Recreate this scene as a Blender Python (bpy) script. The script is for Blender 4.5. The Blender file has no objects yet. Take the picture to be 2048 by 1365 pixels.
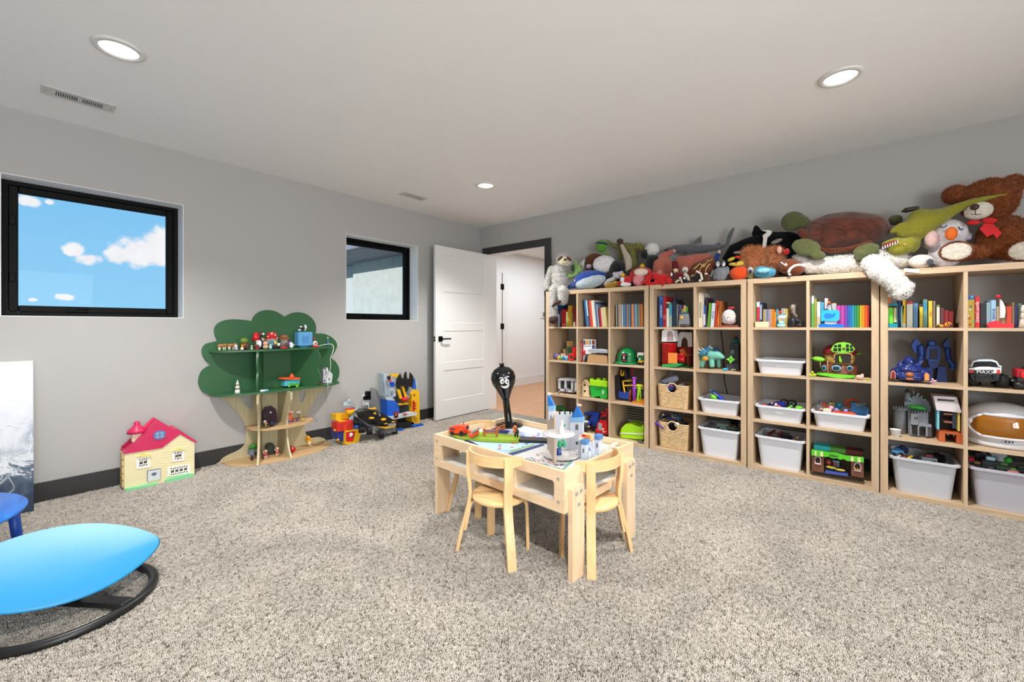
import bpy, bmesh, math, random
from mathutils import Vector, Matrix, noise, Euler
random.seed(7)
SC = bpy.context.scene
COL = SC.collection
PI = math.pi
# ------------------------------------------------------------------ camera, sky, light, exposure
FPX, TH, HZ, CH = 833.7, math.radians(39.87), 651.2, 1.112
cd = bpy.data.cameras.new('camera'); cam = bpy.data.objects.new('camera', cd); COL.objects.link(cam)
cd.sensor_width = 36; cd.lens = FPX/2048*36; cd.shift_y = -(682.5-HZ)/2048; cd.clip_start = .02
cam.location = (0, 0, CH); cam.rotation_euler = (PI/2, 0, TH); SC.camera = cam
SC.view_settings.view_transform = 'Standard'; SC.view_settings.look = 'None'
SC.view_settings.gamma = 1; SC.view_settings.use_curve_mapping = False
SC.view_settings.exposure = 0.0
L_WIN_RIGHT, L_CAN, L_HALL = 165.0, 44.0, 40.0
F_ = (-math.sin(TH), math.cos(TH)); R_ = (math.cos(TH), math.sin(TH))
def ray(px, py):
    a = (px-1024)/FPX
    return (F_[0]+R_[0]*a, F_[1]+R_[1]*a, -(py-HZ)/FPX)
def PZ(px, py, z=0.0):
    d = ray(px, py); t = (z-CH)/d[2]; return Vector((t*d[0], t*d[1], z))
def PX(px, py, x):
    d = ray(px, py); t = x/d[0]; return Vector((x, t*d[1], CH+t*d[2]))
def PY(px, py, y):
    d = ray(px, py); t = y/d[1]; return Vector((t*d[0], y, CH+t*d[2]))
def depth(p): return p[0]*F_[0]+p[1]*F_[1]
def lin(c):
    c /= 255.0
    return c/12.92 if c <= .04045 else ((c+.055)/1.055)**2.4
def rgb(t): return (lin(t[0]), lin(t[1]), lin(t[2]), 1)
# ---- sky: blue gradient with small fair-weather clouds
w = bpy.data.worlds.new('sky'); SC.world = w; w.use_nodes = True
nt = w.node_tree; N = nt.nodes; K = nt.links; N.clear()
def nd(t, **kw):
    n = N.new(t)
    for k, v in kw.items(): setattr(n, k, v)
    return n
def mt(op, a, b=None, c=None, cl=False):
    n = nd('ShaderNodeMath', operation=op, use_clamp=cl)
    for i, v in enumerate((a, b, c)):
        if v is None: continue
        if isinstance(v, (int, float)): n.inputs[i].default_value = v
        else: K.new(v, n.inputs[i])
    return n.outputs[0]
tc = nd('ShaderNodeTexCoord'); sep = nd('ShaderNodeSeparateXYZ'); K.new(tc.outputs['Generated'], sep.inputs[0])
az = mt('ARCTAN2', sep.outputs[1], mt('MULTIPLY', sep.outputs[0], -1)); el = mt('ARCSINE', sep.outputs[2])
nz = nd('ShaderNodeTexNoise'); nz.inputs['Scale'].default_value = 26; nz.inputs['Detail'].default_value = 7; nz.inputs['Roughness'].default_value = .58
K.new(tc.outputs['Generated'], nz.inputs['Vector'])
nzv = mt('SUBTRACT', nz.outputs['Fac'], .5)
cloud = None
for px, py, wx, hy in ((285, 503, 66, 38), (318, 492, 44, 36), (240, 508, 34, 24), (150, 499, 26, 16), (178, 520, 32, 15), (58, 402, 32, 13), (100, 405, 14, 7), (127, 594, 26, 8), (66, 600, 13, 5)):
    d = Vector(ray(px, py)).normalized(); a0 = math.atan2(d.y, -d.x); e0 = math.asin(d.z)
    d2 = Vector(ray(px+wx, py)).normalized(); wa = abs(math.atan2(d2.y, -d2.x)-a0)
    d3 = Vector(ray(px, py-hy)).normalized(); we = abs(math.asin(d3.z)-e0)
    r = mt('SQRT', mt('ADD', mt('POWER', mt('DIVIDE', mt('SUBTRACT', az, a0), wa), 2), mt('POWER', mt('DIVIDE', mt('SUBTRACT', el, e0), we), 2)))
    m_ = mt('SUBTRACT', 1.0, r)
    cloud = m_ if cloud is None else mt('MAXIMUM', cloud, m_)
nz2 = nd('ShaderNodeTexNoise'); nz2.inputs['Scale'].default_value = 4.5; nz2.inputs['Detail'].default_value = 6; K.new(tc.outputs['Generated'], nz2.inputs['Vector'])
far = mt('MULTIPLY', mt('SUBTRACT', nz2.outputs['Fac'], .66), 6)
cloud = mt('MAXIMUM', mt('ADD', cloud, mt('MULTIPLY', nzv, 2.2)), mt('MINIMUM', far, .8))
cm = nd('ShaderNodeMapRange', interpolation_type='SMOOTHSTEP'); K.new(cloud, cm.inputs[0]); cm.inputs[1].default_value = 0.02; cm.inputs[2].default_value = .5
grad = nd('ShaderNodeValToRGB'); K.new(mt('MULTIPLY', el, 1.0), grad.inputs[0])
cr = grad.color_ramp; cr.elements[0].position = 0.0; cr.elements[0].color = rgb((150, 212, 248)); cr.elements[1].position = .5; cr.elements[1].color = rgb((92, 172, 236))
cc = nd('ShaderNodeMix', data_type='RGBA'); K.new(nz.outputs['Fac'], cc.inputs['Factor']); cc.inputs['A'].default_value = rgb((226, 229, 238)); cc.inputs['B'].default_value = rgb((255, 255, 255))
mx = nd('ShaderNodeMix', data_type='RGBA'); K.new(cm.outputs[0], mx.inputs['Factor']); K.new(grad.outputs[0], mx.inputs['A']); K.new(cc.outputs['Result'], mx.inputs['B'])
bg = nd('ShaderNodeBackground'); K.new(mx.outputs['Result'], bg.inputs[0]); bg.inputs[1].default_value = 1.0
wo = nd('ShaderNodeOutputWorld'); K.new(bg.outputs[0], wo.inputs[0])
# ---- room dimensions
XL, YB, HC, XR, YF = -3.94, 4.035, 2.427, 2.5, -2.3
def area(name, loc, rot, sx, sy, power, col=(1, 1, 1)):
    l = bpy.data.lights.new(name, 'AREA'); l.shape = 'RECTANGLE'; l.size = sx; l.size_y = sy; l.energy = power; l.color = col
    o = bpy.data.objects.new(name, l); o.location = loc; o.rotation_euler = rot; COL.objects.link(o); return o
area('daylight_right_window', (XR+.1, -.35, 1.35), (0, PI/2, 0), 1.5, 2.6, L_WIN_RIGHT, (.97, .99, 1))
area('hall_fill_light', (-3.6, 6.0, HC-.03), (0, 0, 0), 1.0, 1.6, L_HALL, (.95, .98, 1))  # unseen area lamp added to brighten the hallway
sl = bpy.data.lights.new('sun', 'SUN'); sl.energy = 3.1; sl.angle = .01; so_ = bpy.data.objects.new('sun', sl); so_.rotation_euler = (math.radians(81), 0, 0); COL.objects.link(so_)
# ------------------------------------------------------------------ materials
MATS = {}
def base_mat(name):
    m = bpy.data.materials.new(name); m.use_nodes = True
    n = m.node_tree.nodes; b = n['Principled BSDF']; return m, m.node_tree, n, m.node_tree.links, b
def C(r, g=None, b=None, rough=.45, metal=0, alpha=1, bump=0, bs=300, var=0, vs=20, sheen=0, coat=0, spec=.5):
    """plain coloured material, optional fine bump and colour variation"""
    if g is None: r, g, b = r
    key = (r, g, b, rough, metal, alpha, bump, bs, var, vs, sheen, coat, spec)
    if key in MATS: return MATS[key]
    m, t, n, k, p = base_mat('paint_%d_%d_%d' % (r, g, b)); MATS[key] = m
    c = rgb((r, g, b)); p.inputs['Base Color'].default_value = c; p.inputs['Roughness'].default_value = rough; p.inputs['Metallic'].default_value = metal
    p.inputs['Specular IOR Level'].default_value = spec
    if coat: p.inputs['Coat Weight'].default_value = coat
    if sheen: p.inputs['Sheen Weight'].default_value = sheen; p.inputs['Sheen Roughness'].default_value = .6
    if alpha < 1: p.inputs['Alpha'].default_value = alpha
    if var or bump:
        tx = n.new('ShaderNodeTexCoord')
    if var:
        z = n.new('ShaderNodeTexNoise'); z.inputs['Scale'].default_value = vs; z.inputs['Detail'].default_value = 4; k.new(tx.outputs['Object'], z.inputs['Vector'])
        x = n.new('ShaderNodeMix'); x.data_type = 'RGBA'
        mr = n.new('ShaderNodeMapRange'); k.new(z.outputs['Fac'], mr.inputs[0]); mr.inputs[1].default_value = .32; mr.inputs[2].default_value = .68
        k.new(mr.outputs[0], x.inputs['Factor'])
        x.inputs['A'].default_value = tuple(min(1, v*(1-var)) for v in c[:3])+(1,); x.inputs['B'].default_value = tuple(min(1, v*(1+var)) for v in c[:3])+(1,)
        k.new(x.outputs['Result'], p.inputs['Base Color'])
    if bump:
        z = n.new('ShaderNodeTexNoise'); z.inputs['Scale'].default_value = bs; z.inputs['Detail'].default_value = 3; k.new(tx.outputs['Object'], z.inputs['Vector'])
        bp = n.new('ShaderNodeBump'); bp.inputs['Strength'].default_value = bump; bp.inputs['Distance'].default_value = .01; k.new(z.outputs['Fac'], bp.inputs['Height']); k.new(bp.outputs[0], p.inputs['Normal'])
    return m
def PL(r, g, b, **k):  # plush cloth
    a = dict(rough=.95, bump=.5, bs=160, var=.16, vs=60, sheen=.25, spec=.1); a.update(k); return C(r, g, b, **a)
def wood(name, c1, c2, axis, scale=1.0, rough=.5):
    key = (name, axis)
    if key in MATS: return MATS[key]
    m, t, n, k, p = base_mat(name); MATS[key] = m
    tx = n.new('ShaderNodeTexCoord'); mp = n.new('ShaderNodeMapping'); k.new(tx.outputs['Object'], mp.inputs[0])
    s = [22*scale]*3; s['xyz'.index(axis)] = 1.4*scale; mp.inputs['Scale'].default_value = s
    z = n.new('ShaderNodeTexNoise'); z.inputs['Scale'].default_value = 2.2; z.inputs['Detail'].default_value = 6; z.inputs['Roughness'].default_value = .6; z.inputs['Distortion'].default_value = .6
    k.new(mp.outputs[0], z.inputs['Vector'])
    r = n.new('ShaderNodeValToRGB'); k.new(z.outputs['Fac'], r.inputs[0]); e = r.color_ramp.elements
    e[0].position = .3; e[0].color = rgb(c1); e[1].position = .7; e[1].color = rgb(c2)
    k.new(r.outputs[0], p.inputs['Base Color']); p.inputs['Roughness'].default_value = rough
    bp = n.new('ShaderNodeBump'); bp.inputs['Strength'].default_value = .08; bp.inputs['Distance'].default_value = .003; k.new(z.outputs['Fac'], bp.inputs['Height']); k.new(bp.outputs[0], p.inputs['Normal'])
    return m
def OAK(ax): return wood('pale_oak', (188, 160, 129), (213, 187, 156), ax)
def BIRCH(ax): return wood('birch_ply', (220, 188, 150), (236, 210, 176), ax, .8)
def GOLD(ax): return wood('golden_birch', (224, 180, 125), (240, 204, 152), ax, .8, .4)
def TRUNK(ax): return wood('trunk_ash', (182, 170, 132), (204, 193, 158), ax, .7)
def TBOARD(ax): return wood('trunk_board', (192, 156, 112), (210, 178, 134), ax, .8)
def emit(name, col, s):
    m = bpy.data.materials.new(name); m.use_nodes = True; n = m.node_tree.nodes; n.clear()
    e = n.new('ShaderNodeEmission'); e.inputs[0].default_value = rgb(col); e.inputs[1].default_value = s
    o = n.new('ShaderNodeOutputMaterial'); m.node_tree.links.new(e.outputs[0], o.inputs[0]); return m
def glass(name, tint=(255, 255, 255), refl=.002, rough=0.0):
    if name in MATS: return MATS[name]
    m = bpy.data.materials.new(name); m.use_nodes = True; n = m.node_tree.nodes; n.clear(); k = m.node_tree.links
    a = n.new('ShaderNodeBsdfTransparent'); a.inputs[0].default_value = rgb(tint); g = n.new('ShaderNodeBsdfGlossy'); g.inputs['Roughness'].default_value = rough
    x = n.new('ShaderNodeMixShader'); x.inputs[0].default_value = refl; k.new(a.outputs[0], x.inputs[1]); k.new(g.outputs[0], x.inputs[2])
    o = n.new('ShaderNodeOutputMaterial'); k.new(x.outputs[0], o.inputs[0]); MATS[name] = m; return m
# ------------------------------------------------------------------ mesh helpers
class MB:
    """collects shapes; one MB becomes one mesh object"""
    def __init__(s): s.bm = bmesh.new(); s.mats = []; s.cur = 0
    def mat(s, m):
        if m not in s.mats: s.mats.append(m)
        s.cur = s.mats.index(m); return s
    def _fin(s, vs, smooth):
        for f in {f for v in vs for f in v.link_faces}:
            f.material_index = s.cur; f.smooth = smooth
        return s
    def box(s, c, d, rot=None, bev=0, seg=1):
        M = Matrix.Translation(c) @ (Euler(rot).to_matrix().to_4x4() if rot else Matrix()) @ Matrix.Diagonal((d[0], d[1], d[2], 1))
        vs = bmesh.ops.create_cube(s.bm, size=1, matrix=M)['verts']
        if bev:
            es = {e for v in vs for e in v.link_edges}
            r = bmesh.ops.bevel(s.bm, geom=list(es), offset=bev, segments=seg, profile=.5, affect='EDGES', clamp_overlap=True)
            vs = list({v for f in r['faces'] for v in f.verts} | {v for v in vs if v.is_valid})
        return s._fin(vs, False)
    def bb(s, x0, y0, z0, x1, y1, z1, bev=0, seg=1):
        return s.box(((x0+x1)/2, (y0+y1)/2, (z0+z1)/2), (abs(x1-x0), abs(y1-y0), abs(z1-z0)), None, bev, seg)
    def cyl(s, a, b, r, r2=None, n=14, smooth=True):
        a, b = Vector(a), Vector(b); d = b-a; L = d.length
        M = Matrix.Translation((a+b)/2) @ d.to_track_quat('Z', 'Y').to_matrix().to_4x4()
        vs = bmesh.ops.create_cone(s.bm, cap_ends=True, segments=n, radius1=r, radius2=r if r2 is None else r2, depth=L, matrix=M)['verts']
        s._fin(vs, smooth)
        for f in {f for v in vs for f in v.link_faces}:
            if len(f.verts) > 4: f.smooth = False
        return s
    def ell(s, c, r, rot=None, sub=2, smooth=True):
        if isinstance(r, (int, float)): r = (r, r, r)
        M = Matrix.Translation(c) @ (Euler(rot).to_matrix().to_4x4() if rot else Matrix()) @ Matrix.Diagonal((r[0], r[1], r[2], 1))
        vs = bmesh.ops.create_icosphere(s.bm, subdivisions=sub, radius=1, matrix=M)['verts']; return s._fin(vs, smooth)
    def lathe(s, prof, c=(0, 0, 0), n=20, M=None, smooth=True):
        M = M or Matrix.Translation(c); rings = []
        for r, z in prof:
            rings.append([s.bm.verts.new(M @ Vector((r*math.cos(2*PI*i/n), r*math.sin(2*PI*i/n), z))) for i in range(n)])
        for a, b in zip(rings, rings[1:]):
            for i in range(n): s.bm.faces.new((a[i], a[(i+1) % n], b[(i+1) % n], b[i]))
        if prof[0][0] > 1e-5: s.bm.faces.new(rings[0][::-1])
        if prof[-1][0] > 1e-5: s.bm.faces.new(rings[-1])
        return s._fin([v for r in rings for v in r], smooth)
    def loft(s, rings, cap=True, smooth=True, close=True):
        R = [[s.bm.verts.new(p) for p in r] for r in rings]; n = len(R[0])
        for a, b in zip(R, R[1:]):
            for i in range(n if close else n-1): s.bm.faces.new((a[i], a[(i+1) % n], b[(i+1) % n], b[i]))
        if cap: s.bm.faces.new(R[0][::-1]); s.bm.faces.new(R[-1])
        return s._fin([v for r in R for v in r], smooth)
    def tube(s, pts, r, n=8, closed=False):
        pts = [Vector(p) for p in pts]; rings = []; L = len(pts); up = Vector((0, 0, 1))
        for i, p in enumerate(pts):
            if closed: t = pts[(i+1) % L]-pts[i-1]
            else: t = pts[min(i+1, L-1)]-pts[max(i-1, 0)]
            t.normalize(); q = t.cross(up)
            if q.length < .05: q = t.cross(Vector((1, 0, 0)))
            q.normalize(); w_ = q.cross(t); rr = r[i] if isinstance(r, (list, tuple)) else r
            rings.append([p+rr*(math.cos(2*PI*j/n)*q+math.sin(2*PI*j/n)*w_) for j in range(n)])
        if closed: rings.append(rings[0])
        return s.loft(rings, cap=not closed)
    def ribbon(s, pts, wv, th):
        """flat bent strip: pts centreline, wv width vectors, th thickness vectors"""
        rings = []
        for p, a, b in zip(pts, wv, th):
            p, a, b = Vector(p), Vector(a)/2, Vector(b)/2
            rings.append([p-a-b, p+a-b, p+a+b, p-a+b])
        return s.loft(rings, smooth=False)
    def prism(s, poly, f0, f1, holes=(), smooth=False):
        """poly: list of 2d points; f0/f1 map (u,v)->3d for the two faces"""
        a = [s.bm.verts.new(f0(*p)) for p in poly]; b = [s.bm.verts.new(f1(*p)) for p in poly]; n = len(poly); vs = a+b
        for i in range(n): s.bm.faces.new((a[i], a[(i+1) % n], b[(i+1) % n], b[i]))
        if not holes:
            fa = s.bm.faces.new(a[::-1]); fb = s.bm.faces.new(b)
        else:
            ha, hb = [], []
            for h in holes:
                x = [s.bm.verts.new(f0(*p)) for p in h]; y = [s.bm.verts.new(f1(*p)) for p in h]; ha.append(x); hb.append(y); m = len(h); vs += x+y
                for i in range(m): s.bm.faces.new((x[(i+1) % m], x[i], y[i], y[(i+1) % m]))
            for outer, hs in ((a, ha), (b, hb)):
                es = []
                for loop in [outer]+hs:
                    for i in range(len(loop)):
                        e = s.bm.edges.get((loop[i], loop[(i+1) % len(loop)])) or s.bm.edges.new((loop[i], loop[(i+1) % len(loop)])); es.append(e)
                bmesh.ops.triangle_fill(s.bm, edges=es, use_beauty=True)
        return s._fin(vs, smooth)
    def quad(s, *p):
        vs = [s.bm.verts.new(q) for q in p]; s.bm.faces.new(vs); return s._fin(vs, False)
    def mesh(s, name):
        bmesh.ops.recalc_face_normals(s.bm, faces=s.bm.faces)
        me = bpy.data.meshes.new(name); s.bm.to_mesh(me); s.bm.free()
        for m in s.mats: me.materials.append(m)
        return me
def link(name, me, parent=None):
    o = bpy.data.objects.new(name, me); COL.objects.link(o)
    if parent: o.parent = parent
    return o
def P(parent, name, mb, mat=None, label=None):
    """a part (or sub-part) under its thing"""
    me = mb.mesh(name)
    if mat is not None and not me.materials: me.materials.append(mat)
    o = link(name, me, parent)
    if label: o['label'] = label
    return o
LABELS = {}
def tag(o, label, cat, group=None):
    o['label'] = label; o['category'] = cat
    if group: o['group'] = group
    if label in LABELS: print('DUPLICATE LABEL', label)
    LABELS[label] = 1
    return o
def thing(name, label, cat, loc=(0, 0, 0), rz=0, group=None):
    o = bpy.data.objects.new(name, None); o.empty_display_size = .05; COL.objects.link(o); o.location = loc; o.rotation_euler = (0, 0, rz); return tag(o, label, cat, group)
def one(name, mb, mat, label, cat, group=None, loc=None, rz=0):
    o = P(None, name, mb, mat); tag(o, label, cat, group)
    if loc is not None: o.location = loc
    o.rotation_euler[2] = rz
    return o
def S(name, mb, mat, parent=None):
    o = P(parent, name, mb, mat)
    if not parent: o['kind'] = 'structure'
    return o
def text_mesh(s, size, mat, extrude=.0006, align='CENTER'):
    cu = bpy.data.curves.new('t', 'FONT'); cu.body = s; cu.size = size; cu.extrude = extrude; cu.align_x = align; cu.align_y = 'CENTER'; cu.resolution_u = 3
    o = bpy.data.objects.new('t', cu); COL.objects.link(o); dg = bpy.context.evaluated_depsgraph_get()
    me = bpy.data.meshes.new_from_object(o.evaluated_get(dg)); bpy.data.objects.remove(o); bpy.data.curves.remove(cu); me.materials.clear(); me.materials.append(mat); return me
def T(parent, s, size, loc, rot, mat, name='lettering', sx=1.0):
    o = link(name, text_mesh(s, size, mat), parent); o.location = loc; o.rotation_euler = rot; o.scale = (sx, 1, 1); return o
def remesh(mb, voxel, fuzz=0, smooth=2):
    """fuse overlapping balls into one soft continuous body"""
    me = mb.mesh('m'); o = bpy.data.objects.new('m', me); COL.objects.link(o)
    r = o.modifiers.new('r', 'REMESH'); r.mode = 'VOXEL'; r.voxel_size = voxel; r.use_smooth_shade = True
    if smooth: q = o.modifiers.new('s', 'SMOOTH'); q.iterations = smooth; q.factor = .5
    dg = bpy.context.evaluated_depsgraph_get(); out = bpy.data.meshes.new_from_object(o.evaluated_get(dg)); bpy.data.objects.remove(o); bpy.data.meshes.remove(me)
    if fuzz:
        for v in out.vertices:
            h = noise.noise(v.co*(90)); h2 = noise.noise(v.co*210); v.co += v.normal*fuzz*(h*.7+h2*.6)
    for p in out.polygons: p.use_smooth = True
    return out
def smoothpoly(pts, n=4, closed=True):
    """Catmull-Rom through 2d/3d points"""
    out = []; L = len(pts)
    for i in range(L if closed else L-1):
        p = [Vector(pts[(i+j) % L]) if closed else Vector(pts[min(max(i+j, 0), L-1)]) for j in (-1, 0, 1, 2)]
        for k in range(n):
            t = k/n
            out.append(.5*((2*p[1])+(-p[0]+p[2])*t+(2*p[0]-5*p[1]+4*p[2]-p[3])*t*t+(-p[0]+3*p[1]-3*p[2]+p[3])*t**3))
    if not closed: out.append(Vector(pts[-1]))
    return out
def rrect(x0, y0, x1, y1, r, n=4):
    out = []
    for cx, cy, a in ((x1-r, y1-r, 0), (x0+r, y1-r, 90), (x0+r, y0+r, 180), (x1-r, y0+r, 270)):
        for i in range(n+1):
            t = math.radians(a+90*i/n); out.append((cx+r*math.cos(t), cy+r*math.sin(t)))
    return out
def arc(cx, cy, rx, ry, a0, a1, n=16):
    return [(cx+rx*math.cos(math.radians(a0+(a1-a0)*i/n)), cy+ry*math.sin(math.radians(a0+(a1-a0)*i/n))) for i in range(n+1)]
# ================================================================== STRUCTURE
def wall_mat(name, c):
    m = C(*c, rough=.85, bump=.05, bs=180, spec=.2); return m
WALLM = wall_mat('wall', (182, 180, 178)); CEILM = C(247, 247, 246, rough=.9, spec=.1)
WHITE = C(232, 232, 231, rough=.4); CHAR = C(52, 51, 52, rough=.45); BLACK = C(10, 10, 11, rough=.5, spec=.12); HALLW = C(235, 237, 238, rough=.8)
def grid_wall(mb, u0, u1, v0, v1, holes, f):
    """wall slab with rectangular openings, as boxes between breaks; f(u0,v0,u1,v1) adds a box"""
    us = sorted({u0, u1, *[h[0] for h in holes], *[h[2] for h in holes]})
    for a, b in zip(us, us[1:]):
        hs = sorted([h for h in holes if h[0] <= a+1e-6 and h[2] >= b-1e-6], key=lambda h: h[1]); v = v0
        for h in hs:
            if h[1] > v+1e-6: f(a, v, b, h[1])
            v = h[3]
        if v < v1-1e-6: f(a, v, b, v1)
WIN = [(-.05, 1.167, .83, 2.027), (2.13, 1.167, 3.013, 2.03)]
mb = MB(); grid_wall(mb, YF-.2, YB, 0, HC, WIN, lambda a, b, c, d: mb.bb(XL-.22, a, b, XL, c, d)); S('wall_left', mb, WALLM)
DX0, DX1, DZ = -3.778, -2.862, 2.045
mb = MB(); grid_wall(mb, XL-.22, XR+.2, 0, HC, [(DX0-.02, -.01, DX1+.02, DZ+.02)], lambda a, b, c, d: mb.bb(a, YB, b, c, YB+.14, d)); S('wall_back', mb, WALLM)
mb = MB(); grid_wall(mb, YF-.2, YB, 0, HC, [(-1.7, .6, 1.0, 2.1)], lambda a, b, c, d: mb.bb(XR, a, b, XR+.2, c, d)); S('wall_right', mb, WALLM)
mb = MB(); grid_wall(mb, XL, XR, 0, HC, [], lambda a, b, c, d: mb.bb(a, YF-.2, b, c, YF, d)); S('wall_front', mb, WALLM)
S('ceiling', MB().bb(XL-.22, YF-.2, HC, XR+.2, YB+.14, HC+.1), CEILM)
# carpet
def carpet_mat():
    m, t, n, k, p = base_mat('carpet'); tx = n.new('ShaderNodeTexCoord')
    def noi(sc, det, ro=.6, di=0):
        z = n.new('ShaderNodeTexNoise'); z.inputs['Scale'].default_value = sc; z.inputs['Detail'].default_value = det; z.inputs['Roughness'].default_value = ro; z.inputs['Distortion'].default_value = di; k.new(tx.outputs['Object'], z.inputs['Vector']); return z
    a = noi(95, 3, .65, .4); r = n.new('ShaderNodeValToRGB'); k.new(a.outputs['Fac'], r.inputs[0]); e = r.color_ramp.elements
    e[0].position = .34; e[0].color = rgb((124, 115, 106)); e[1].position = .5; e[1].color = rgb((188, 180, 170)); x_ = e.new(.68); x_.color = rgb((208, 201, 191))
    b = noi(1.7, 4, .6, 1.2); mr = n.new('ShaderNodeMapRange'); k.new(b.outputs['Fac'], mr.inputs[0]); mr.inputs[1].default_value = .3; mr.inputs[2].default_value = .7; mr.inputs[3].default_value = .84; mr.inputs[4].default_value = 1.06
    mm = n.new('ShaderNodeMix'); mm.data_type = 'RGBA'; mm.blend_type = 'MULTIPLY'; mm.inputs['Factor'].default_value = 1; k.new(r.outputs[0], mm.inputs['A']); k.new(mr.outputs[0], mm.inputs['B']); k.new(mm.outputs['Result'], p.inputs['Base Color'])
    p.inputs['Roughness'].default_value = 1; p.inputs['Specular IOR Level'].default_value = .05
    bp = n.new('ShaderNodeBump'); bp.inputs['Strength'].default_value = .9; bp.inputs['Distance'].default_value = .012; k.new(a.outputs['Fac'], bp.inputs['Height']); k.new(bp.outputs[0], p.inputs['Normal'])
    return m
CARPET = carpet_mat()
S('floor', MB().bb(XL-.22, YF-.2, -.1, XR+.2, YB+.03, 0), CARPET)
def tuft_mat():
    m, t, n, k, p = base_mat('carpet_yarn'); oi = n.new('ShaderNodeObjectInfo'); r = n.new('ShaderNodeValToRGB'); k.new(oi.outputs['Random'], r.inputs[0]); e = r.color_ramp.elements
    e[0].position = 0; e[0].color = rgb((116, 108, 99)); e[1].position = .2; e[1].color = rgb((170, 163, 154)); x_ = e.new(.75); x_.color = rgb((188, 181, 172)); x_ = e.new(1); x_.color = rgb((206, 200, 192))
    g = n.new('ShaderNodeNewGeometry'); b = n.new('ShaderNodeTexNoise'); b.inputs['Scale'].default_value = 1.3; b.inputs['Detail'].default_value = 5; b.inputs['Distortion'].default_value = 1.2; k.new(g.outputs['Position'], b.inputs['Vector'])
    mr = n.new('ShaderNodeMapRange'); k.new(b.outputs['Fac'], mr.inputs[0]); mr.inputs[1].default_value = .3; mr.inputs[2].default_value = .7; mr.inputs[3].default_value = .82; mr.inputs[4].default_value = 1.1
    mm = n.new('ShaderNodeMix'); mm.data_type = 'RGBA'; mm.blend_type = 'MULTIPLY'; mm.inputs['Factor'].default_value = 1; k.new(r.outputs[0], mm.inputs['A']); k.new(mr.outputs[0], mm.inputs['B']); k.new(mm.outputs['Result'], p.inputs['Base Color'])
    p.inputs['Roughness'].default_value = 1; p.inputs['Specular IOR Level'].default_value = .05; return m
def pile():
    tf = MB()
    for i, (a, l, h) in enumerate(((0, .35, 1), (2.1, .5, .85), (4.2, .42, .92))):
        d = Vector((math.cos(a), math.sin(a), 0)); tf.cyl(d*.0012, d*.0012+Vector((d.x*l*.007, d.y*l*.007, .0105*h)), .0023, .0013, 5)
    tme = tf.mesh('yarn_tuft'); tme.materials.append(tuft_mat()); to = bpy.data.objects.new('yarn_tuft', tme)
    sp_ = .0064; pts = []; rnd = random.Random(2)
    for a in range(int((1.6-XL)/sp_)):
        for b in range(int((YB+.7)/sp_)):
            x, y = XL+.02+a*sp_, -.7+b*sp_
            if y > YB-.02 or depth((x, y)) < .95 or x > .2*y+.55: continue
            pts.append((x+rnd.uniform(-.0028, .0028), y+rnd.uniform(-.0028, .0028), 0))
    me = bpy.data.meshes.new('carpet_pile'); me.from_pydata(pts, [], []); o = link('carpet_pile', me); o['kind'] = 'stuff'; o['label'] = 'beige cut pile carpet tufts covering the floor'; o['category'] = 'carpet'
    g = bpy.data.node_groups.new('pile', 'GeometryNodeTree'); g.interface.new_socket('Geometry', in_out='INPUT', socket_type='NodeSocketGeometry'); g.interface.new_socket('Geometry', in_out='OUTPUT', socket_type='NodeSocketGeometry')
    n, k = g.nodes, g.links; i = n.new('NodeGroupInput'); ou = n.new('NodeGroupOutput'); ins = n.new('GeometryNodeInstanceOnPoints'); ob = n.new('GeometryNodeObjectInfo'); ob.inputs['Object'].default_value = to; ob.inputs['As Instance'].default_value = True
    rv = n.new('FunctionNodeRandomValue'); rv.data_type = 'FLOAT_VECTOR'; rv.inputs[0].default_value = (-.3, -.6, 0); rv.inputs[1].default_value = (.5, .35, 6.28)
    rs = n.new('FunctionNodeRandomValue'); rs.data_type = 'FLOAT'; rs.inputs[2].default_value = .75; rs.inputs[3].default_value = 1.25
    k.new(i.outputs[0], ins.inputs['Points']); k.new(ob.outputs['Geometry'], ins.inputs['Instance']); k.new(rv.outputs[0], ins.inputs['Rotation']); k.new(rs.outputs[1], ins.inputs['Scale']); k.new(ins.outputs[0], ou.inputs[0])
    md = o.modifiers.new('pile', 'NODES'); md.node_group = g
pile()
# baseboards
S('baseboard_left', MB().bb(XL, YF, 0, XL+.016, YB, .127), CHAR)
S('baseboard_back', MB().bb(DX1+.095, YB-.016, 0, XR, YB, .127), CHAR)
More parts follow.
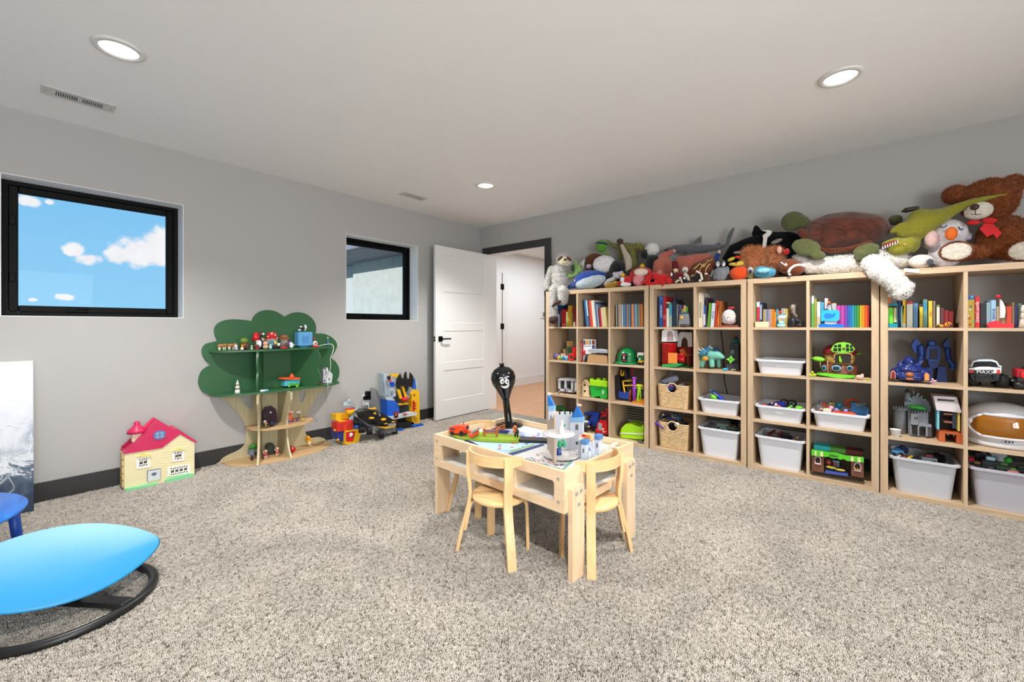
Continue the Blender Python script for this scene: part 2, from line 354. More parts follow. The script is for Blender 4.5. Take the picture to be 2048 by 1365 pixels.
# windows
PANE = glass('window_glass'); REV = C(240, 240, 239, rough=.5)
for i, (a, b, c, d) in enumerate(WIN):   # whiter liner boards inside the window openings
    e = .004; S('trim_window_%d' % (i+1), MB().bb(XL-.15, a, b, XL+.001, a+e, d).bb(XL-.15, c-e, b, XL+.001, c, d).bb(XL-.15, a+e, b, XL+.001, c-e, b+e).bb(XL-.15, a+e, d-e, XL+.001, c-e, d), REV)
for i, (a, b, c, d) in enumerate(WIN):
    nm = 'window_%d' % (i+1); xo = XL-.15
    mb = MB(); t = .03
    for q in ((a, b, a+t, d), (c-t, b, c, d), (a+t, b, c-t, b+t), (a+t, d-t, c-t, d)): mb.bb(xo-.07, q[0], q[1], xo, q[2], q[3])
    root = S(nm, mb, BLACK)
    sb = MB(); t2 = .042; A, B, Cc, D = a+t, b+t, c-t, d-t
    for q in ((A, B, A+t2, D), (Cc-t2, B, Cc, D), (A+t2, B, Cc-t2, B+t2), (A+t2, D-t2, Cc-t2, D)): sb.bb(xo-.05, q[0], q[1], xo-.012, q[2], q[3], .004)
    P(root, 'sash', sb, BLACK)
    P(root, 'pane', MB().bb(xo-.034, A+t2, B+t2, xo-.028, Cc-t2, D-t2), PANE)
    mb = MB().bb(xo-.012, (A+Cc)/2-.16, B+.004, xo+.012, (A+Cc)/2-.06, B+.02, .003).cyl((xo+.006, (A+Cc)/2-.11, B+.02), (xo+.006, (A+Cc)/2-.06, B+.028), .005)
    P(root, 'crank_handle', mb, BLACK)
    for z in (B+.22, D-.22): P(root, 'hinge', MB().bb(xo-.012, A+.004, z-.03, xo+.004, A+.03, z+.03, .003), BLACK)
mb = MB(); x0, y0, z0, x1, y1, z1 = XR+.05, -1.7, .6, XR+.11, 1.0, 2.1; t = .06
for e in ((y0, z0, y0+t, z1), (y1-t, z0, y1, z1), (y0, z0, y1, z0+t), (y0, z1-t, y1, z1), ((y0+y1)/2-t/2, z0, (y0+y1)/2+t/2, z1)): mb.bb(x0, e[0], e[1], x1, e[2], e[3])
S('window_3', mb, BLACK)
# outside the second window: rendered wall of the neighbouring wing under a boarded soffit
STUCCO = C(196, 200, 192, rough=.95, bump=.4, bs=60, var=.06, vs=9)
YO = 3.42; c0 = PY(706, 600, YO).x; ztop = PY(790, 511, YO).z
S('wall_outside', MB().bb(c0, YO, -1, XL-.22, YO+.2, ztop+.4), STUCCO)
S('wall_outside_return', MB().bb(c0-2.6, YO+.14, -1, c0, YO+.34, ztop+.4), C(205, 208, 203, rough=.95))
so = S('soffit_outside', MB().bb(c0-3.2, YO-.75, ztop, XL-.22, YO+.3, ztop+.02), C(128, 131, 138, rough=.8))
for k in range(5):
    P(so, 'soffit_board', MB().bb(c0-3.2, YO-.74+k*.15, ztop-.012, XL-.23, YO-.74+k*.15+.143, ztop), C(128, 131, 138, rough=.8))
P(so, 'fascia', MB().bb(c0-3.2, YO-.79, ztop-.05, XL-.22, YO-.75, ztop+.12), C(140, 143, 148, rough=.8))
S('ground_outside', MB().bb(-30, -30, -.5, 30, 30, -.3), C(170, 168, 160, rough=.95))  # unseen ground, added to bounce sunlight onto the outside wall
S('roof', MB().bb(XL-.3, YF-.4, HC+.2, XR+.3, 10, HC+.3), C(90, 90, 92, rough=.9))
# door opening: lining, casing
mb = MB().bb(DX0-.02, YB-.005, 0, DX0, YB+.16, DZ).bb(DX1, YB-.005, 0, DX1+.02, YB+.16, DZ).bb(DX0-.02, YB-.005, DZ, DX1+.02, YB+.16, DZ+.02)
S('trim_door_jamb', mb, WHITE)
mb = MB().bb(DX0-.092, YB-.02, 0, DX0-.004, YB, DZ+.092, .003).bb(DX1+.004, YB-.02, 0, DX1+.093, YB, DZ+.092, .003).bb(DX0-.004, YB-.02, DZ+.004, DX1+.004, YB, DZ+.092, .003)
S('trim_door_casing', mb, CHAR)
mb = MB().bb(DX0-.092, YB+.14, 0, DX0-.004, YB+.16, DZ+.092).bb(DX1+.004, YB+.14, 0, DX1+.093, YB+.16, DZ+.092).bb(DX0-.004, YB+.14, DZ+.004, DX1+.004, YB+.16, DZ+.092)
S('trim_hall_casing', mb, WHITE)
# the door leaf, swung open against the left wall
dx1 = DX0+.042; dx0 = dx1-.036; dy0, dy1 = YB-.02-.908, YB-.02; dz0, dz1 = .018, 2.038
root = S('door_1', MB().bb(dx0+.008, dy0+.003, dz0+.003, dx1-.008, dy1-.003, dz1-.003), WHITE)
st = .118; rails = [(dz1-.105, dz1), (1.505, 1.605), (1.045, 1.145), (.58, .68), (dz0, .235)]
mb = MB()
mb.bb(dx0, dy0, dz0, dx1, dy0+st, dz1, .002).bb(dx0, dy1-st, dz0, dx1, dy1, dz1, .002)
P(root, 'stile', mb, WHITE)
for a, b in rails: P(root, 'rail', MB().bb(dx0, dy0+st, a, dx1, dy1-st, b, .002), WHITE)
for (a, _), (_, b) in zip(rails, rails[1:]):
    P(root, 'panel', MB().bb(dx0+.006, dy0+st+.012, b+.012, dx1-.006, dy1-st-.012, a-.012, .003), WHITE)
hz_ = .955
mb = MB().box((dx1+.005, dy0+.07, hz_), (.01, .062, .062), None, .003).cyl((dx1+.01, dy0+.07, hz_), (dx1+.05, dy0+.07, hz_), .01).box((dx1+.05, dy0+.125, hz_), (.016, .13, .016), None, .003)
P(root, 'handle', mb, BLACK, 'black lever handle on a square rose')
P(root, 'latch_plate', MB().bb(dx0+.006, dy0-.002, hz_-.03, dx1-.006, dy0+.001, hz_+.03), BLACK)
P(root, 'latch_bolt', MB().bb(dx0+.012, dy0-.01, hz_-.01, dx1-.012, dy0, hz_+.01), C(170, 170, 172, rough=.3, metal=1))
for z in (.25, 1.02, 1.8): P(root, 'hinge', MB().cyl((dx0+.004, dy1+.006, z-.05), (dx0+.004, dy1+.006, z+.05), .006), BLACK)
# hallway beyond
HX = -4.857; HY1 = 9.2
S('floor_hall', MB().bb(HX-.2, YB+.03, -.1, -2.0, HY1, -.004), wood('hall_oak', (196, 142, 100), (214, 164, 122), 'y', .5, .35))
for k in range(int(( -2.0-HX)/.127)):
    x0 = HX+k*.127
    for j in range(5):
        y0 = YB+.03+j*1.2-((k*.53) % 1.2)
        a, b = max(YB+.03, y0), min(HY1, y0+1.2)
        if b-a > .1:
            o = P(bpy.data.objects['floor_hall'], 'floor_plank', MB().bb(x0+.001, a+.001, -.004, x0+.126, b-.001, .001), wood('hall_oak', (196, 142, 100), (214, 164, 122), 'y', .5, .35))
S('wall_hall_left', MB().bb(HX-.1, YB+.14, 0, HX, HY1, HC), HALLW)
S('wall_hall_end', MB().bb(HX-.1, HY1, 0, -1.9, HY1+.1, HC), HALLW)
S('wall_hall_right', MB().bb(-2.0, YB+.14, 0, -1.9, HY1, HC), HALLW)
S('wall_hall_stub', MB().bb(HX, YB+.141, 0, XL-.2, YB+.2, HC), HALLW)
S('ceiling_hall', MB().bb(HX-.1, YB+.14, HC, -1.9, HY1+.1, HC+.1), HALLW)
ya, yb_ = PX(1002, 600, HX).y, PX(1014, 600, HX).y
S('baseboard_hall', MB().bb(HX, yb_, 0, HX+.016, HY1, .135).bb(HX, yb_, .135, HX+.012, HY1, .15).bb(HX, yb_, .0, HX+.024, HY1, .018), WHITE)
S('trim_hall_door', MB().bb(HX, ya, 0, HX+.02, yb_, 2.05, .003), WHITE)
d2 = S('door_2', MB().bb(HX-.06, ya-.9, .01, HX+.035, ya-.014, 2.03, .002), WHITE)
mb = MB().bb(HX+.0, ya-.013, .01, HX+.037, ya-.001, 2.03)
P(d2, 'gap_shade', mb, BLACK)  # solid black strip, paints the shade in the slit beside the door
for z in (.39, 1.095, 1.79): P(d2, 'hinge', MB().bb(HX+.02, ya-.05, z-.05, HX+.045, ya+.035, z+.05, .003), BLACK)
# thermostat on the hall wall
q = PX(1085, 630, HX); tq = thing('thermostat', 'small white wall thermostat with dark screen in the hallway', 'thermostat', q)
P(tq, 'housing', MB().bb(0, -.07, -.07, .022, .07, .07, .004), C(228, 228, 226)); P(tq, 'screen', MB().bb(.022, -.01, -.035, .025, .045, .045), C(95, 97, 98))
# ceiling lights
TRIM = C(226, 225, 222, rough=.5); LENS = emit('lamp_lens', (255, 252, 246), 3.2)
for i, (x, y, lb) in enumerate(((-2.7, .323, 'lit recessed ceiling light above the window with the sky view'), (-.08, 2.8, 'lit recessed ceiling light above the toy bookcases on the right'), (-2.69, 2.836, 'lit recessed ceiling light close to the white door'), (-.08, .323, 'lit recessed ceiling light in the room corner opposite the door'))):
    r = thing('recessed_light', lb, 'ceiling light', (x, y, HC), 0, 'recessed ceiling lights')
    P(r, 'trim_ring', MB().lathe([(.072, .0), (.098, -.002), (.096, -.007), (.074, -.012), (.072, -.003)], n=32), TRIM)
    P(r, 'lens', MB().lathe([(.0, -.002), (.072, -.002), (.072, -.004), (0, -.005)], n=32), LENS)
    l = bpy.data.lights.new('lamp', 'SPOT'); l.energy = L_CAN*4; l.spot_size = math.radians(125); l.spot_blend = .7; l.shadow_soft_size = .06; l.color = (1, .97, .93)
    lo = bpy.data.objects.new('lamp', l); lo.location = (0, 0, -.03); lo.parent = r; COL.objects.link(lo)
# ceiling air vents
VM = C(208, 208, 203, rough=.5)
for i, (xc, y0, y1, hw, lb, slots) in enumerate(((-3.47, .098, .397, .062, 'white ceiling air vent above the window with the sky view', 2), (-3.48, 2.46, 2.75, .06, 'white ceiling air vent between the second window and door', 2))):
    yc = (y0+y1)/2; r = thing('ceiling_vent', lb, 'vent', (xc, yc, HC))
    hl = (y1-y0)/2
    P(r, 'frame', MB().box((0, 0, -.004), (hw*2, hl*2, .008), None, .003), VM)
    for s in (-1, 1):
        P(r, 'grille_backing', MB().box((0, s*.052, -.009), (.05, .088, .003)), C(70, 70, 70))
        for k in range(11): P(r, 'fin', MB().box((0, s*.052-.044+k*.0088, -.0115), (.05, .0032, .006)), VM)
    for s in (-1, 1): P(r, 'screw', MB().cyl((0, s*(hl-.018), -.008), (0, s*(hl-.018), -.0105), .004), C(150, 150, 148))
# return-air grille low on the back wall behind the first bookcase
r = thing('wall_vent', 'white return air grille on wall behind lowest cubby of leftmost bookcase', 'vent', (-1.72, YB, .28))
P(r, 'frame', MB().box((0, -.004, 0), (.5, .008, .3), None, .003), VM)
for k in range(9): P(r, 'fin', MB().box((0, -.012, -.1+k*.025), (.44, .014, .006), (.5, 0, 0)), VM)
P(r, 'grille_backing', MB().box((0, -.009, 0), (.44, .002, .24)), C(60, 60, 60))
# wall outlet with charger
q = PX(731, 796, XL); r = thing('wall_outlet', 'white wall outlet with white plug beneath the black charger', 'outlet', (XL, q.y, .34))
P(r, 'cover_plate', MB().bb(0, -.038, -.06, .006, .038, .06, .002), C(235, 235, 233)); P(r, 'socket', MB().bb(.006, -.017, -.045, .009, .017, -.008, .002).bb(.006, -.017, .008, .009, .017, .045, .002), C(225, 225, 222))
P(r, 'plug', MB().bb(.009, -.02, -.05, .035, .02, -.015, .004), C(240, 240, 240))
r = thing('power_adapter', 'black power adapter plugged into top of the wall outlet', 'charger', (XL, q.y, .34)); P(r, 'body', MB().bb(.0095, -.012, .004, .06, .028, .09, .004), BLACK); P(r, 'pin_block', MB().bb(.0095, -.034, .004, .045, -.012, .04, .003), BLACK)
# ================================================================== BOOKCASES
YS = 3.64; DP = .385; SHZ = [.038, .391, .744, 1.097]; TOPZ = 1.47
def bookcase(x0, cols, label):
    W_ = .076+.335*cols+.018*(cols-1); r = thing('bookcase', label, 'bookcase', (x0, YS, 0), 0, 'pale oak cube bookcases along the back wall')
    v, h = OAK('z'), OAK('x')
    for a in (0, W_-.038): P(r, 'side_panel', MB().bb(a, 0, .038, a+.038, DP, TOPZ-.038, .0008), v)
    P(r, 'bottom_panel', MB().bb(0, 0, 0.002, W_, DP, .038, .0008), h); P(r, 'top_panel', MB().bb(0, 0, TOPZ-.038, W_, DP, TOPZ, .0008), h)
    for k in range(1, cols): P(r, 'divider', MB().bb(.02+.353*k, .002, .038, .038+.353*k, DP, TOPZ-.038), v)
    for k in range(cols):
        for z in SHZ[1:]: P(r, 'shelf', MB().bb(.038+.353*k, .002, z-.018, .373+.353*k, DP, z), h)
    return r
X1, X2, X3, X4 = -2.57, -1.441, -.669, .101
bookcase(X1, 3, 'pale oak cube bookcase three cubbies wide standing nearest the door')
bookcase(X2, 2, 'pale oak cube bookcase with woven baskets in its lower left cubbies')
bookcase(X3, 2, 'pale oak cube bookcase holding rainbow coloured books and the mushroom treehouse')
bookcase(X4, 2, 'pale oak cube bookcase with astronaut helmet, at the right edge')
def cx(bk, c): return (X1, X2, X3, X4)[bk]+.038+.353*c   # left inner edge of a cubby
# ================================================================== PLAY TABLE
ang = math.radians(-3.3); tc_ = Vector((-1.412, 1.845, 0))
tb = thing('play_table', 'birch plywood activity table with open bins in sides and white top', 'table', tc_, ang)
L2, W2, z0, z1, th = .462, .312, .305, .485, .018
b1, b2, bz = BIRCH('x'), BIRCH('y'), BIRCH('z')
hol = [rrect(-L2+.062+.285*k, .34, -L2+.062+.285*k+.238, .434, .014) for k in range(3)]
op = [(-L2, z0), (L2, z0), (L2, z1), (-L2, z1)]
for s in (-1, 1):
    P(tb, 'long_side', MB().prism(op, lambda u, v: (u, s*W2, v), lambda u, v: (u, s*(W2-th), v), hol), b1)
    ho = [rrect(-.155, .34, .155, .434, .014)]
    P(tb, 'short_side', MB().prism([(-W2+th, z0), (W2-th, z0), (W2-th, z1), (-W2+th, z1)], lambda u, v: (s*L2, u, v), lambda u, v: (s*(L2-th), u, v), ho), b2)
P(tb, 'tabletop', MB().bb(-L2+th, -W2+th, .438, L2-th, W2-th, .452), C(238, 238, 236, rough=.35))
P(tb, 'bin_floor', MB().bb(-L2+th, -W2+th, .326, L2-th, W2-th, .338), C(226, 224, 220, rough=.4))
for k in range(2): P(tb, 'bin_divider', MB().bb(-L2+.062+.285*k+.248, -W2+th, .338, -L2+.062+.285*k+.264, W2-th, .438), b2)
SCREW = C(176, 174, 170, rough=.3, metal=.4)
for s in (-1, 1):
    for t in (-1, 1):
        lx, ly = s*(L2+.001), t*(W2-.072)
        P(tb, 'leg', MB().prism([(ly-.045, .0), (ly+.045, .0), (ly+.045, .405), (ly+.035, .415), (ly-.035, .415), (ly-.045, .405)], lambda u, v: (lx, u, v), lambda u, v: (lx+s*.024, u, v)), bz)
        for dy, z in ((-.017, .385), (.017, .39), (0, .335)):
            P(tb, 'bolt', MB().cyl((lx+s*.024, ly+dy, z), (lx+s*.028, ly+dy, z), .0085, n=12), SCREW)
        for z in (.35, .45): P(tb, 'screw', MB().cyl((s*(L2-.03), t*W2, z), (s*(L2-.03), t*(W2+.003), z), .007, n=10), SCREW)
# ================================================================== CHILD CHAIRS
def chair(label, loc, rz):
    r = thing('child_chair', label, 'chair', loc, rz, 'birch child chairs round the play table')
    # local: faces +y, seat centre at origin
    P(r, 'seat', MB().lathe([(0, .262), (.128, .262), (.135, .266), (.135, .28), (.13, .285), (0, .285)], n=36), GOLD('x'))
    pts, wv, tv = [], [], []
    R = .163
    for i in range(25):
        t = math.radians(198+144*i/24); d = Vector((math.cos(t), math.sin(t)*.92, 0))
        e = min(i, 24-i); hgt = .05 if e > 2 else .05*(.72+.09*e)
        pts.append(d*R+Vector((0, .015, .477))); wv.append(Vector((0, 0, hgt))); tv.append(d*.012)
    P(r, 'back_band', MB().ribbon(pts, wv, tv), GOLD('x'))
    for s in (-1, 1):
        a = math.radians(270+s*52); d = Vector((math.cos(a), math.sin(a), 0)); q = Vector((-d.y, d.x, 0))
        prof = [(0.205, 0), (.185, .10), (.158, .20), (.143, .27), (.143, .33), (.152, .40), (.152, .492)]
        pp = smoothpoly([Vector((d.x*x_*1.02, d.y*x_, z)) for x_, z in prof], 4, False)
        P(r, 'rear_leg', MB().ribbon(pp, [q*.04]*len(pp), [d*.016]*len(pp)), GOLD('z'))
        br = smoothpoly([d*.09+Vector((0, 0, .256)), d*.118+Vector((0, 0, .255)), d*.136+Vector((0, 0, .243)), d*.146+Vector((0, 0, .215)), d*.157+Vector((0, 0, .16)), d*.168+Vector((0, 0, .11))], 4, False)
        P(r, 'leg_bracket', MB().ribbon(br, [q*.036]*len(br), [d*.012]*len(br)), GOLD('z'))
        a = math.radians(90-s*55); d = Vector((math.cos(a), math.sin(a), 0)); q = Vector((-d.y, d.x, 0))
        pp = smoothpoly([d*.07+Vector((0, 0, .256)), d*.115+Vector((0, 0, .255)), d*.132+Vector((0, 0, .235)), d*.136+Vector((0, 0, .2)), d*.142+Vector((0, 0, .0))], 4, False)
        P(r, 'front_leg', MB().ribbon(pp, [q*.038]*len(pp), [d*.015]*len(pp)), GOLD('z'))
chair('golden birch child chair at long front side of play table', (-1.372, 1.545, 0), math.radians(5))
chair('golden birch child chair at right short end of play table', (-1.005, 1.79, 0), math.radians(84))
chair('golden birch child chair half hidden behind far left table end', (-1.765, 1.83, 0), math.radians(-90))
# ================================================================== SPINNING SEAT, STOOL, CANVAS
sp = thing('spinning_seat', 'bright blue leaf shaped spinning seat on black tubular ring base', 'seat', (-2.385, .14, 0))
CY = C(34, 146, 204, rough=.42, spec=.6, coat=.15); BK = C(24, 24, 26, rough=.35)
ru, rv = [], []
def leaf(t):  # outline angle -> (along y, across x)
    u = .30*math.cos(t); s_ = math.sin(t); v = .205*s_*(abs(s_)**.12 if s_ else 1)
    if u > 0: v *= (1-(u/.30)**2.4*.25)
    return u, v
rings_t, rings_b = [], []
for k in range(0, 13):
    f = k/12; rt, rb = [], []
    for i in range(56):
        u, v = leaf(2*PI*i/56); u *= f if f else .001; v *= f if f else .001
        dish = .034*f**2.2
        z = .146-.35*v-.03*(u/.3)+dish
        rt.append(Vector((v, u, z))); rb.append(Vector((v*.985, u*.985, z-.012)))
    rings_t.append(rt); rings_b.append(rb)
mb = MB(); mb.loft(rings_t, cap=False); mb.loft(rings_b[::-1], cap=False)
mb.loft([rings_t[-1], [p+Vector((p.x*.02, p.y*.02, -.006)) for p in rings_t[-1]], rings_b[-1]], cap=False)
o = P(sp, 'seat_shell', mb, CY); o.location = (-.04, -.02, 0)
circ = [(.255*math.cos(2*PI*i/48), .255*math.sin(2*PI*i/48), .021) for i in range(48)]
P(sp, 'base_ring', MB().tube(circ, .017, 12, True), BK)
a = math.radians(36)
P(sp, 'crossbar', MB().box((0, 0, .032), (.5, .05, .02), (0, 0, a), .003), BK)
P(sp, 'swivel_hub', MB().cyl((0, 0, .04), (-.02, -.01, .1), .04, .045, 20), BK)
for i in range(4): 
    t = math.radians(20+90*i); P(sp, 'rubber_foot', MB().box((.255*math.cos(t), .255*math.sin(t), .007), (.03, .06, .014), (0, 0, t), .003), C(14, 14, 15, rough=.7))
ls = PX(24, 1060, -3.02)
stl = thing('low_table', 'low blue stained round wooden kids table left of the spinning seat', 'table', (-2.97, -.345, 0))
BLU = wood('blue_stain', (22, 92, 190), (44, 128, 220), 'x', .8, .35)
P(stl, 'tabletop', MB().lathe([(0, .282), (.37, .282), (.388, .287), (.392, .294), (.386, .3), (0, .302)], n=48), BLU)
for dx, dy in ((ls.x+2.97, ls.y+.345), (.2, .18), (-.2, -.2), (.2, -.2)): P(stl, 'leg', MB().cyl((dx, dy, .285), (dx*1.08, dy*1.08, 0), .02, .017), C(18, 78, 180, rough=.4))
cv = thing('canvas_painting', 'unframed abstract navy and grey canvas leaning against the left wall', 'painting', (-3.765, -.28, 0)); cv.rotation_euler = (0, -math.atan2(.13, .9), 0)
def paint_mat():
    m, t, n, k, p = base_mat('abstract_paint'); tx = n.new('ShaderNodeTexCoord'); s_ = n.new('ShaderNodeSeparateXYZ'); k.new(tx.outputs['Object'], s_.inputs[0])
    z = n.new('ShaderNodeTexNoise'); z.inputs['Scale'].default_value = 3.2; z.inputs['Detail'].default_value = 9; z.inputs['Roughness'].default_value = .7; z.inputs['Distortion'].default_value = 1.5; k.new(tx.outputs['Object'], z.inputs['Vector'])
    m1 = n.new('ShaderNodeMath'); m1.operation = 'MULTIPLY_ADD'; k.new(z.outputs['Fac'], m1.inputs[0]); m1.inputs[1].default_value = .85; k.new(s_.outputs[2], m1.inputs[2])
    m2 = n.new('ShaderNodeMath'); m2.operation = 'MULTIPLY_ADD'; k.new(s_.outputs[1], m2.inputs[0]); m2.inputs[1].default_value = -.55; k.new(m1.outputs[0], m2.inputs[2])
    r = n.new('ShaderNodeValToRGB'); k.new(m2.outputs[0], r.inputs[0]); e = r.color_ramp.elements
    e[0].position = .36; e[0].color = rgb((44, 58, 82)); e[1].position = .52; e[1].color = rgb((92, 108, 128))
    for po, c in ((.56, (222, 226, 232)), (.68, (168, 177, 190)), (.8, (214, 218, 226)), (1.0, (226, 229, 233))): x_ = e.new(po); x_.color = rgb(c)
    k.new(r.outputs[0], p.inputs['Base Color']); p.inputs['Roughness'].default_value = .7
    return m
P(cv, 'canvas', MB().bb(-.035, -.36, .0, 0, .36, .905, .003), paint_mat())
random.seed(3); WP = C(238, 240, 242, rough=.6)
for k in range(9):
    y0, z0_ = random.uniform(-.05, .2), random.uniform(.08, .3); pts = [(.001, y0, z0_)]
    for j in range(5): y0 += random.uniform(-.1, .13); z0_ += random.uniform(-.04, .13); pts.append((.001, max(-.3, min(.35, y0)), max(.03, min(.62, z0_))))
    pp = smoothpoly(pts, 6, False); P(cv, 'paint_stroke', MB().tube(pp, .0014, 5), WP)
# ================================================================== TREE BOOKSHELF
TX = -3.921
def TW(zx, zy): p = PX(380+zx/3.9, 600+zy/3.9, TX); return (p.y, p.z)
tr = thing('tree_bookshelf', 'tree shaped kids bookshelf with green crown and pale wood trunk', 'bookshelf', (0, 0, 0))
GR = C(52, 100, 64, rough=.4); GRD = C(46, 92, 58, rough=.4)
crown = [(180, 748), (112, 726), (74, 680), (68, 620), (90, 560), (130, 525), (168, 510), (166, 508), (125, 477), (98, 430), (96, 385), (120, 348), (165, 333), (212, 322), (213, 320), (194, 270), (193, 220), (225, 180), (280, 158), (350, 152), (430, 158), (482, 166), (485, 165), (500, 130), (540, 95), (600, 80), (660, 88), (710, 112), (738, 133), (741, 132), (800, 103), (860, 98), (920, 118), (965, 160), (984, 210), (981, 262), (984, 264), (1040, 264), (1095, 285), (1135, 320), (1148, 360), (1130, 405), (1098, 450), (1100, 453), (1142, 490), (1165, 545), (1160, 605), (1132, 650), (1040, 668), (700, 700), (400, 735)]
def catm(pts, n=3):
    return [tuple(p) for p in smoothpoly([Vector((a, b)) for a, b in pts], n)]
NOTCH = [(168, 510), (166, 508), (212, 322), (213, 320), (482, 166), (485, 165), (738, 133), (741, 132), (981, 262), (984, 264), (1098, 450), (1100, 453), (180, 748), (1132, 650)]
def lobes(pts, cut):
    """smooth between the sharp notches, never across them"""
    i0 = next(i for i, p in enumerate(pts) if p in cut); pts = pts[i0:]+pts[:i0+1]; out, cur = [], [pts[0]]
    for p in pts[1:]:
        cur.append(p)
        if p in cut:
            out += [tuple(q) for q in smoothpoly([Vector(c) for c in cur], 3, False)][:-1] if len(cur) > 2 else [cur[0]]
            cur = [p]
    return out
P(tr, 'crown_panel', MB().prism([TW(*p) for p in lobes(crown, NOTCH)], lambda u, v: (XL+.001, u, v), lambda u, v: (TX, u, v)), GR)
trunk = [(238, 752), (300, 806), (362, 872), (406, 932), (430, 1000), (434, 1080), (420, 1135), (380, 1172), (320, 1200), (262, 1230), (234, 1262), (222, 1292), (560, 1262), (1060, 1150), (1066, 1118), (1050, 1085), (1000, 1070), (950, 1078), (915, 1062), (896, 1020), (894, 960), (920, 880), (960, 805), (1000, 740), (1050, 672), (700, 700), (400, 735)]
h1 = [(392, 758), (492, 748), (492, 850), (480, 856), (450, 840), (415, 800)]; h2 = [(852, 718), (906, 708), (900, 750), (880, 795), (862, 800), (850, 770)]
P(tr, 'trunk_panel', MB().prism([TW(a, b) if b < 1140 else (TW(a, b)[0], max(.001, TW(a, b)[1])) for a, b in catm(trunk, 2)], lambda u, v: (XL+.0165, u, max(v, .001)), lambda u, v: (TX-.001, u, max(v, .001)), [[TW(*p) for p in h1], [TW(*p) for p in h2]]), TRUNK('z'))
def halfshelf(nm, y0, y1, z, dep, m, wav=0):
    pts = [(TX, y0), (TX, y1)]; n = 28; yc, hy = (y0+y1)/2, (y1-y0)/2
    fr = []
    for i in range(n+1):
        t = PI*i/n; fr.append((TX+.02+(dep-.02)*math.sin(t)**.62*(1+wav*math.sin(3*t+.6)), yc+hy*math.cos(t)))
    pts = [(TX, y0)]+[(TX, y1)]+fr
    P(tr, nm, MB().prism(pts, lambda u, v: (u, v, z-.015), lambda u, v: (u, v, z)), m)
halfshelf('upper_shelf', .985, 1.95, .915, .2, GR); halfshelf('lower_shelf', .985, 2.01, .575, .24, GR, .02)
halfshelf('trunk_shelf', 1.235, 1.745, .272, .27, TBOARD('y')); halfshelf('base_board', 1.075, 1.90, .016, .33, TBOARD('y'))
def fin(nm, yb, yf, xf, zs, m, wave):
    """upright fin from (TX,yb) to front (xf,yf); wave(z fraction)-> front setback"""
    n = 18; fr = []
    for i in range(n+1):
        f = i/n; fr.append((1-wave(f), zs[0]+(zs[1]-zs[0])*f))
    poly = [(0, zs[0])]+fr+[(0, zs[1])]; d = Vector((xf-TX, yf-yb, 0)); q = Vector((-d.y, d.x, 0)).normalized()*.0075
    P(tr, nm, MB().prism(poly, lambda u, v: (TX+d.x*u+q.x, yb+d.y*u+q.y, v), lambda u, v: (TX+d.x*u-q.x, yb+d.y*u-q.y, v)), m)
sc_ = lambda f: .10*(1-abs(math.sin(2*PI*(f+.02))))
fin('crown_fin', TW(565, 500)[0], PX(514, 730, -3.70).y, -3.70, (.576, .899), GR, sc_); fin('crown_fin', TW(790, 500)[0], PX(641, 730, -3.70).y, -3.70, (.576, .899), GR, sc_)
wv_ = lambda f: .34*math.sin(PI*min(1, f*1.15))**.8-.0
fin('trunk_fin', TW(555, 1000)[0], PX(515, 850, -3.60).y, -3.60, (.0165, .559), TRUNK('z'), wv_); fin('trunk_fin', TW(690, 1000)[0], PX(583, 900, -3.60).y, -3.60, (.0165, .559), TRUNK('z'), wv_)
P(tr, 'branch_fin', MB().prism([TW(*p) for p in [(720, 705), (770, 700), (742, 800), (722, 828), (708, 800)]], lambda u, v: (TX+.09, u, v), lambda u, v: (TX+.105, u, v)), TRUNK('z'))
# ================================================================== DOLLHOUSE
dh = thing('dollhouse', 'cream folding toy dollhouse with magenta roof leaning on left wall', 'dollhouse', (0, 0, 0))
DXF = -3.755
def DW(zx, zy): p = PX(230+zx/7.584, 820+zy/7.584, DXF); return (p.y, p.z)
CREAM = C(240, 229, 186, rough=.5); MAG = C(208, 40, 92, rough=.4); MINT = C(140, 214, 160, rough=.6)
def dprism(nm, pts, t0, t1, m, lb=None): return P(dh, nm, MB().prism([(a, max(b, .002)) for a, b in (DW(*p) for p in pts)], lambda u, v: (DXF+t0, u, v), lambda u, v: (DXF+t1, u, v)), m, lb)
dprism('house_wall', [(140, 1230), (140, 670), (660, 585), (985, 372), (1205, 500), (1205, 1040), (700, 1130)], -.13, 0, CREAM)
dprism('roof', [(130, 668), (655, 158), (890, 300), (940, 285), (1245, 480), (1225, 505), (985, 370), (708, 580), (130, 672)], -.15, .008, MAG)
P(dh, 'roof_ridge', MB().tube([(DXF-.1, *DW(150, 625)), (DXF-.1, *DW(640, 165))], .012, 6), MAG)
for k in range(13):
    a = DW(150, 700+k*40); b = DW(690, 625+k*38) ; P(dh, 'siding_board', MB().prism([(a[0], a[1]), (b[0], b[1]), (b[0], b[1]-.014), (a[0], a[1]-.014)], lambda u, v: (DXF, u, v), lambda u, v: (DXF+.002, u, v)), CREAM) if 700+k*40 < 1150 else None
for k in range(15):
    y_ = 420+k*42; e0 = 985-min(280, max(0, (y_-372)*1.35)); e1 = 985+min(215, max(0, (y_-372)*1.7)); a = DW(e0, y_+(985-e0)*.11); b = DW(e1, y_-(e1-985)*.12)
    if y_ < 1000: P(dh, 'siding_board', MB().prism([a, b, (b[0], b[1]-.014), (a[0], a[1]-.014)], lambda u, v: (DXF, u, v), lambda u, v: (DXF+.002, u, v)), CREAM)
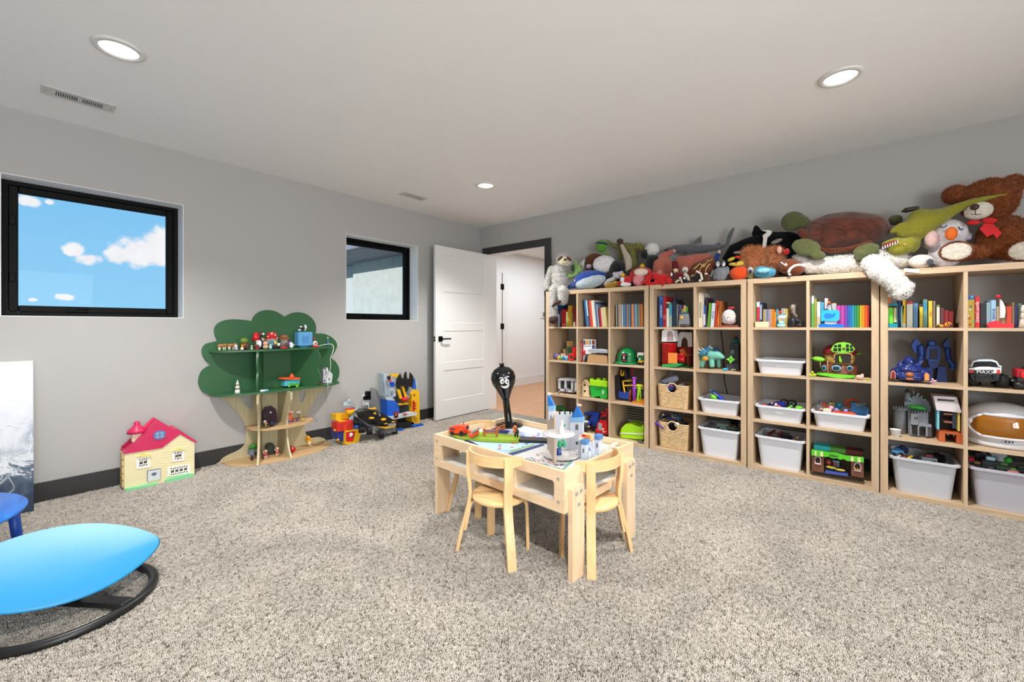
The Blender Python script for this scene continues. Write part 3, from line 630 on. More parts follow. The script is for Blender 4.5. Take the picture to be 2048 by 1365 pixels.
def dwin(x0, y0, x1, y1, sl, pairs):
    w_ = dprism('window_frame', [(x0, y0), (x1, y0-sl), (x1, y1-sl), (x0, y1)], .002, .007, C(246, 244, 236))
    for k in range(pairs):
        f = (k+.5)/pairs; cx_ = x0+40+(x1-x0-80)*f; cy_ = (y0+y1)/2-sl*f
        for dy, hw, hh in ((-42, 8, 7), (42, 8, 7)):
            for dx in (-18, 18):
                q = DW(cx_+dx, cy_+dy); P(w_, 'pane', MB().bb(DXF+.0065, q[0]-.0034, q[1]-.0038, DXF+.0082, q[0]+.0034, q[1]+.0038), C(40, 36, 34))
        q = DW(cx_, cy_); P(w_, 'pane', MB().bb(DXF+.0065, q[0]-.0085, q[1]-.008, DXF+.0082, q[0]+.0085, q[1]+.008), C(74, 66, 54))
dwin(320, 725, 530, 900, 30, 2); dwin(865, 622, 1045, 790, 22, 2); dwin(795, 870, 1140, 1010, 50, 4)
dprism('window_pediment', [(318, 718), (425, 650), (545, 690), (545, 702)], .004, .014, C(232, 222, 130)); dprism('window_pediment', [(858, 628), (960, 572), (1052, 590), (1052, 602)], .004, .014, C(232, 222, 130))
d_ = dprism('front_door', [(495, 1085), (495, 925), (685, 895), (685, 1050)], .002, .009, C(214, 222, 224)); 
q = DW(588, 972); P(d_, 'door_window', MB().prism([(q[0]+a, q[1]+b) for a, b in arc(0, 0, .014, .011, 0, 345, 23)], lambda u, v: (DXF+.009, u, v), lambda u, v: (DXF+.0105, u, v)), C(108, 106, 140))
dprism('door_frame', [(482, 1088), (482, 915), (690, 882), (690, 1040), (684, 1040), (684, 892), (492, 922), (492, 1088)], .002, .011, C(150, 152, 158))
q = DW(672, 378); f_ = P(dh, 'attic_window', MB().prism([(q[0]+a, q[1]+b) for a, b in arc(0, 0, .034, .032, 0, 350, 35)], lambda u, v: (DXF+.008, u, v), lambda u, v: (DXF+.013, u, v)), C(100, 116, 172))
for dx in (-.012, .012):
    for dz in (-.011, .011): P(f_, 'pane', MB().bb(DXF+.0125, q[0]+dx-.009, q[1]+dz-.008, DXF+.0145, q[0]+dx+.009, q[1]+dz+.008), C(140, 170, 200))
dprism('hedge', [(150, 1190), (150, 1260), (625, 1180), (635, 1100), (480, 1130)], .0, .03, MINT); dprism('hedge', [(760, 1060), (760, 1120), (1185, 1020), (1185, 965), (1100, 960), (790, 1040)], .0, .03, MINT)
dprism('doorstep', [(745, 1140), (745, 1152), (1230, 1042), (1225, 1025)], .0, .035, C(128, 62, 54))
q = DW(362, 430); P(dh, 'chimney', MB().bb(DXF-.1, q[0]-.028, q[1]-.03, DXF-.04, q[0]+.028, q[1]+.025), C(236, 226, 196))
P(dh, 'chimney_cap', MB().lathe([(.0, .025), (.055, .025), (.05, .045), (.03, .062), (.016, .078), (.018, .09), (.01, .102), (0, .104)], (DXF-.07, q[0], q[1]), 20), MAG)
for k in range(5): q = DW(125, 720+k*105); P(dh, 'hinge_tab', MB().bb(DXF-.1, q[0]-.004, q[1]-.02, DXF-.02, q[0]+.006, q[1]+.02), C(214, 190, 130))
# ================================================================== VIEW-PLANE BUILDER
class V:
    """builds solid shapes whose middle lies on a real vertical plane (y=val or x=val); positions read off in the picture"""
    def __init__(s, ax, val, crop=(0, 0, 1)): s.ax, s.val, s.c = ax, val, crop
    def px(s, a, b): return s.c[0]+a/s.c[2], s.c[1]+b/s.c[2]
    def pt(s, a, b, dd=0):
        x, y = s.px(a, b); return PY(x, y, s.val+dd) if s.ax == 'y' else PX(x, y, s.val-dd)
    def sc(s, a, b, dd=0): return depth(s.pt(a, b, dd))/FPX/s.c[2]
    def ang(s, a): return math.atan((s.px(a, 0)[0]-1024)/FPX)
    def mb(s, code, sub=2):
        m = MB()
        for cmd in code.split(';'):
            tk = cmd.replace(',', ' ').split()
            if not tk: continue
            op = tk[0]; dd = 0
            if '@' in op: op, q = op.split('@'); dd = float(q)
            a = [float(x) for x in tk[1:]]
            if op == 's':
                m.ell(s.pt(a[0], a[1], dd), a[2]*s.sc(a[0], a[1], dd)*math.cos(s.ang(a[0]))**.5, sub=sub)
            elif op == 'e':   # px py rx ry [rd] [tilt]
                k = s.sc(a[0], a[1], dd); ca = math.cos(s.ang(a[0])); rd = a[4] if len(a) > 4 and a[4] else min(a[2], a[3]); tl = a[5] if len(a) > 5 else 0
                M = Matrix.Rotation(TH-s.ang(a[0]), 4, 'Z') @ Matrix.Rotation(math.radians(tl), 4, 'Y')
                m.ell(s.pt(a[0], a[1], dd), (a[2]*k*ca, rd*k, a[3]*k), M.to_euler(), sub=sub)
            elif op == 'c':
                q = [a[i:i+3] for i in range(0, len(a), 3)]
                for u, v in zip(q, q[1:]):
                    n = max(2, int(math.hypot(v[0]-u[0], v[1]-u[1])/max(1e-6, .45*min(u[2], v[2])))); n = min(n, 14)
                    for i in range(n+1):
                        t = i/n; x, y, r = (u[j]+(v[j]-u[j])*t for j in range(3))
                        m.ell(s.pt(x, y, dd), r*s.sc(x, y, dd)*math.cos(s.ang(x))**.5, sub=sub)
            elif op == 'b':   # x0 y0 x1 y1 depth [bevel]
                cx_ = (a[0]+a[2])/2; p0, p1 = s.pt(a[0], (a[1]+a[3])/2, dd), s.pt(a[2], (a[1]+a[3])/2, dd); za, zb = s.pt(cx_, a[1], dd).z, s.pt(cx_, a[3], dd).z
                bv = a[5] if len(a) > 5 else .0015
                if s.ax == 'y': m.bb(p0.x, s.val+dd, min(za, zb), p1.x, s.val+dd+a[4], max(za, zb), bv)
                else: m.bb(s.val-dd-a[4], p0.y, min(za, zb), s.val-dd, p1.y, max(za, zb), bv)
            elif op == 'k':   # x0 y0 x1 y1 r0 [r1]
                k = s.sc(a[0], a[1], dd)*math.cos(s.ang(a[0])); m.cyl(s.pt(a[0], a[1], dd), s.pt(a[2], a[3], dd), a[4]*k, (a[5] if len(a) > 5 else a[4])*k, 16)
            elif op == 'y':   # wheel/disc facing the plane normal: x y r thickness(m)
                p = s.pt(a[0], a[1], dd); k = s.sc(a[0], a[1], dd)*math.cos(s.ang(a[0]))**.5; d = Vector((0, a[3], 0)) if s.ax == 'y' else Vector((-a[3], 0, 0)); m.cyl(p, p+d, a[2]*k, None, 18)
            elif op == 'w':   # wheel with axle along world direction: x y r thickness angle(deg)
                p = s.pt(a[0], a[1], dd); k = s.sc(a[0], a[1], dd); t = math.radians(a[4]); d = Vector((math.cos(t), math.sin(t), 0))*a[3]/2; m.cyl(p-d, p+d, a[2]*k, None, 18)
            elif op == 'p':   # thickness x y x y ...
                q = [(a[i], a[i+1]) for i in range(1, len(a), 2)]
                P3 = [s.pt(u, v, dd) for u, v in q]
                off = Vector((0, a[0], 0)) if s.ax == 'y' else Vector((-a[0], 0, 0))
                m.prism(list(range(len(q))) and [(i, 0) for i in range(len(q))], lambda i, _: P3[int(i)], lambda i, _: P3[int(i)]+off)
            elif op == 't':   # r x y x y ...
                q = [s.pt(a[i], a[i+1], dd) for i in range(1, len(a), 2)]
                m.tube(smoothpoly(q, 4, False) if len(q) > 2 else q, a[0]*s.sc(a[1], a[2], dd), 6)
        return m
SPLIT = set('wheel leg claw arm foot foot_pad eye horn pillar window door pane hole stud gate_pillar slit_window awning_stripe round_window window_glass window_frame window_box base_leg side_wall headlamp mirror hub_cap eye_patch ear shoulder fist spot tooth tier wood_tier front_flipper rear_flipper claw merlon upper_merlon flower net_pattern shell_seam vent_slot bow picture_square yellow_detail foot_feet tail_fin door_frame fin cheek eyelid launch_arm swing_bar rail'.split())
def islands(me):
    """split a mesh into its connected pieces"""
    bm = bmesh.new(); bm.from_mesh(me); bm.verts.ensure_lookup_table(); seen = set(); out = []
    for v in bm.verts:
        if v.index in seen: continue
        st = [v]; seen.add(v.index); comp = []
        while st:
            q = st.pop(); comp.append(q.index)
            for e in q.link_edges:
                u = e.other_vert(q)
                if u.index not in seen: seen.add(u.index); st.append(u)
        out.append(set(comp))
    if len(out) < 2: bm.free(); return [me]
    res = []
    for c in out:
        b2 = bm.copy(); b2.verts.ensure_lookup_table(); bmesh.ops.delete(b2, geom=[b2.verts[i] for i in range(len(b2.verts)) if i not in c], context='VERTS')
        m2 = bpy.data.meshes.new(me.name); b2.to_mesh(m2); b2.free(); m2.materials.append(me.materials[0]); res.append(m2)
    bm.free(); return res
FIT = False
class Fig:
    def __init__(s, name, label, cat, v, group=None): s.a = (name, label, cat, group); s.v = v; s.parts = []; s.fit = FIT
    def add(s, name, mat, code, re=0, fuzz=0, label=None, sm=2, sub=None, parent=None):
        mb = s.v.mb(code, (2 if re else (sub or 2)))
        if re: me = remesh(mb, re, fuzz, sm)
        else: me = mb.mesh(name)
        me.name = name; me.materials.clear(); me.materials.append(mat)
        for q in (islands(me) if name in SPLIT else [me]): s.parts.append((name, q, label, parent))
        return s
    def fur(s, n, ln, mat, wid=.0016, droop=.3):
        """short hairs over the part added last"""
        me = s.parts[-1][1]; ps = me.polygons; vs, fs = [], []
        for i in range(n):
            p = ps[random.randrange(len(ps))]; c = Vector(p.center); nn = Vector(p.normal); r = Vector((random.gauss(0, 1), random.gauss(0, 1), random.gauss(0, 1))); t = nn.cross(r)
            if t.length < .01: continue
            t.normalize(); c += (t*random.uniform(-1, 1)+nn.cross(t)*random.uniform(-1, 1))*.005; d = (nn+r*.35+Vector((0, 0, -droop))).normalized()*ln*random.uniform(.6, 1.2); k = len(vs)
            vs += [c-t*wid, c+t*wid, c+d]; fs.append((k, k+1, k+2))
        m = bpy.data.meshes.new('fur'); m.from_pydata(vs, [], fs); m.materials.append(mat); s.parts.append(('fur', m, None, None)); return s
    def raw(s, name, me, mat, label=None, parent=None):
        if isinstance(me, MB): me = me.mesh(name)
        if not me.materials: me.materials.append(mat)
        s.parts.append((name, me, label, parent)); return s
    def done(s, rest=None, rz=0):
        lo = [min(v.co[i] for _, me, _, _ in s.parts for v in me.vertices) for i in range(3)]; hi = [max(v.co[i] for _, me, _, _ in s.parts for v in me.vertices) for i in range(3)]
        base = Vector(((lo[0]+hi[0])/2, (lo[1]+hi[1])/2, lo[2])); n, l, c, g = s.a
        M = Matrix.Translation(-base)
        for _, me, _, _ in s.parts: me.transform(M)
        z = base.z if rest is None else rest
        if rest is not None and s.fit:   # keep the upper half where the picture shows it, let the underside reach what it stands on
            mid = .5*(lo[2]+hi[2])-lo[2]; dz = lo[2]-rest
            for _, me, _, _ in s.parts:
                for v in me.vertices: v.co.z = (mid-(mid-v.co.z)*(mid+dz)/mid if v.co.z < mid else v.co.z)+dz
        if len(s.parts) == 1:
            o = link(n, s.parts[0][1]); tag(o, l, c, g); o.location = (base.x, base.y, z); o.rotation_euler[2] = rz; return o
        r = thing(n, l, c, (base.x, base.y, z), rz, g); made = {}
        for pn, me, lb, par in s.parts:
            o = link(pn, me, made[par] if par else r); made[pn] = o
            if lb: o['label'] = lb
            if pn == 'fur': o['kind'] = 'stuff'
        return r
def RED(d=0): return C(200, 30, 34, rough=.35)
YEL, ORG, BLUE, NAVY, LIME, GREEN, TEAL, PURP, PINK, GREY, LGREY, WHT, BLK, BRN, TAN, CRM = (C(*c, rough=.4) for c in ((240, 186, 28), (232, 104, 30), (34, 84, 190), (34, 44, 92), (140, 206, 40), (34, 150, 70), (52, 170, 180), (124, 60, 170), (232, 150, 170), (128, 130, 136), (186, 190, 196), (238, 238, 238), (20, 20, 22), (110, 62, 38), (206, 172, 128), (240, 228, 200)))
REDM = C(204, 28, 34, rough=.35); DRED = C(120, 24, 32, rough=.5); SKY = C(120, 186, 220, rough=.4); STEEL = C(110, 116, 126, rough=.35)
# ================================================================== ON THE PLAY TABLE
ZT = .452
def on_table(px, py, dz=0): return PZ(px, py, ZT+dz)
# printed sheets under the toys
def sheet(label, corners, col, z, deco):
    r = thing('activity_sheet', label, 'sheet', (0, 0, ZT), 0)
    P3 = [PZ(860+a/4.876, 730+b/4.876, ZT) for a, b in corners]
    P(r, 'paper', MB().prism([(p.x, p.y) for p in P3], lambda u, v: (u, v, z), lambda u, v: (u, v, z+.001)), C(*col, rough=.6))
    for kind, a, b, s_, c, t in deco:
        p = PZ(860+a/4.876, 730+b/4.876, ZT)
        if kind == 'T': T(r, t, s_, (p.x, p.y, z+.0012), (0, 0, TH+.25), C(*c, rough=.6), 'letter')
        elif kind == 'B':
            q = [PZ(860+x/4.876, 730+y/4.876, ZT) for x, y in t]; P(r, 'printed_band', MB().prism([(k.x, k.y) for k in q], lambda u, v: (u, v, z+.001), lambda u, v: (u, v, z+.0015)), C(*c, rough=.6))
        elif kind == 'D':
            P(r, 'printed_picture', MB().prism([(p.x+s_*x, p.y+s_*y) for x, y in arc(0, 0, 1, .7, 0, 330, 11)], lambda u, v: (u, v, z+.001), lambda u, v: (u, v, z+.0014)), C(*c, rough=.6))
random.seed(5)
cols5 = [(206, 62, 92), (60, 110, 190), (70, 150, 90), (230, 150, 60), (120, 80, 170), (90, 180, 200)]
sheet('blue bordered activity sheet with small pictures behind the green mat', [(400, 690), (640, 615), (1120, 690), (1120, 760), (700, 740)], (178, 190, 214), .0005,
      [('B', 0, 0, 0, (24, 44, 120), [(400, 690), (640, 615), (780, 650), (690, 740)])]+[('D', random.uniform(900, 1110), random.uniform(668, 730), .012, random.choice(cols5), 0) for _ in range(9)]+[('D', 740, 680, .02, (214, 70, 60), 0)])
sheet('pale blue activity sheet with navy border in front of the green mat', [(330, 745), (560, 735), (1120, 770), (1125, 790), (800, 890)], (166, 194, 212), .0018,
      [('B', 0, 0, 0, (22, 38, 100), [(330, 745), (370, 740), (470, 785), (440, 795)]), ('B', 0, 0, 0, (22, 38, 100), [(800, 890), (760, 872), (1095, 775), (1125, 790)]), ('B', 0, 0, 0, (120, 160, 70), [(790, 855), (770, 848), (1010, 780), (1030, 785)]), ('B', 0, 0, 0, (214, 80, 110), [(440, 795), (447, 791), (640, 848), (640, 852)])]+[('D', random.uniform(560, 960), random.uniform(765, 830), .011, random.choice(cols5), 0) for _ in range(12)])
LT = [('L', 1005, 920, (60, 80, 90)), ('E', 1055, 890, (170, 60, 120)), ('G', 1100, 875, (150, 150, 60)), ('T', 1060, 950, (190, 60, 80)), ('I', 1105, 945, (190, 60, 80)), ('H', 1000, 945, (50, 70, 90)), ('O', 1180, 960, (200, 60, 60)), ('W', 1250, 990, (50, 54, 70)), ('K', 1300, 985, (50, 54, 70)), ('M', 1340, 950, (70, 120, 80)), ('Q', 1120, 990, (70, 150, 170)), ('C', 960, 930, (40, 60, 90)), ('S', 1380, 930, (60, 110, 90)), ('A', 1150, 915, (190, 80, 90))]
sheet('white letter tracing sheet with scattered capital letters under the castle', [(810, 895), (1130, 790), (1500, 850), (1310, 1030)], (208, 209, 210), .0032, [('B', 0, 0, 0, (120, 170, 168), [(1310, 1030), (1290, 1020), (1480, 845), (1500, 850)])]+[('T', a, b, .042, c, t) for t, a, b, c in LT])
# green track mat and black strip
g = [PZ(860+a/4.876, 730+b/4.876, ZT) for a, b in ((190, 694), (240, 684), (340, 680), (560, 692), (720, 706), (880, 722), (872, 750), (860, 770), (700, 768), (500, 758), (340, 740), (240, 720))]
one('green_play_mat', MB().prism([(p.x, p.y) for p in g], lambda u, v: (u, v, ZT+.0048), lambda u, v: (u, v, ZT+.02)), C(140, 168, 44, rough=.9, bump=.4, bs=220), 'long grass green play strip under the orange farm toys', 'mat')
g = [PZ(860+a/4.876, 730+b/4.876, ZT) for a, b in ((872, 728), (1150, 742), (1150, 775), (872, 765))]
one('black_track_piece', MB().prism([(p.x, p.y) for p in g], lambda u, v: (u, v, ZT+.0048), lambda u, v: (u, v, ZT+.018)), C(28, 26, 28, rough=.6), 'black flat toy road piece between green strip and castle', 'toy road')
# orange harvester
def local(name, label, cat, px, py, rz, z=ZT, group=None): p = PZ(px, py, z); return thing(name, label, cat, (p.x, p.y, z), rz, group)
hv = local('toy_harvester', 'red orange toy combine harvester on the green play strip', 'toy vehicle', 927, 871, TH-.35, ZT+.02); OR = C(214, 66, 30, rough=.4)
P(hv, 'body', MB().loft([[(-.075, y*.026, .012), (-.075, y*.026, .04)][::1] for y in (-1, 1)], cap=False) if 0 else MB().prism([(-.085, .018), (-.078, .045), (-.05, .052), (-.02, .06), (0, .058), (.012, .03), (.015, .014), (-.07, .012)], lambda u, v: (u, -.024, v), lambda u, v: (u, .024, v)), OR)
P(hv, 'cab', MB().box((.01, 0, .045), (.03, .042, .028), None, .004), OR); P(hv, 'cab_window', MB().box((.0255, 0, .047), (.002, .034, .016)), C(40, 44, 50)); P(hv, 'side_window', MB().box((-.06, -.0245, .036), (.03, .002, .009)), C(50, 52, 56))
P(hv, 'exhaust', MB().cyl((-.005, .01, .055), (-.005, .01, .075), .002), BLK); P(hv, 'feeder', MB().box((.04, 0, .02), (.04, .02, .014), (0, .3, 0)), OR)
P(hv, 'header', MB().box((.068, 0, .014), (.026, .09, .02), None, .003), OR); P(hv, 'reel', MB().box((.075, 0, .03), (.008, .088, .028), (0, .6, 0)), C(140, 140, 142, rough=.5))
for x, r_ in ((-.06, .012), (0.0, .015)):
    for y in (-1, 1): P(hv, 'wheel', MB().cyl((x, y*.022, r_), (x, y*.03, r_), r_, None, 16), BLK)
# wooden fence pieces
def fence(label, px, py, rz):
    r = local('toy_fence', label, 'toy fence', px, py, rz, ZT+.02, 'brown toy fence pieces on the play strip'); W = C(170, 92, 42, rough=.5, var=.2, vs=90)
    for x in (-.036, .036): P(r, 'post', MB().box((x, 0, .022), (.012, .012, .044), None, .002))
    for k, z in enumerate((.018, .034)): P(r, 'rail', MB().cyl((-.045, 0, z), (.045, 0, z+.002), .005, None, 8))
    for c in r.children: c.data.materials.append(W)
fence('brown toy fence piece in front of the harvester reel', 981, 873, TH-.1); fence('brown toy fence piece angled away from the first, nearer black balloon toy', 1001, 865, TH+1.0)
fg = local('toy_animal', 'small orange and black toy animal standing beside the black road piece', 'toy animal', 1033, 874, TH-.6, ZT+.02)
P(fg, 'body', MB().ell((0, 0, .03), (.016, .012, .018)), C(40, 36, 36)); P(fg, 'head', MB().ell((-.006, -.006, .055), (.012, .011, .012)).ell((-.012, -.013, .05), .006), C(206, 108, 60)); P(fg, 'chest', MB().ell((-.008, -.008, .032), (.011, .008, .015)), C(206, 108, 60))
for x in (-.009, .008): P(fg, 'leg', MB().cyl((x, 0, 0), (x, 0, .018), .005), C(30, 28, 28))
# inflatable punching toy
bt = on_table(1018, 852); bl = thing('punching_balloon_toy', 'black inflatable punching toy with white smiling face standing on table', 'toy', (bt.x, bt.y, ZT+.003)); GB = C(12, 12, 13, rough=.12, coat=.3)
P(bl, 'base_plate', MB().lathe([(0, 0), (.086, 0), (.092, .003), (.088, .007), (.05, .012), (.046, .022), (.03, .024), (0, .024)], n=40), GB)
tl = Matrix.Rotation(TH, 4, 'Z') @ Matrix.Rotation(math.radians(-7), 4, 'Y')
P(bl, 'tube', MB().lathe([(.028, .02), (.024, .03), (.0225, .12), (.022, .17), (.026, .178)], M=tl, n=20), GB)
P(bl, 'inflatable', MB().lathe([(.0, .172), (.026, .172), (.03, .19), (.052, .235), (.075, .28), (.082, .315), (.074, .35), (.052, .376), (.024, .388), (.016, .393), (0, .395)], M=tl, n=32), GB)
P(bl, 'valve', MB().lathe([(.012, .385), (.012, .40), (.015, .402), (.015, .41), (0, .412)], M=tl, n=12), C(20, 20, 21))
vb = V('y', bt.y-.079*.77, (860, 730, 4.876)); fw = C(236, 236, 238, rough=.5)
def face(nm, code):
    me = vb.mb(code).mesh(nm); me.transform(Matrix.Translation(-Vector(bl.location))); me.materials.append(fw)
    o = link(nm, me, bl); return o
fw2 = bl
def facepatch(nm, poly, c=fw):
    """printed patch wrapped on the balloon: polygon in crop pixels projected on the balloon skin"""
    bm = bmesh.new(); pts = []
    for a, b in poly:
        d = Vector(ray(860+a/4.876, 730+b/4.876)).normalized(); o_ = Vector((0, 0, CH)); ctr = Vector(bl.location)+(tl @ Vector((0, 0, .312)))
        # ellipsoid hit
        Dg = Vector((1/.0815, 1/.0815, 1/.085)); oo = Vector([(o_-ctr)[i]*Dg[i] for i in range(3)]); dq = Vector([d[i]*Dg[i] for i in range(3)])
        A, B, C_ = dq.dot(dq), 2*oo.dot(dq), oo.dot(oo)-1; disc = B*B-4*A*C_; t = (-B-math.sqrt(max(0, disc)))/(2*A); pts.append(o_+d*(t-.004)-Vector(bl.location))
    vs = [bm.verts.new(p) for p in pts]; f = bm.faces.new(vs); r = bmesh.ops.triangulate(bm, faces=[f]); me = bpy.data.meshes.new(nm); bm.to_mesh(me); bm.free(); me.materials.append(c); link(nm, me, bl)
for ex in (703, 750):
    facepatch('eye', arc(ex, 163, 21, 26, 0, 350, 18))
    facepatch('pupil', arc(ex+5, 165, 9, 12, 0, 345, 12), C(20, 20, 22)); facepatch('eye_glint', arc(ex+3, 161, 3, 5, 0, 330, 8))
facepatch('eyebrow', [(672, 140), (680, 124), (696, 120), (712, 128), (722, 142), (714, 140), (700, 130), (684, 132)]); facepatch('eyebrow', [(730, 138), (738, 122), (754, 112), (768, 112), (776, 122), (764, 120), (748, 124), (738, 134)])
facepatch('smile', [(690, 196), (708, 208), (732, 208), (754, 198), (770, 176), (774, 198), (762, 222), (738, 233), (714, 230), (698, 216)])
# castle toy
cs = thing('toy_castle', 'white wooden toy castle with blue pointed roofs and round floors', 'toy castle', (0, 0, ZT+.0045)); 
def T8(a, b): return (1060+a/7.582, 770+b/7.582)
CW, CBL, CB2, PLY = C(200, 208, 222, rough=.5), C(36, 116, 200, rough=.5), C(130, 178, 226, rough=.5), C(188, 170, 154, rough=.6)
p0 = PZ(*T8(385, 1215), ZT+.0045); vd = Vector(ray(*T8(315, 700))); vd.z = 0; vd.normalize(); vd = Vector((vd.x*math.cos(.14)-vd.y*math.sin(.14), vd.x*math.sin(.14)+vd.y*math.cos(.14), 0)); wid = .25
nrm = Vector((vd.y, -vd.x, 0))
def bd(u, z, o=0): return Vector((p0.x, p0.y, 0))+vd*u+nrm*o+Vector((0, 0, z))
hb = .275
prof = [(0, 0), (wid, 0), (wid, hb+.02), (wid*.25, hb+.0), (.0, hb-.035)]
P(cs, 'side_board', MB().prism(prof, lambda u, v: bd(u, v, -.006), lambda u, v: bd(u, v, .006)), PLY)
vq = V('y', p0.y-.012, (1060, 770, 7.582))
def tpart(nm, m_, code):
    me = vq.mb(code).mesh(nm); me.transform(Matrix.Translation(-Vector(cs.location))); me.materials.append(m_); return link(nm, me, cs)
tpart('far_turret_wall', CW, 'p@.004 .01 280 540 280 380 358 380 352 470 340 505 325 470 310 450'); tpart('far_turret_band', CB2, 'p .016 276 388 276 316 364 318 362 384'); tpart('far_turret_roof', CBL, 'p .014 270 320 268 160 280 165 358 318'); tpart('flag', C(236, 220, 190), 'p .004 268 165 266 110 290 118 345 132 310 150 284 160')
# second board, facing the viewer, with battlements and a tower
bc = PZ(*T8(640, 1000), ZT+.0045); yb8 = bc.y+.01
v8 = V('y', yb8, (1060, 770, 7.582))
def cpart(nm, m_, code): 
    me = v8.mb(code).mesh(nm); me.transform(Matrix.Translation(-Vector(cs.location))); me.materials.append(m_); return link(nm, me, cs)
cpart('battlement_wall', CW, 'p .012 385 1050 385 410 417 410 417 458 460 458 460 410 497 410 497 458 540 458 540 410 578 410 578 458 605 458 622 410 622 1010')
cpart('tower_wall', CW, 'p@-.012 .012 605 1010 605 565 800 565 800 760 730 760 730 985')
cpart('tower_band', CB2, 'p@-.014 .014 608 568 608 500 806 490 806 562'); cpart('tower_roof', CBL, 'p@-.013 .012 622 498 712 322 800 490')
cpart('tower_window', C(96, 98, 104), 'p@-.0135 .003 688 690 688 620 700 602 722 602 730 620 730 692'); cpart('tower_sill', CW, 'b@-.016 684 690 736 700 .006')
cpart('flag', C(236, 220, 190), 'p@-.004 .004 712 322 716 286 740 292 780 302 776 326 740 322 722 326')
for nm, a, b, r_ in (('upper_floor', 430, 752, .073), ('lower_floor', 470, 1068, .088)):
    zf = .165 if nm == 'upper_floor' else .006
    c_ = PZ(*T8(a, b), ZT+.0045+zf); P(cs, nm, MB().lathe([(0, 0), (r_, 0), (r_+.002, .003), (r_, .006), (0, .006)], (c_.x, c_.y, zf), 40), C(198, 192, 192, rough=.5))
cs2 = thing('toy_castle_gate', 'small white toy castle gate with blue battlements at table end', 'toy castle', (0, 0, ZT+.0045)); vg = V('y', PZ(*T8(860, 1150), ZT).y, (1060, 770, 7.582)); GRY = C(160, 164, 176, rough=.6)
def gpart(nm, m_, code):
    me = vg.mb(code).mesh(nm); z_ = min(v.co.z for v in me.vertices); me.transform(Matrix.Translation(-Vector(cs2.location))); me.materials.append(m_); return link(nm, me, cs2)
gpart('gate_tower', CW, 'b 770 905 850 1190 .03'); gpart('gate_tower', CW, 'b@.05 975 835 1050 1075 .03')
gpart('gate_wall', CW, 'p@.02 .012 840 1130 840 895 860 870 880 895 900 865 925 890 945 860 965 880 965 1110 915 1120 915 985 900 955 875 950 850 970 845 1000 845 1132')
gpart('tower_cap', C(84, 132, 188, rough=.5), 'b@-.004 765 840 855 910 .038'); gpart('tower_cap', C(84, 132, 188, rough=.5), 'b@.046 970 765 1056 835 .038')
gpart('cap_side', GRY, 'b@.004 725 850 768 1195 .03'); gpart('slit_window', C(110, 112, 122), 'p@-.002 .003 796 1035 796 980 808 962 820 980 820 1030'); gpart('slit_window', C(110, 112, 122), 'p@.048 .003 1006 960 1006 900 1016 885 1026 900 1026 950')
gpart('red_flag', REDM, 'b@.02 785 755 835 795 .004'); gpart('orange_roof_piece', C(226, 140, 70), 'b@.03 835 765 910 815 .01'); gpart('blue_peg', C(60, 60, 66), 'b@.02 690 868 722 910 .01')
bx_ = PZ(*T8(880, 700), ZT); v9 = V('y', yb8+.06, (1060, 770, 7.582))
Fig('picture_block', 'blue and yellow printed picture block behind the castle tower', 'toy block', v9).add('block', C(84, 168, 206), 'b 805 655 955 760 .03').add('printed_panel', C(224, 196, 130), 'b@-.002 815 665 890 735 .003').add('wood_edge', C(196, 128, 80), 'b@.002 805 640 955 656 .03').done(ZT+.005)
# little figures on the castle floors
zu = ZT+.0045+.171; zl = ZT+.0045+.012
vf = V('y', PZ(*T8(480, 735), zu).y, (1060, 770, 7.582))
Fig('toy_figurine', 'white and pink princess style figurine on the upper castle floor', 'figurine', vf).add('skirt', C(244, 226, 232), 'k 480 735 480 620 55 18').add('torso', WHT, 'e 484 600 20 32').add('head', C(240, 206, 186), 's 486 562 18').add('hair', WHT, 'e 484 552 20 14; s 470 560 8').add('bouquet', GREEN, 's 530 610 14; s 522 628 10').done(zu)
vf = V('y', PZ(*T8(445, 1060), zl).y, (1060, 770, 7.582))
Fig('toy_figurine', 'green figurine with blue spotted base on the lower castle floor', 'figurine', vf).add('base', C(36, 70, 150), 'k 440 1075 440 985 42 34').add('body', C(40, 150, 100), 'e 455 930 44 50; e 520 920 28 50').add('head', C(40, 150, 100), 's 450 885 30; s 500 860 22').add('spots', WHT, 's@-.008 420 1030 7; s@-.009 450 1045 7; s@-.009 440 1010 6; s@-.008 465 1020 6').add('trim', C(170, 60, 60), 'e@.01 530 930 18 26').done(zl)
# small letter blocks on right rim
pa, pb = PZ(*T8(1090, 1030), ZT), PZ(*T8(1310, 930), ZT)
for i in range(9):
    p = pa.lerp(pb, i/8); one('letter_bead', MB().box((0, 0, .009), (.016, .012, .018), (0, .1*(i % 3), .2*i), .002), C(*[(236, 226, 206), (226, 206, 170), (240, 238, 232)][i % 3], rough=.5), 'small cream letter bead, %s in the row along right table rim' % ('nearest', 'second nearest', 'third', 'fourth', 'middle', 'fourth farthest', 'third farthest', 'second farthest', 'farthest')[i], 'bead', 'cream letter beads', (p.x, p.y, ZT+.004), .3*i)
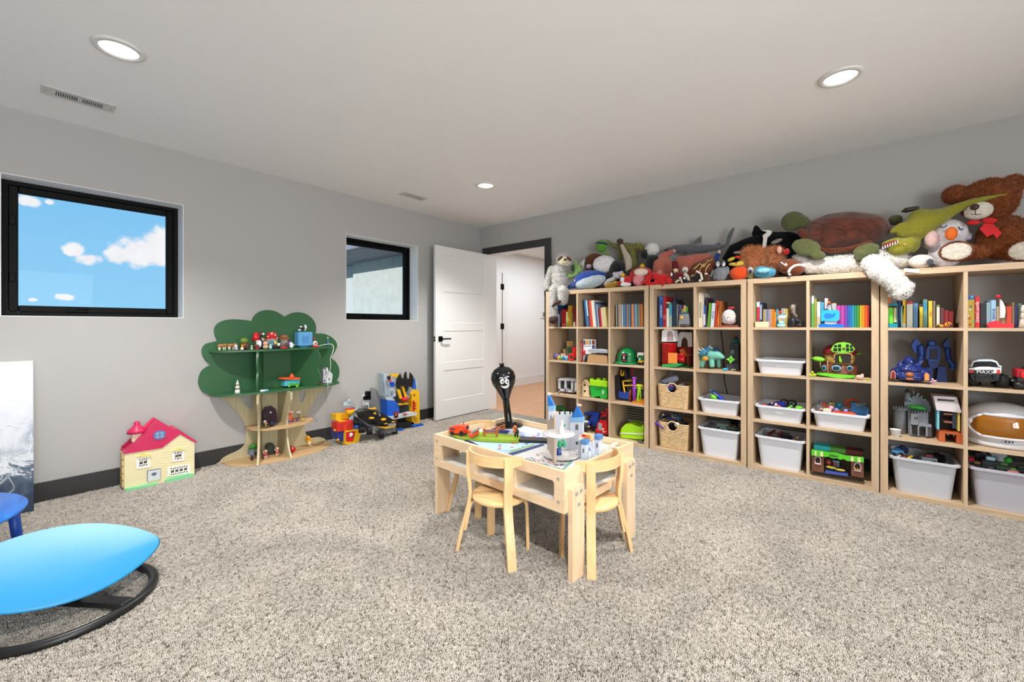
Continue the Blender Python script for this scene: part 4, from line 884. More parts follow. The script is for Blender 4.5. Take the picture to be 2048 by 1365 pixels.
# ================================================================== TOYS ON THE FLOOR BY THE LEFT WALL
CF = (660, 730, 7.585)
vs_ = V('x', -3.66, CF)
Fig('toy_ship', 'red blue and yellow toy ship with crow nest by the left wall', 'toy ship', vs_).add('hull', C(28, 50, 130), 'p .11 95 1030 110 1170 220 1225 250 1200 250 1040').add('bow', YEL, 'p@-.03 .15 225 1250 232 1050 490 1005 430 1230 330 1255').add('bow_panel', REDM, 'p@-.034 .01 245 1205 245 1065 390 1045 350 1205').add('porthole', C(224, 226, 230), 'e@-.036 312 1105 40 30 5 -30').add('stern_castle', C(206, 44, 32), 'b@-.01 105 900 350 1040 .1').add('ladder', C(214, 70, 30), 'b@-.016 212 945 250 1060 .008').add('stern_rail', YEL, 'p .012 95 885 95 780 130 795 180 880 330 895 362 915 350 950 240 950; p@.085 .012 95 800 95 772 290 762 292 870 100 880; b@.0 92 790 112 885 .09').add('mast', C(40, 50, 140), 'k@.04 305 960 305 780 14').add('crow_nest', YEL, 'k@.04 308 800 308 720 40 85').add('nest_rim', REDM, 'e@.04 300 715 80 18 30').add('captain', C(60, 60, 150), 'e@.04 340 700 36 20').add('sail', C(176, 206, 214), 'p@.02 .01 430 660 400 780 275 945 300 850 380 740').add('flag', C(176, 200, 206), 'b@.05 208 600 308 660 .004; b@.05 270 565 310 640 .006').add('deck_cannon', BLUE, 'k@-.01 370 985 495 965 28').add('railing_ball', YEL, 's 72 1035 18; s 120 1180 20; s 470 1010 18').done(0)
vv = V('x', -3.58, CF)
f = Fig('toy_rover', 'black and yellow six wheeled toy rover vehicle beside the toy ship', 'toy vehicle', vv)
f.add('chassis', C(120, 124, 134), 'p .16 430 870 600 985 720 1015 990 1010 1000 1085 850 1095 640 1060').add('hood', C(22, 22, 24, rough=.3), 'p@-.01 .16 440 790 560 860 720 960 880 1000 1010 930 840 830 640 755 450 790').add('rear_armor', C(18, 18, 20, rough=.3), 'p@-.02 .05 435 810 470 880 600 980 630 930 560 850').add('bumper', YEL, 'p@-.02 .05 720 1010 850 1040 990 1010 995 985 850 1015').add('yellow_roll_bar', YEL, 'p@.08 .02 455 770 700 715 705 740 460 790; b@.08 550 750 640 800 .02').add('yellow_detail', YEL, 'e@-.02 630 880 45 18; e@-.02 810 900 45 22; e@-.02 850 965 28 10; e@-.02 960 935 30 10').add('front_plate', C(150, 154, 164), 'p@-.022 .05 880 1005 900 965 1000 955 1010 985').add('driver', C(24, 24, 26), 's 690 785 40; e 690 830 50 40').add('driver_belt', YEL, 'b@-.04 665 800 700 820 .01').add('side_window', C(150, 154, 160), 'p@-.03 .004 725 800 770 830 760 860')
for x, y, r_, d in ((600, 1070, 62, -.03), (785, 1120, 65, -.04), (985, 1065, 58, .06), (480, 1050, 55, .03), (400, 940, 50, .08)):
    f.add('wheel', C(16, 16, 17, rough=.6), 'w@%g %d %d %d .05 55' % (d, x, y, r_)).add('hub_cap', C(140, 144, 150), 'w@%g %d %d 22 .056 55' % (d, x, y))
f.done(0)
vt = V('x', -3.74, CF)
LG = C(178, 194, 208, rough=.4); BL2 = C(28, 96, 206, rough=.4)
f = Fig('toy_tower_playset', 'tall blue grey yellow toy tower playset standing near the door', 'playset', vt)
f.add('left_tower', LG, 'p .1 815 165 880 165 960 265 1000 280 1000 500 950 520 990 570 860 560 820 500').add('left_tower_base', BL2, 'p .12 865 560 1000 580 1050 640 1050 790 960 800 960 810 880 810').add('tower_panel', C(150, 166, 182), 'p@-.01 .02 820 290 870 290 905 350 905 490 830 490').add('blue_screen', C(24, 70, 190), 'p@-.012 .02 910 290 975 285 985 350 925 355').add('grey_hatch', C(130, 140, 152), 'b@-.012 930 420 965 480 .015')
f.add('top_arch', YEL, 'p@.03 .05 930 170 1050 165 1050 215 930 200').add('back_wall', C(70, 76, 88), 'p@.07 .02 1000 280 1300 230 1330 470 1230 780 1050 780 1000 500').add('right_wall', BL2, 'p@.05 .04 1240 240 1300 240 1330 440 1250 440').add('light_strip', LG, 'p@.04 .02 1290 220 1325 260 1335 400 1315 420')
f.add('glider_wing', C(24, 24, 26), 'p@-.03 .015 1070 160 1020 240 1010 330 1030 390 1080 340 1140 350 1150 430 1170 430 1200 350 1250 370 1270 280 1265 200 1220 140 1210 240 1170 230 1160 130 1140 150 1120 230 1090 230').add('launch_arm', YEL, 'p@-.02 .02 1015 390 1060 400 1100 530 1065 545; p@-.02 .02 1095 350 1125 360 1170 510 1140 520').add('launch_seat', REDM, 'e@-.03 1130 550 65 35 40').add('slide', C(150, 168, 180), 'p@.02 .02 1180 360 1240 340 1240 440 1190 540 1160 500')
f.add('right_tower', YEL, 'p@-.02 .1 1240 470 1310 400 1355 420 1365 910 1240 930').add('red_lift', REDM, 'b@-.026 1255 570 1285 730 .02; b@-.026 1270 600 1310 620 .02; b@-.026 1270 640 1310 660 .02; b@-.026 1270 680 1310 700 .02').add('tower_door', C(206, 150, 24), 'b@-.024 1290 820 1330 890 .01').add('red_cap', C(170, 30, 40), 'e@-.02 1275 480 20 14')
f.add('balcony', C(206, 214, 222), 'p@-.05 .1 860 800 960 820 1100 780 1260 745 1320 755 1320 790 1100 830 960 862 880 850').add('balcony_button', REDM, 'e@-.06 1140 775 42 12 20').add('deck', YEL, 'p@-.02 .06 1030 620 1190 605 1190 625 1060 640').add('computer_panel', C(40, 44, 52), 'b@.03 1050 640 1230 760 .01').add('floor_plate', C(26, 26, 30), 'p@-.02 .12 1000 900 1260 890 1300 960 1060 1000').add('foot', BL2, 'p@-.05 .03 1020 1010 1110 990 1125 1010 1110 1030 1020 1040; p@-.05 .04 1245 945 1400 915 1425 935 1410 955 1260 970').add('left_foot', C(150, 116, 30), 'b@-.01 950 870 1020 950 .05')
f.done(0)
Fig('toy_figure', 'small black and orange toy figure on the tower playset roof', 'figurine', V('x', -3.71, CF)).add('body', BLK, 'e 905 200 16 36').add('cape', C(30, 30, 34), 'p .008 885 170 865 190 890 240 900 200').add('legs', C(200, 120, 50), 'e 915 225 14 20').add('disc', REDM, 'e 905 248 40 10 20').done()
Fig('toy_cup', 'small dark red toy cup on the tower playset balcony', 'toy cup', V('x', -3.68, CF)).add('cup', C(110, 26, 34), 'k 1003 800 1003 715 30 38').add('emblem', C(206, 130, 40), 'e@-.016 1000 760 16 20 4').done()
# charger cable
q = PX(731, 796, XL); pts = [(XL+.03, q.y-.0, .305), (XL+.045, q.y+.01, .27), (XL+.05, q.y-.01, .2), (XL+.04, q.y-.09, .12), (XL+.05, q.y-.14, .06), (XL+.06, q.y-.16, .012)]
one('charger_cable', MB().tube(smoothpoly(pts, 6, False), .0035, 6), C(232, 232, 230), 'white charger cable hanging from the plug down to the carpet', 'cable')
Fig('plush_toy', 'yellow and white toy half hidden behind the tree trunk base', 'plush toy', V('x', -3.86, (430, 780, 8.53))).add('body', C(240, 172, 40), 'e 1585 790 45 70; e 1630 820 30 60', re=.006).add('belly', CRM, 'e@-.02 1610 860 32 36').add('stripe', BLK, 'c@-.035 1575 790 5 1600 780 5').done(.02)
# ================================================================== THINGS ON THE TREE SHELVES
T1, T2 = (420, 630, 7.314), (430, 780, 8.53)
ZU, ZL, ZM, ZB = .915, .575, .272, .0165
va = V('x', -3.80, T1)
for k, (dx, lb) in enumerate(((0, 'brown toy horse with pale legs, first on left of upper tree shelf'), (145, 'brown toy horse with pale legs, second on upper tree shelf'))):
    f = Fig('toy_horse', lb, 'figurine', va, 'brown toy horses on the tree shelf').add('body', C(168, 110, 62), 'e %d 425 58 26; e %d 415 28 22; c %d 425 14 %d 440 12' % (160+dx, 225+dx, 235+dx, 255+dx), re=.0022)
    for x in (130, 148, 195, 222): f.add('leg', CRM, 'k %d 440 %d 498 9 7' % (x+dx, x+dx))
    f.done(ZU)
Fig('figurine', 'tiny pale lilac figurine right of the toy horses', 'figurine', V('x', -3.76, T1)).add('body', C(190, 176, 196), 'e 385 470 28 24').add('head', C(226, 214, 222), 's 380 435 24; s 368 415 8; s 392 415 8').done(ZU)
Fig('gnome_house', 'brown round gnome house with mossy green roof on tree shelf', 'figurine', va).add('house', C(104, 56, 34), 'e 510 440 75 58', re=.003).add('roof', C(96, 130, 44), 'e 500 365 66 48', re=.003).add('door', C(70, 34, 20), 'e@-.04 545 450 25 35 5').add('gnome', C(226, 210, 120), 'k@-.04 470 480 470 430 26 6').done(ZU)
Fig('figurine', 'small yellow hatted gnome before the mossy gnome house', 'figurine', V('x', -3.74, T1)).add('body', WHT, 'e 470 470 26 24').add('hat', YEL, 'k 470 460 472 405 20 3').done(ZU)
Fig('figurine', 'tiny pale green figurine left of the red hatted gnome', 'figurine', V('x', -3.74, T1)).add('body', C(170, 200, 180), 'e 610 465 20 22').add('head', C(200, 216, 206), 's 610 430 14').done(ZU)
Fig('gnome', 'white bearded garden gnome with tall red hat on tree shelf', 'figurine', va).add('body', C(96, 60, 40), 'e 690 440 62 50').add('beard', WHT, 'e@-.02 715 410 42 60 12; s@-.02 690 370 22').add('hat', REDM, 'k 672 360 672 262 62 34; e 672 262 34 20; e 665 355 66 16').add('boot', REDM, 'e@-.02 690 478 34 12').done(ZU)
Fig('figurine', 'dark haired doll figurine standing behind the red hatted gnome', 'figurine', V('x', -3.84, T1)).add('body', C(40, 50, 110), 'c 760 420 34 760 320 30').add('head', C(226, 180, 146), 's 770 320 34').add('hair', C(86, 44, 26), 'e 745 240 46 40; e 720 270 24 40').add('bow', WHT, 'e@-.02 780 235 22 18').done(ZU)
Fig('figurine', 'beige squat baby figurine between the gnome and mushroom house', 'figurine', V('x', -3.76, T1)).add('body', C(206, 168, 134), 'e 815 455 48 34').add('head', C(216, 178, 146), 'e 812 405 40 34').add('hair', C(106, 60, 36), 'e@.01 800 380 36 22').done(ZU)
Fig('mushroom_house', 'toy mushroom house with red white spotted cap on tree shelf', 'figurine', va).add('stem', C(140, 150, 152), 'k 905 465 905 320 78 84').add('cap', C(196, 30, 32, rough=.2), 'e 905 310 98 46; e 905 270 84 54', re=.0032).add('spot', WHT, 's@-.075 905 240 14; s@-.06 850 285 10; s@-.06 955 270 10; s@-.03 985 305 9').add('doorway', C(70, 110, 130), 'e@-.07 905 385 40 46 6').done(ZU)
Fig('figurine', 'tiny pale blue figurine in front of mushroom house door', 'figurine', V('x', -3.73, T1)).add('body', C(170, 206, 206), 'e 885 450 26 26').add('head', C(200, 226, 224), 's 885 420 18').done(ZU)
Fig('figurine', 'small black figurine with big yellow hat on tree shelf', 'figurine', V('x', -3.74, T1)).add('body', C(30, 32, 40), 'e 945 440 32 34').add('hat', YEL, 'e 942 388 40 28; e 945 370 26 14').done(ZU)
Fig('figurine', 'tiny black and white figurine beside the yellow hat one', 'figurine', V('x', -3.75, T1)).add('body', BLK, 'e 1002 440 24 24').add('head', WHT, 's 1003 405 24; s 985 385 9; s 1020 385 9').done(ZU)
Fig('mushroom_house', 'toy stone house with brown mushroom cap on tree shelf', 'figurine', va).add('wall', C(126, 120, 112), 'k 1085 455 1085 330 70 52').add('cap', C(136, 82, 50), 'e 1082 320 82 30; e 1082 290 64 40', re=.003).add('door', C(96, 58, 36), 'e@-.055 1105 405 20 32 5').done(ZU)
Fig('toy_crab', 'small red toy lying before the stone mushroom house', 'toy', V('x', -3.72, T1)).add('body', REDM, 'e 1080 450 42 16; s 1040 455 12; s 1120 455 12').done(ZU)
Fig('figurine', 'white dog figurine with purple back left of the blue cube', 'figurine', V('x', -3.75, T1)).add('body', WHT, 'e 1190 435 30 30').add('head', WHT, 'e 1185 400 32 24; e 1210 415 16 16').add('back', PURP, 'e@.01 1165 395 26 40').add('tail', WHT, 'c 1220 425 5 1240 410 3').done(ZU)
f = Fig('audio_cube', 'sky blue cube shaped audio player on the tree shelf', 'speaker', V('x', -3.82, T1)); SB = C(98, 168, 222, rough=.55)
f.add('cube', SB, 'b 1292 235 1505 440 .085 .008'); f.add('foot', SB, 'k@.05 1365 455 1365 438 70'); f.add('front_emblem', C(82, 146, 204, rough=.6), 'p@-.003 .004 1350 375 1350 310 1362 275 1382 300 1415 300 1440 272 1450 310 1450 375 1430 395 1370 395'); f.done(ZU)
Fig('toy_cow', 'black and white toy cow standing on the blue audio cube', 'figurine', V('x', -3.86, T1)).add('body', C(40, 36, 36), 'e 1345 195 45 24').add('patch', WHT, 'e@-.008 1330 175 24 12; e 1395 185 22 35').add('head', WHT, 'e 1395 165 18 18; s 1385 150 6').add('leg', WHT, 'k 1320 205 1320 238 9; k 1390 200 1390 238 9; k 1300 205 1300 238 8').done()
Fig('figurine', 'brown haired figurine in red and white right of the blue cube', 'figurine', V('x', -3.76, T1)).add('skirt', REDM, 'k 1540 455 1540 430 46 40').add('body', WHT, 'e 1538 400 40 42').add('front', C(206, 110, 80), 'e@-.03 1550 395 20 22 4').add('hair', C(124, 66, 46), 'e 1525 330 22 26').done(ZU)
Fig('toy_castle_spire', 'blue cone toy tower with gold tip at right end of tree shelf', 'figurine', V('x', -3.86, T1)).add('cone', C(46, 120, 150), 'k 1722 445 1722 330 24 10').add('tip', C(206, 190, 140), 's 1722 325 14; k 1722 330 1722 305 6 3').done(ZU)
q0 = PX(420+1575/7.314, 630+430/7.314, -3.77); pts = [(-3.77, q0.y, .925), PX(660, 688.5, -3.775), PX(667, 694, -3.76), PX(665, 706, -3.7), PX(661, 716, -3.72), PX(661, 736, -3.76), PX(656, 755, -3.78), PX(655.5, 768, -3.70), PX(656, 790, -3.82), PX(655, 815, -3.86)]
one('charging_cable', MB().tube(smoothpoly(pts, 6, False), .0032, 6), C(226, 232, 220), 'white cord hanging from upper tree shelf past the white toy castle', 'cable')
vl = V('x', -3.78, T1)
Fig('toy_tree', 'small wooden toy fir tree with white snowy tiers', 'figurine', vl).add('trunk', C(170, 140, 110), 'k 402 1150 402 1040 30 24').add('tier', WHT, 'k 402 1160 402 1110 44 34; k 402 1085 402 1055 38 26; k 402 1030 402 1000 28 16').add('wood_tier', C(176, 148, 118), 'k 402 1115 402 1080 32 24; k 402 1058 402 1022 26 18').add('top', WHT, 'k 402 1000 402 968 16 3').done(ZL)
Fig('glue_tube', 'small white and blue tube lying on the lower tree shelf', 'tube', V('x', -3.70, T1)).add('body', WHT, 'k 735 1108 810 1100 18').add('cap', SKY, 'k 808 1100 848 1096 19').done(ZL)
f = Fig('toy_music_box', 'turquoise toy music box wagon with orange roof on tree shelf', 'toy', V('x', -3.76, T1)).add('box', C(80, 176, 190), 'b 1085 970 1312 1055 .07').add('grass_panel', C(60, 160, 70), 'p@-.003 .003 1145 1060 1145 1040 1200 1010 1240 1030 1275 1005 1312 1030 1312 1050').add('roof', C(226, 88, 40), 'p@-.012 .094 1055 965 1090 945 1320 940 1318 968').add('pony', C(222, 92, 50), 'e@.03 1195 920 40 24; s@.03 1195 890 18', re=.003)
for x in (1160, 1275): f.add('wheel', C(150, 200, 50), 'y@-.006 %d 1062 16 .012' % x)
f.done(ZL)
Fig('toy_castle', 'small white toy castle standing on right end of lower tree shelf', 'toy castle', V('x', -3.80, T1)).add('wall', C(214, 216, 222), 'p .05 1655 990 1660 880 1655 790 1680 790 1690 800 1700 770 1720 765 1735 820 1770 830 1795 870 1780 985').add('window', C(60, 60, 70), 'b@-.002 1670 940 1685 975 .003; b@-.002 1735 920 1752 950 .003').add('turret', C(226, 228, 232), 'k@-.005 1708 850 1708 770 16 14').done(ZL)
Fig('figurine', 'tiny brown figurine left of the white toy castle', 'figurine', V('x', -3.74, T1)).add('body', C(120, 56, 30), 'e 1610 1020 20 14; s 1625 1008 9').done(ZL)
v2 = V('x', -3.84, T2)
Fig('fairy_door', 'dark purple arched fairy door with frame on middle trunk shelf', 'toy door', v2).add('frame', C(60, 34, 56), 'p .02 830 600 815 430 850 350 880 310 920 320 940 300 980 300 1000 325 1040 350 1060 420 1070 590').add('door_panel', C(52, 26, 46), 'p@-.006 .01 850 595 845 430 880 370 940 345 1000 365 1035 430 1040 590').add('window', C(216, 216, 222), 'e@-.01 948 408 20 18 4').add('knob', C(150, 120, 60), 's@-.01 850 470 12').done(ZM)
Fig('figurine', 'white mushroom figurine standing before the purple fairy door', 'figurine', V('x', -3.76, T2)).add('cap', WHT, 'e 850 550 30 22').add('tray', C(220, 160, 140), 'e 870 580 40 14').add('stem', C(196, 176, 160), 'k 870 635 870 580 16 12').add('moss', C(70, 140, 80), 'e 870 638 44 10').done(ZM)
Fig('toy_pot', 'dark blue miniature pot before the purple fairy door', 'figurine', V('x', -3.75, T2)).add('pot', C(28, 36, 62), 'k 975 632 975 560 34 30').add('rim', C(46, 58, 92), 'k 975 562 975 550 32 32').done(ZM)
Fig('figurine', 'tiny dark grey figurine lying right of the miniature pot', 'figurine', V('x', -3.79, T2)).add('body', C(54, 62, 78), 'e 1040 570 40 18; s 1065 550 14').done(ZM)
v3 = V('x', -3.80, T2)
Fig('fairy_door', 'small pink and orange candy fairy house on middle trunk shelf', 'toy house', v3).add('house', C(214, 110, 80), 'p .03 1240 560 1235 440 1260 400 1290 395 1320 430 1330 560').add('roof', C(226, 150, 140), 'e@-.01 1280 420 44 30').add('window', C(120, 50, 30), 'e@-.02 1270 445 18 24 4').add('flower', WHT, 's 1275 385 12; s 1325 410 10; s 1250 375 8').add('base', C(110, 90, 180), 'e 1275 572 45 14').done(ZM)
for x, y, r_, c, l in ((1330, 530, 20, (150, 70, 50), 'tiny reddish brown bead figure, leftmost beside the candy fairy house'), (1405, 530, 24, (120, 70, 160), 'tiny purple and gold figure on the trunk shelf'), (1455, 545, 14, (206, 180, 80), 'tiny gold bead figure near right end of trunk shelf'), (1490, 520, 18, (226, 206, 120), 'tiny pale yellow bead figure at right end of trunk shelf')):
    Fig('figurine', l, 'figurine', V('x', -3.78, T2)).add('body', C(*c), 'e %d %d %d %d' % (x, y+12, r_, r_)).add('head', C(*c), 's %d %d %g' % (x, y-12, r_*.7)).done(ZM)
Fig('toy_sign', 'tiny white sign on a stick at back of trunk shelf', 'toy sign', V('x', -3.86, T2)).add('board', WHT, 'b 1392 445 1462 480 .004').add('stick', BRN, 'k@.003 1428 580 1428 470 5').done(ZM)
Fig('toy_tower', 'grey toy stone tower with green bush top at tree base', 'toy house', V('x', -3.80, T2)).add('tower', C(128, 136, 150), 'p .05 590 1140 600 1040 640 1030 720 1030 720 1150 640 1150').add('bush', C(60, 122, 40), 'e 650 985 72 48; e 600 1010 30 34; e 690 1015 34 30', re=.004, fuzz=.0015).add('doorway', C(40, 42, 46), 'e@-.004 690 1110 28 42 4').add('post', C(30, 30, 32), 'k@-.01 628 1225 628 1140 16').done(ZB)
Fig('fairy_door', 'dark green arched fairy door between fins at the tree base', 'toy door', V('x', -3.84, T2)).add('door', C(52, 62, 54), 'p .02 880 1085 870 980 890 930 930 905 980 905 1020 950 1030 1080').add('door_panel', C(62, 72, 66), 'p@-.005 .01 905 1080 900 985 930 940 980 940 1005 985 1008 1078').done(ZB)
for x, l, c in ((865, 'pig figurine in pink standing left of the green fairy door', (184, 60, 80)), (1062, 'fairy figurine with raised wand right of the green fairy door', (206, 90, 90))):
    Fig('figurine', l, 'figurine', V('x', -3.74, T2)).add('body', C(*c), 'e %d 1040 30 40' % x).add('head', C(226, 196, 170), 's %d 990 24; s %d 972 8; s %d 972 8' % (x+5, x-12, x+22)).add('leg', C(220, 200, 180), 'k %d 1125 %d 1060 12; k %d 1118 %d 1060 12' % (x-12, x-10, x+16, x+12)).add('arm', C(226, 200, 176), 'c %d 1030 8 %d 1000 7' % (x-24, x-44)).done(ZB)
Fig('toy_box', 'orange picture box behind the red ball on tree base', 'toy box', V('x', -3.82, T2)).add('box', C(206, 96, 54), 'p .02 1225 920 1220 825 1240 820 1305 870 1305 915').add('stripe', C(230, 170, 110), 'p@-.003 .004 1235 900 1300 905 1300 915 1235 912').done(ZB)
Fig('toy_ball', 'shiny red ball with dark cap resting on the tree base', 'ball', V('x', -3.76, T2)).add('ball', C(196, 24, 34, rough=.15), 's 1320 985 54', sub=3).add('cap', C(40, 30, 34), 'e 1265 975 18 44; s 1280 930 14').add('spot', WHT, 's@-.045 1320 965 12').done(ZB)
# ================================================================== BOOKS
def cname(c):
    import colorsys
    h, l, s = colorsys.rgb_to_hls(*(v/255 for v in c))
    if l > .85 : return 'white' if s < .6 or l > .93 else 'cream'
    if l < .13: return 'black'
    if s < .14: return 'light grey' if l > .6 else 'grey' if l > .32 else 'charcoal'
    h *= 360; p = 'dark ' if l < .28 else 'pale ' if l > .72 else ''
    n = 'red' if h < 14 or h > 345 else 'orange' if h < 36 else 'yellow' if h < 64 else 'green' if h < 160 else 'teal' if h < 192 else 'blue' if h < 250 else 'purple' if h < 295 else 'pink'
    if n == 'orange' and l < .42: n = 'brown'; p = 'dark ' if l < .22 else ''
    return p+n
ORD = 'first second third fourth fifth sixth seventh eighth ninth tenth eleventh twelfth thirteenth fourteenth fifteenth sixteenth seventeenth eighteenth nineteenth twentieth twenty-first twenty-second twenty-third twenty-fourth twenty-fifth twenty-sixth twenty-seventh twenty-eighth twenty-ninth thirtieth thirty-first thirty-second'.split()
PAGE = C(232, 226, 210, rough=.8)
def book(label, xl, xr, h, z, yf, dep, c, group, lean=0, title=None, band=None, tcol=(240, 240, 240)):
    t = max(.003, xr-xl); r = thing('book', label, 'book', (xl, yf, z), 0, group); r.rotation_euler = (0, math.radians(lean), 0)
    th = min(.0022, t*.25); m = C(*c, rough=.45)
    mb = MB().bb(0, 0, 0, t, .0022, h).bb(0, .002, 0, th, dep, h).bb(t-th, .002, 0, t, dep, h)
    P(r, 'cover', mb, m); P(r, 'pages', MB().bb(th, .0022, .003, t-th, dep-.003, h-.003), PAGE)
    if band: P(r, 'spine_band', MB().bb(.0002, -.0006, h*band[0], t-.0002, .0004, h*band[1]), C(*band[2], rough=.5))
    if title: T(r, title, min(t*.82, .022), (t/2, -.001, h*.5), (PI/2, -PI/2, 0) if 0 else (PI/2, PI/2, 0), C(*tcol, rough=.5), 'spine_title')
    return r
def row(bk, col, zrow, yf, crop, spec, where, group, dep=.2, lean=0, ybot=None):
    ox, oy, s = crop; z = SHZ[zrow]+.0008; n = len(spec)
    for i, q in enumerate(spec):
        l, r_, top, c = q[:4]; kw = q[4] if len(q) > 4 else {}
        xl, xr = PY(ox+l/s, 650, yf).x, PY(ox+r_/s, 650, yf).x; h = PY(ox+(l+r_)/2/s, oy+top/s, yf).z-z
        ln = kw.pop('lean', lean); desc = kw.pop('d', '')
        lb = '%s book%s standing %s from left %s' % (cname(c), desc, ORD[i], where)
        book(lb, xl+.0004, xr-.0004, max(.05, h/math.cos(math.radians(ln))), z, yf, dep, c, group, ln, **kw)
U1, U1B, U2, U2B, U3, U3B, U4, U4B = (1080, 560, 8.53), (1080, 640, 5.25), (1290, 560, 6.824), (1290, 730, 6.824), (1480, 540, 5.686), (1480, 770, 6.203), (1750, 520, 5.057), (1750, 770, 4.876)
row(0, 0, 3, 3.70, U1, [(296, 312, 430, (34, 70, 130)), (314, 330, 585, (226, 226, 226)), (332, 371, 500, (26, 30, 46), dict(band=(.2, .9, (70, 74, 84)))), (372, 440, 505, (180, 26, 34), dict(band=(.05, .18, (220, 90, 60)))), (446, 472, 545, (150, 170, 110)), (476, 543, 440, (186, 140, 34)), (546, 560, 560, (90, 130, 80)), (563, 603, 470, (140, 24, 34), dict(band=(.02, .25, (220, 200, 190))))], 'behind the plush sloth leg', 'books behind the sloth')
random.seed(11)
row(0, 1, 3, 3.70, U1, [(790, 808, 335, (44, 100, 176)), (810, 822, 340, (50, 150, 160)), (824, 842, 345, (220, 214, 226), dict(band=(.0, .4, (120, 60, 110)))), (844, 862, 350, (40, 70, 80)), (864, 884, 352, (196, 60, 60)), (886, 910, 348, (214, 90, 50)), (912, 938, 352, (232, 226, 214)), (942, 962, 345, (226, 220, 190)), (966, 990, 380, (70, 100, 160)), (992, 1012, 420, (150, 156, 168)), (1032, 1060, 505, (170, 34, 46)), (1064, 1084, 480, (226, 196, 180)), (1087, 1148, 470, (206, 196, 140))], 'leaning in cubby beside unit of magazines', 'leaning picture books', .22, -6)
mag = [(86, 120, 170), (196, 190, 180), (60, 90, 140), (206, 150, 90), (170, 60, 60), (226, 220, 206), (70, 130, 150), (150, 90, 60), (120, 150, 110), (190, 120, 70), (90, 60, 90), (200, 170, 120), (50, 110, 120), (180, 70, 60), (220, 206, 160), (110, 70, 60)]
row(0, 2, 3, 3.71, U1, [(1300+k*14.6, 1300+k*14.6+13.6, 412+random.uniform(-4, 10), random.choice(mag)) for k in range(31)], 'in packed row of thin magazines', 'thin magazines packed in top cubby', .2, -1)
row(1, 0, 3, 3.70, U2, [(178, 190, 235, (26, 26, 34)), (192, 244, 220, (34, 84, 160), dict(title='UNIVERSITY', band=(.86, .98, (60, 110, 180)))), (247, 288, 228, (168, 34, 46), dict(band=(.25, .4, (200, 90, 90)))), (292, 328, 305, (226, 222, 210), dict(band=(.75, .95, (60, 60, 60)))), (331, 366, 330, (60, 150, 170), dict(band=(.0, .5, (150, 170, 160)))), (372, 384, 300, (40, 50, 60)), (386, 412, 270, (30, 52, 84)), (414, 430, 300, (44, 52, 40)), (433, 454, 335, (120, 124, 126)), (466, 500, 345, (86, 70, 110))], 'in top cubby above red silo', 'books above the red silo')
Fig('toy_case', 'clear plastic toy case with yellow top leaning before the books', 'toy case', V('y', 3.68, U2)).add('case', C(140, 140, 146, rough=.2), 'p .05 455 640 470 470 590 455 605 520 615 640').add('lid', C(40, 110, 130), 'b@-.003 480 445 585 460 .05').add('yellow_piece', YEL, 'e@-.004 500 510 26 20 5').add('green_block', C(90, 160, 40), 'b@.02 555 360 585 440 .02').add('peach_block', C(220, 160, 130), 'b@.02 525 345 552 440 .02').add('olive_block', C(150, 150, 50), 'b@.02 487 390 520 445 .02').add('wheel_track', C(60, 60, 64), 'e@-.01 545 620 75 22 30').done(SHZ[3])
row(1, 1, 3, 3.70, U2, [(728, 782, 178, (226, 216, 190), dict(title='WOODLAND', tcol=(40, 36, 34))), (785, 800, 205, (216, 210, 206)), (801, 826, 350, (50, 100, 170), dict(band=(.1, .6, (210, 210, 220)))), (829, 845, 240, (70, 50, 60)), (848, 882, 318, (96, 160, 50), dict(lean=4)), (890, 938, 318, (206, 212, 224), dict(lean=4, title='STORY', tcol=(60, 70, 150))), (945, 985, 285, (180, 56, 34), dict(lean=4)), (990, 1010, 355, (220, 130, 40)), (1013, 1045, 290, (150, 84, 40))], 'beside white hen night lamp', 'books beside the hen lamp', .2)
Fig('night_lamp', 'white egg shaped hen lamp with red comb on wooden base', 'lamp', V('y', 3.72, U2)).add('body', C(232, 226, 232, rough=.4), 'e 1145 500 104 108 0; e 1145 550 106 60', re=.006).add('comb', REDM, 'e 1180 375 50 16; s 1150 375 14; s 1210 372 14').add('eye', C(226, 206, 90), 'e@-.075 1150 465 14 10 3; e@-.075 1205 468 14 10 3; s@-.07 1112 458 8').add('beak', C(236, 180, 170), 'e@-.08 1170 500 14 10').add('base', C(140, 74, 50), 'p@-.05 .12 995 640 1005 612 1275 612 1275 640').done(SHZ[3])
row(2, 0, 3, 3.74, U3, [(160, 186, 365, (46, 130, 70)), (190, 224, 365, (232, 228, 228), dict(band=(.1, .8, (190, 40, 60)))), (227, 249, 368, (40, 62, 110), dict(band=(.3, .9, (150, 170, 200)))), (252, 262, 372, (36, 44, 60)), (264, 282, 450, (186, 156, 80)), (283, 300, 450, (150, 156, 166)), (301, 318, 450, (110, 120, 140)), (319, 336, 448, (150, 140, 160)), (337, 354, 448, (170, 150, 170)), (355, 368, 450, (206, 160, 60)), (370, 392, 450, (222, 120, 34)), (393, 410, 478, (230, 160, 40)), (412, 432, 448, (90, 150, 180)), (436, 466, 470, (226, 206, 120)), (470, 492, 440, (170, 170, 160)), (494, 516, 440, (180, 176, 150)), (518, 540, 440, (196, 170, 90))], 'in small series behind wooden block', 'small series books behind wooden block', .18)
Fig('wooden_block', 'long pale wooden name block with brown end before books', 'block', V('y', 3.66, U3)).add('block', C(232, 206, 170), 'b 170 592 325 655 .04').add('brown_end', C(110, 50, 30), 'b@.008 138 598 168 655 .03').done(SHZ[3])
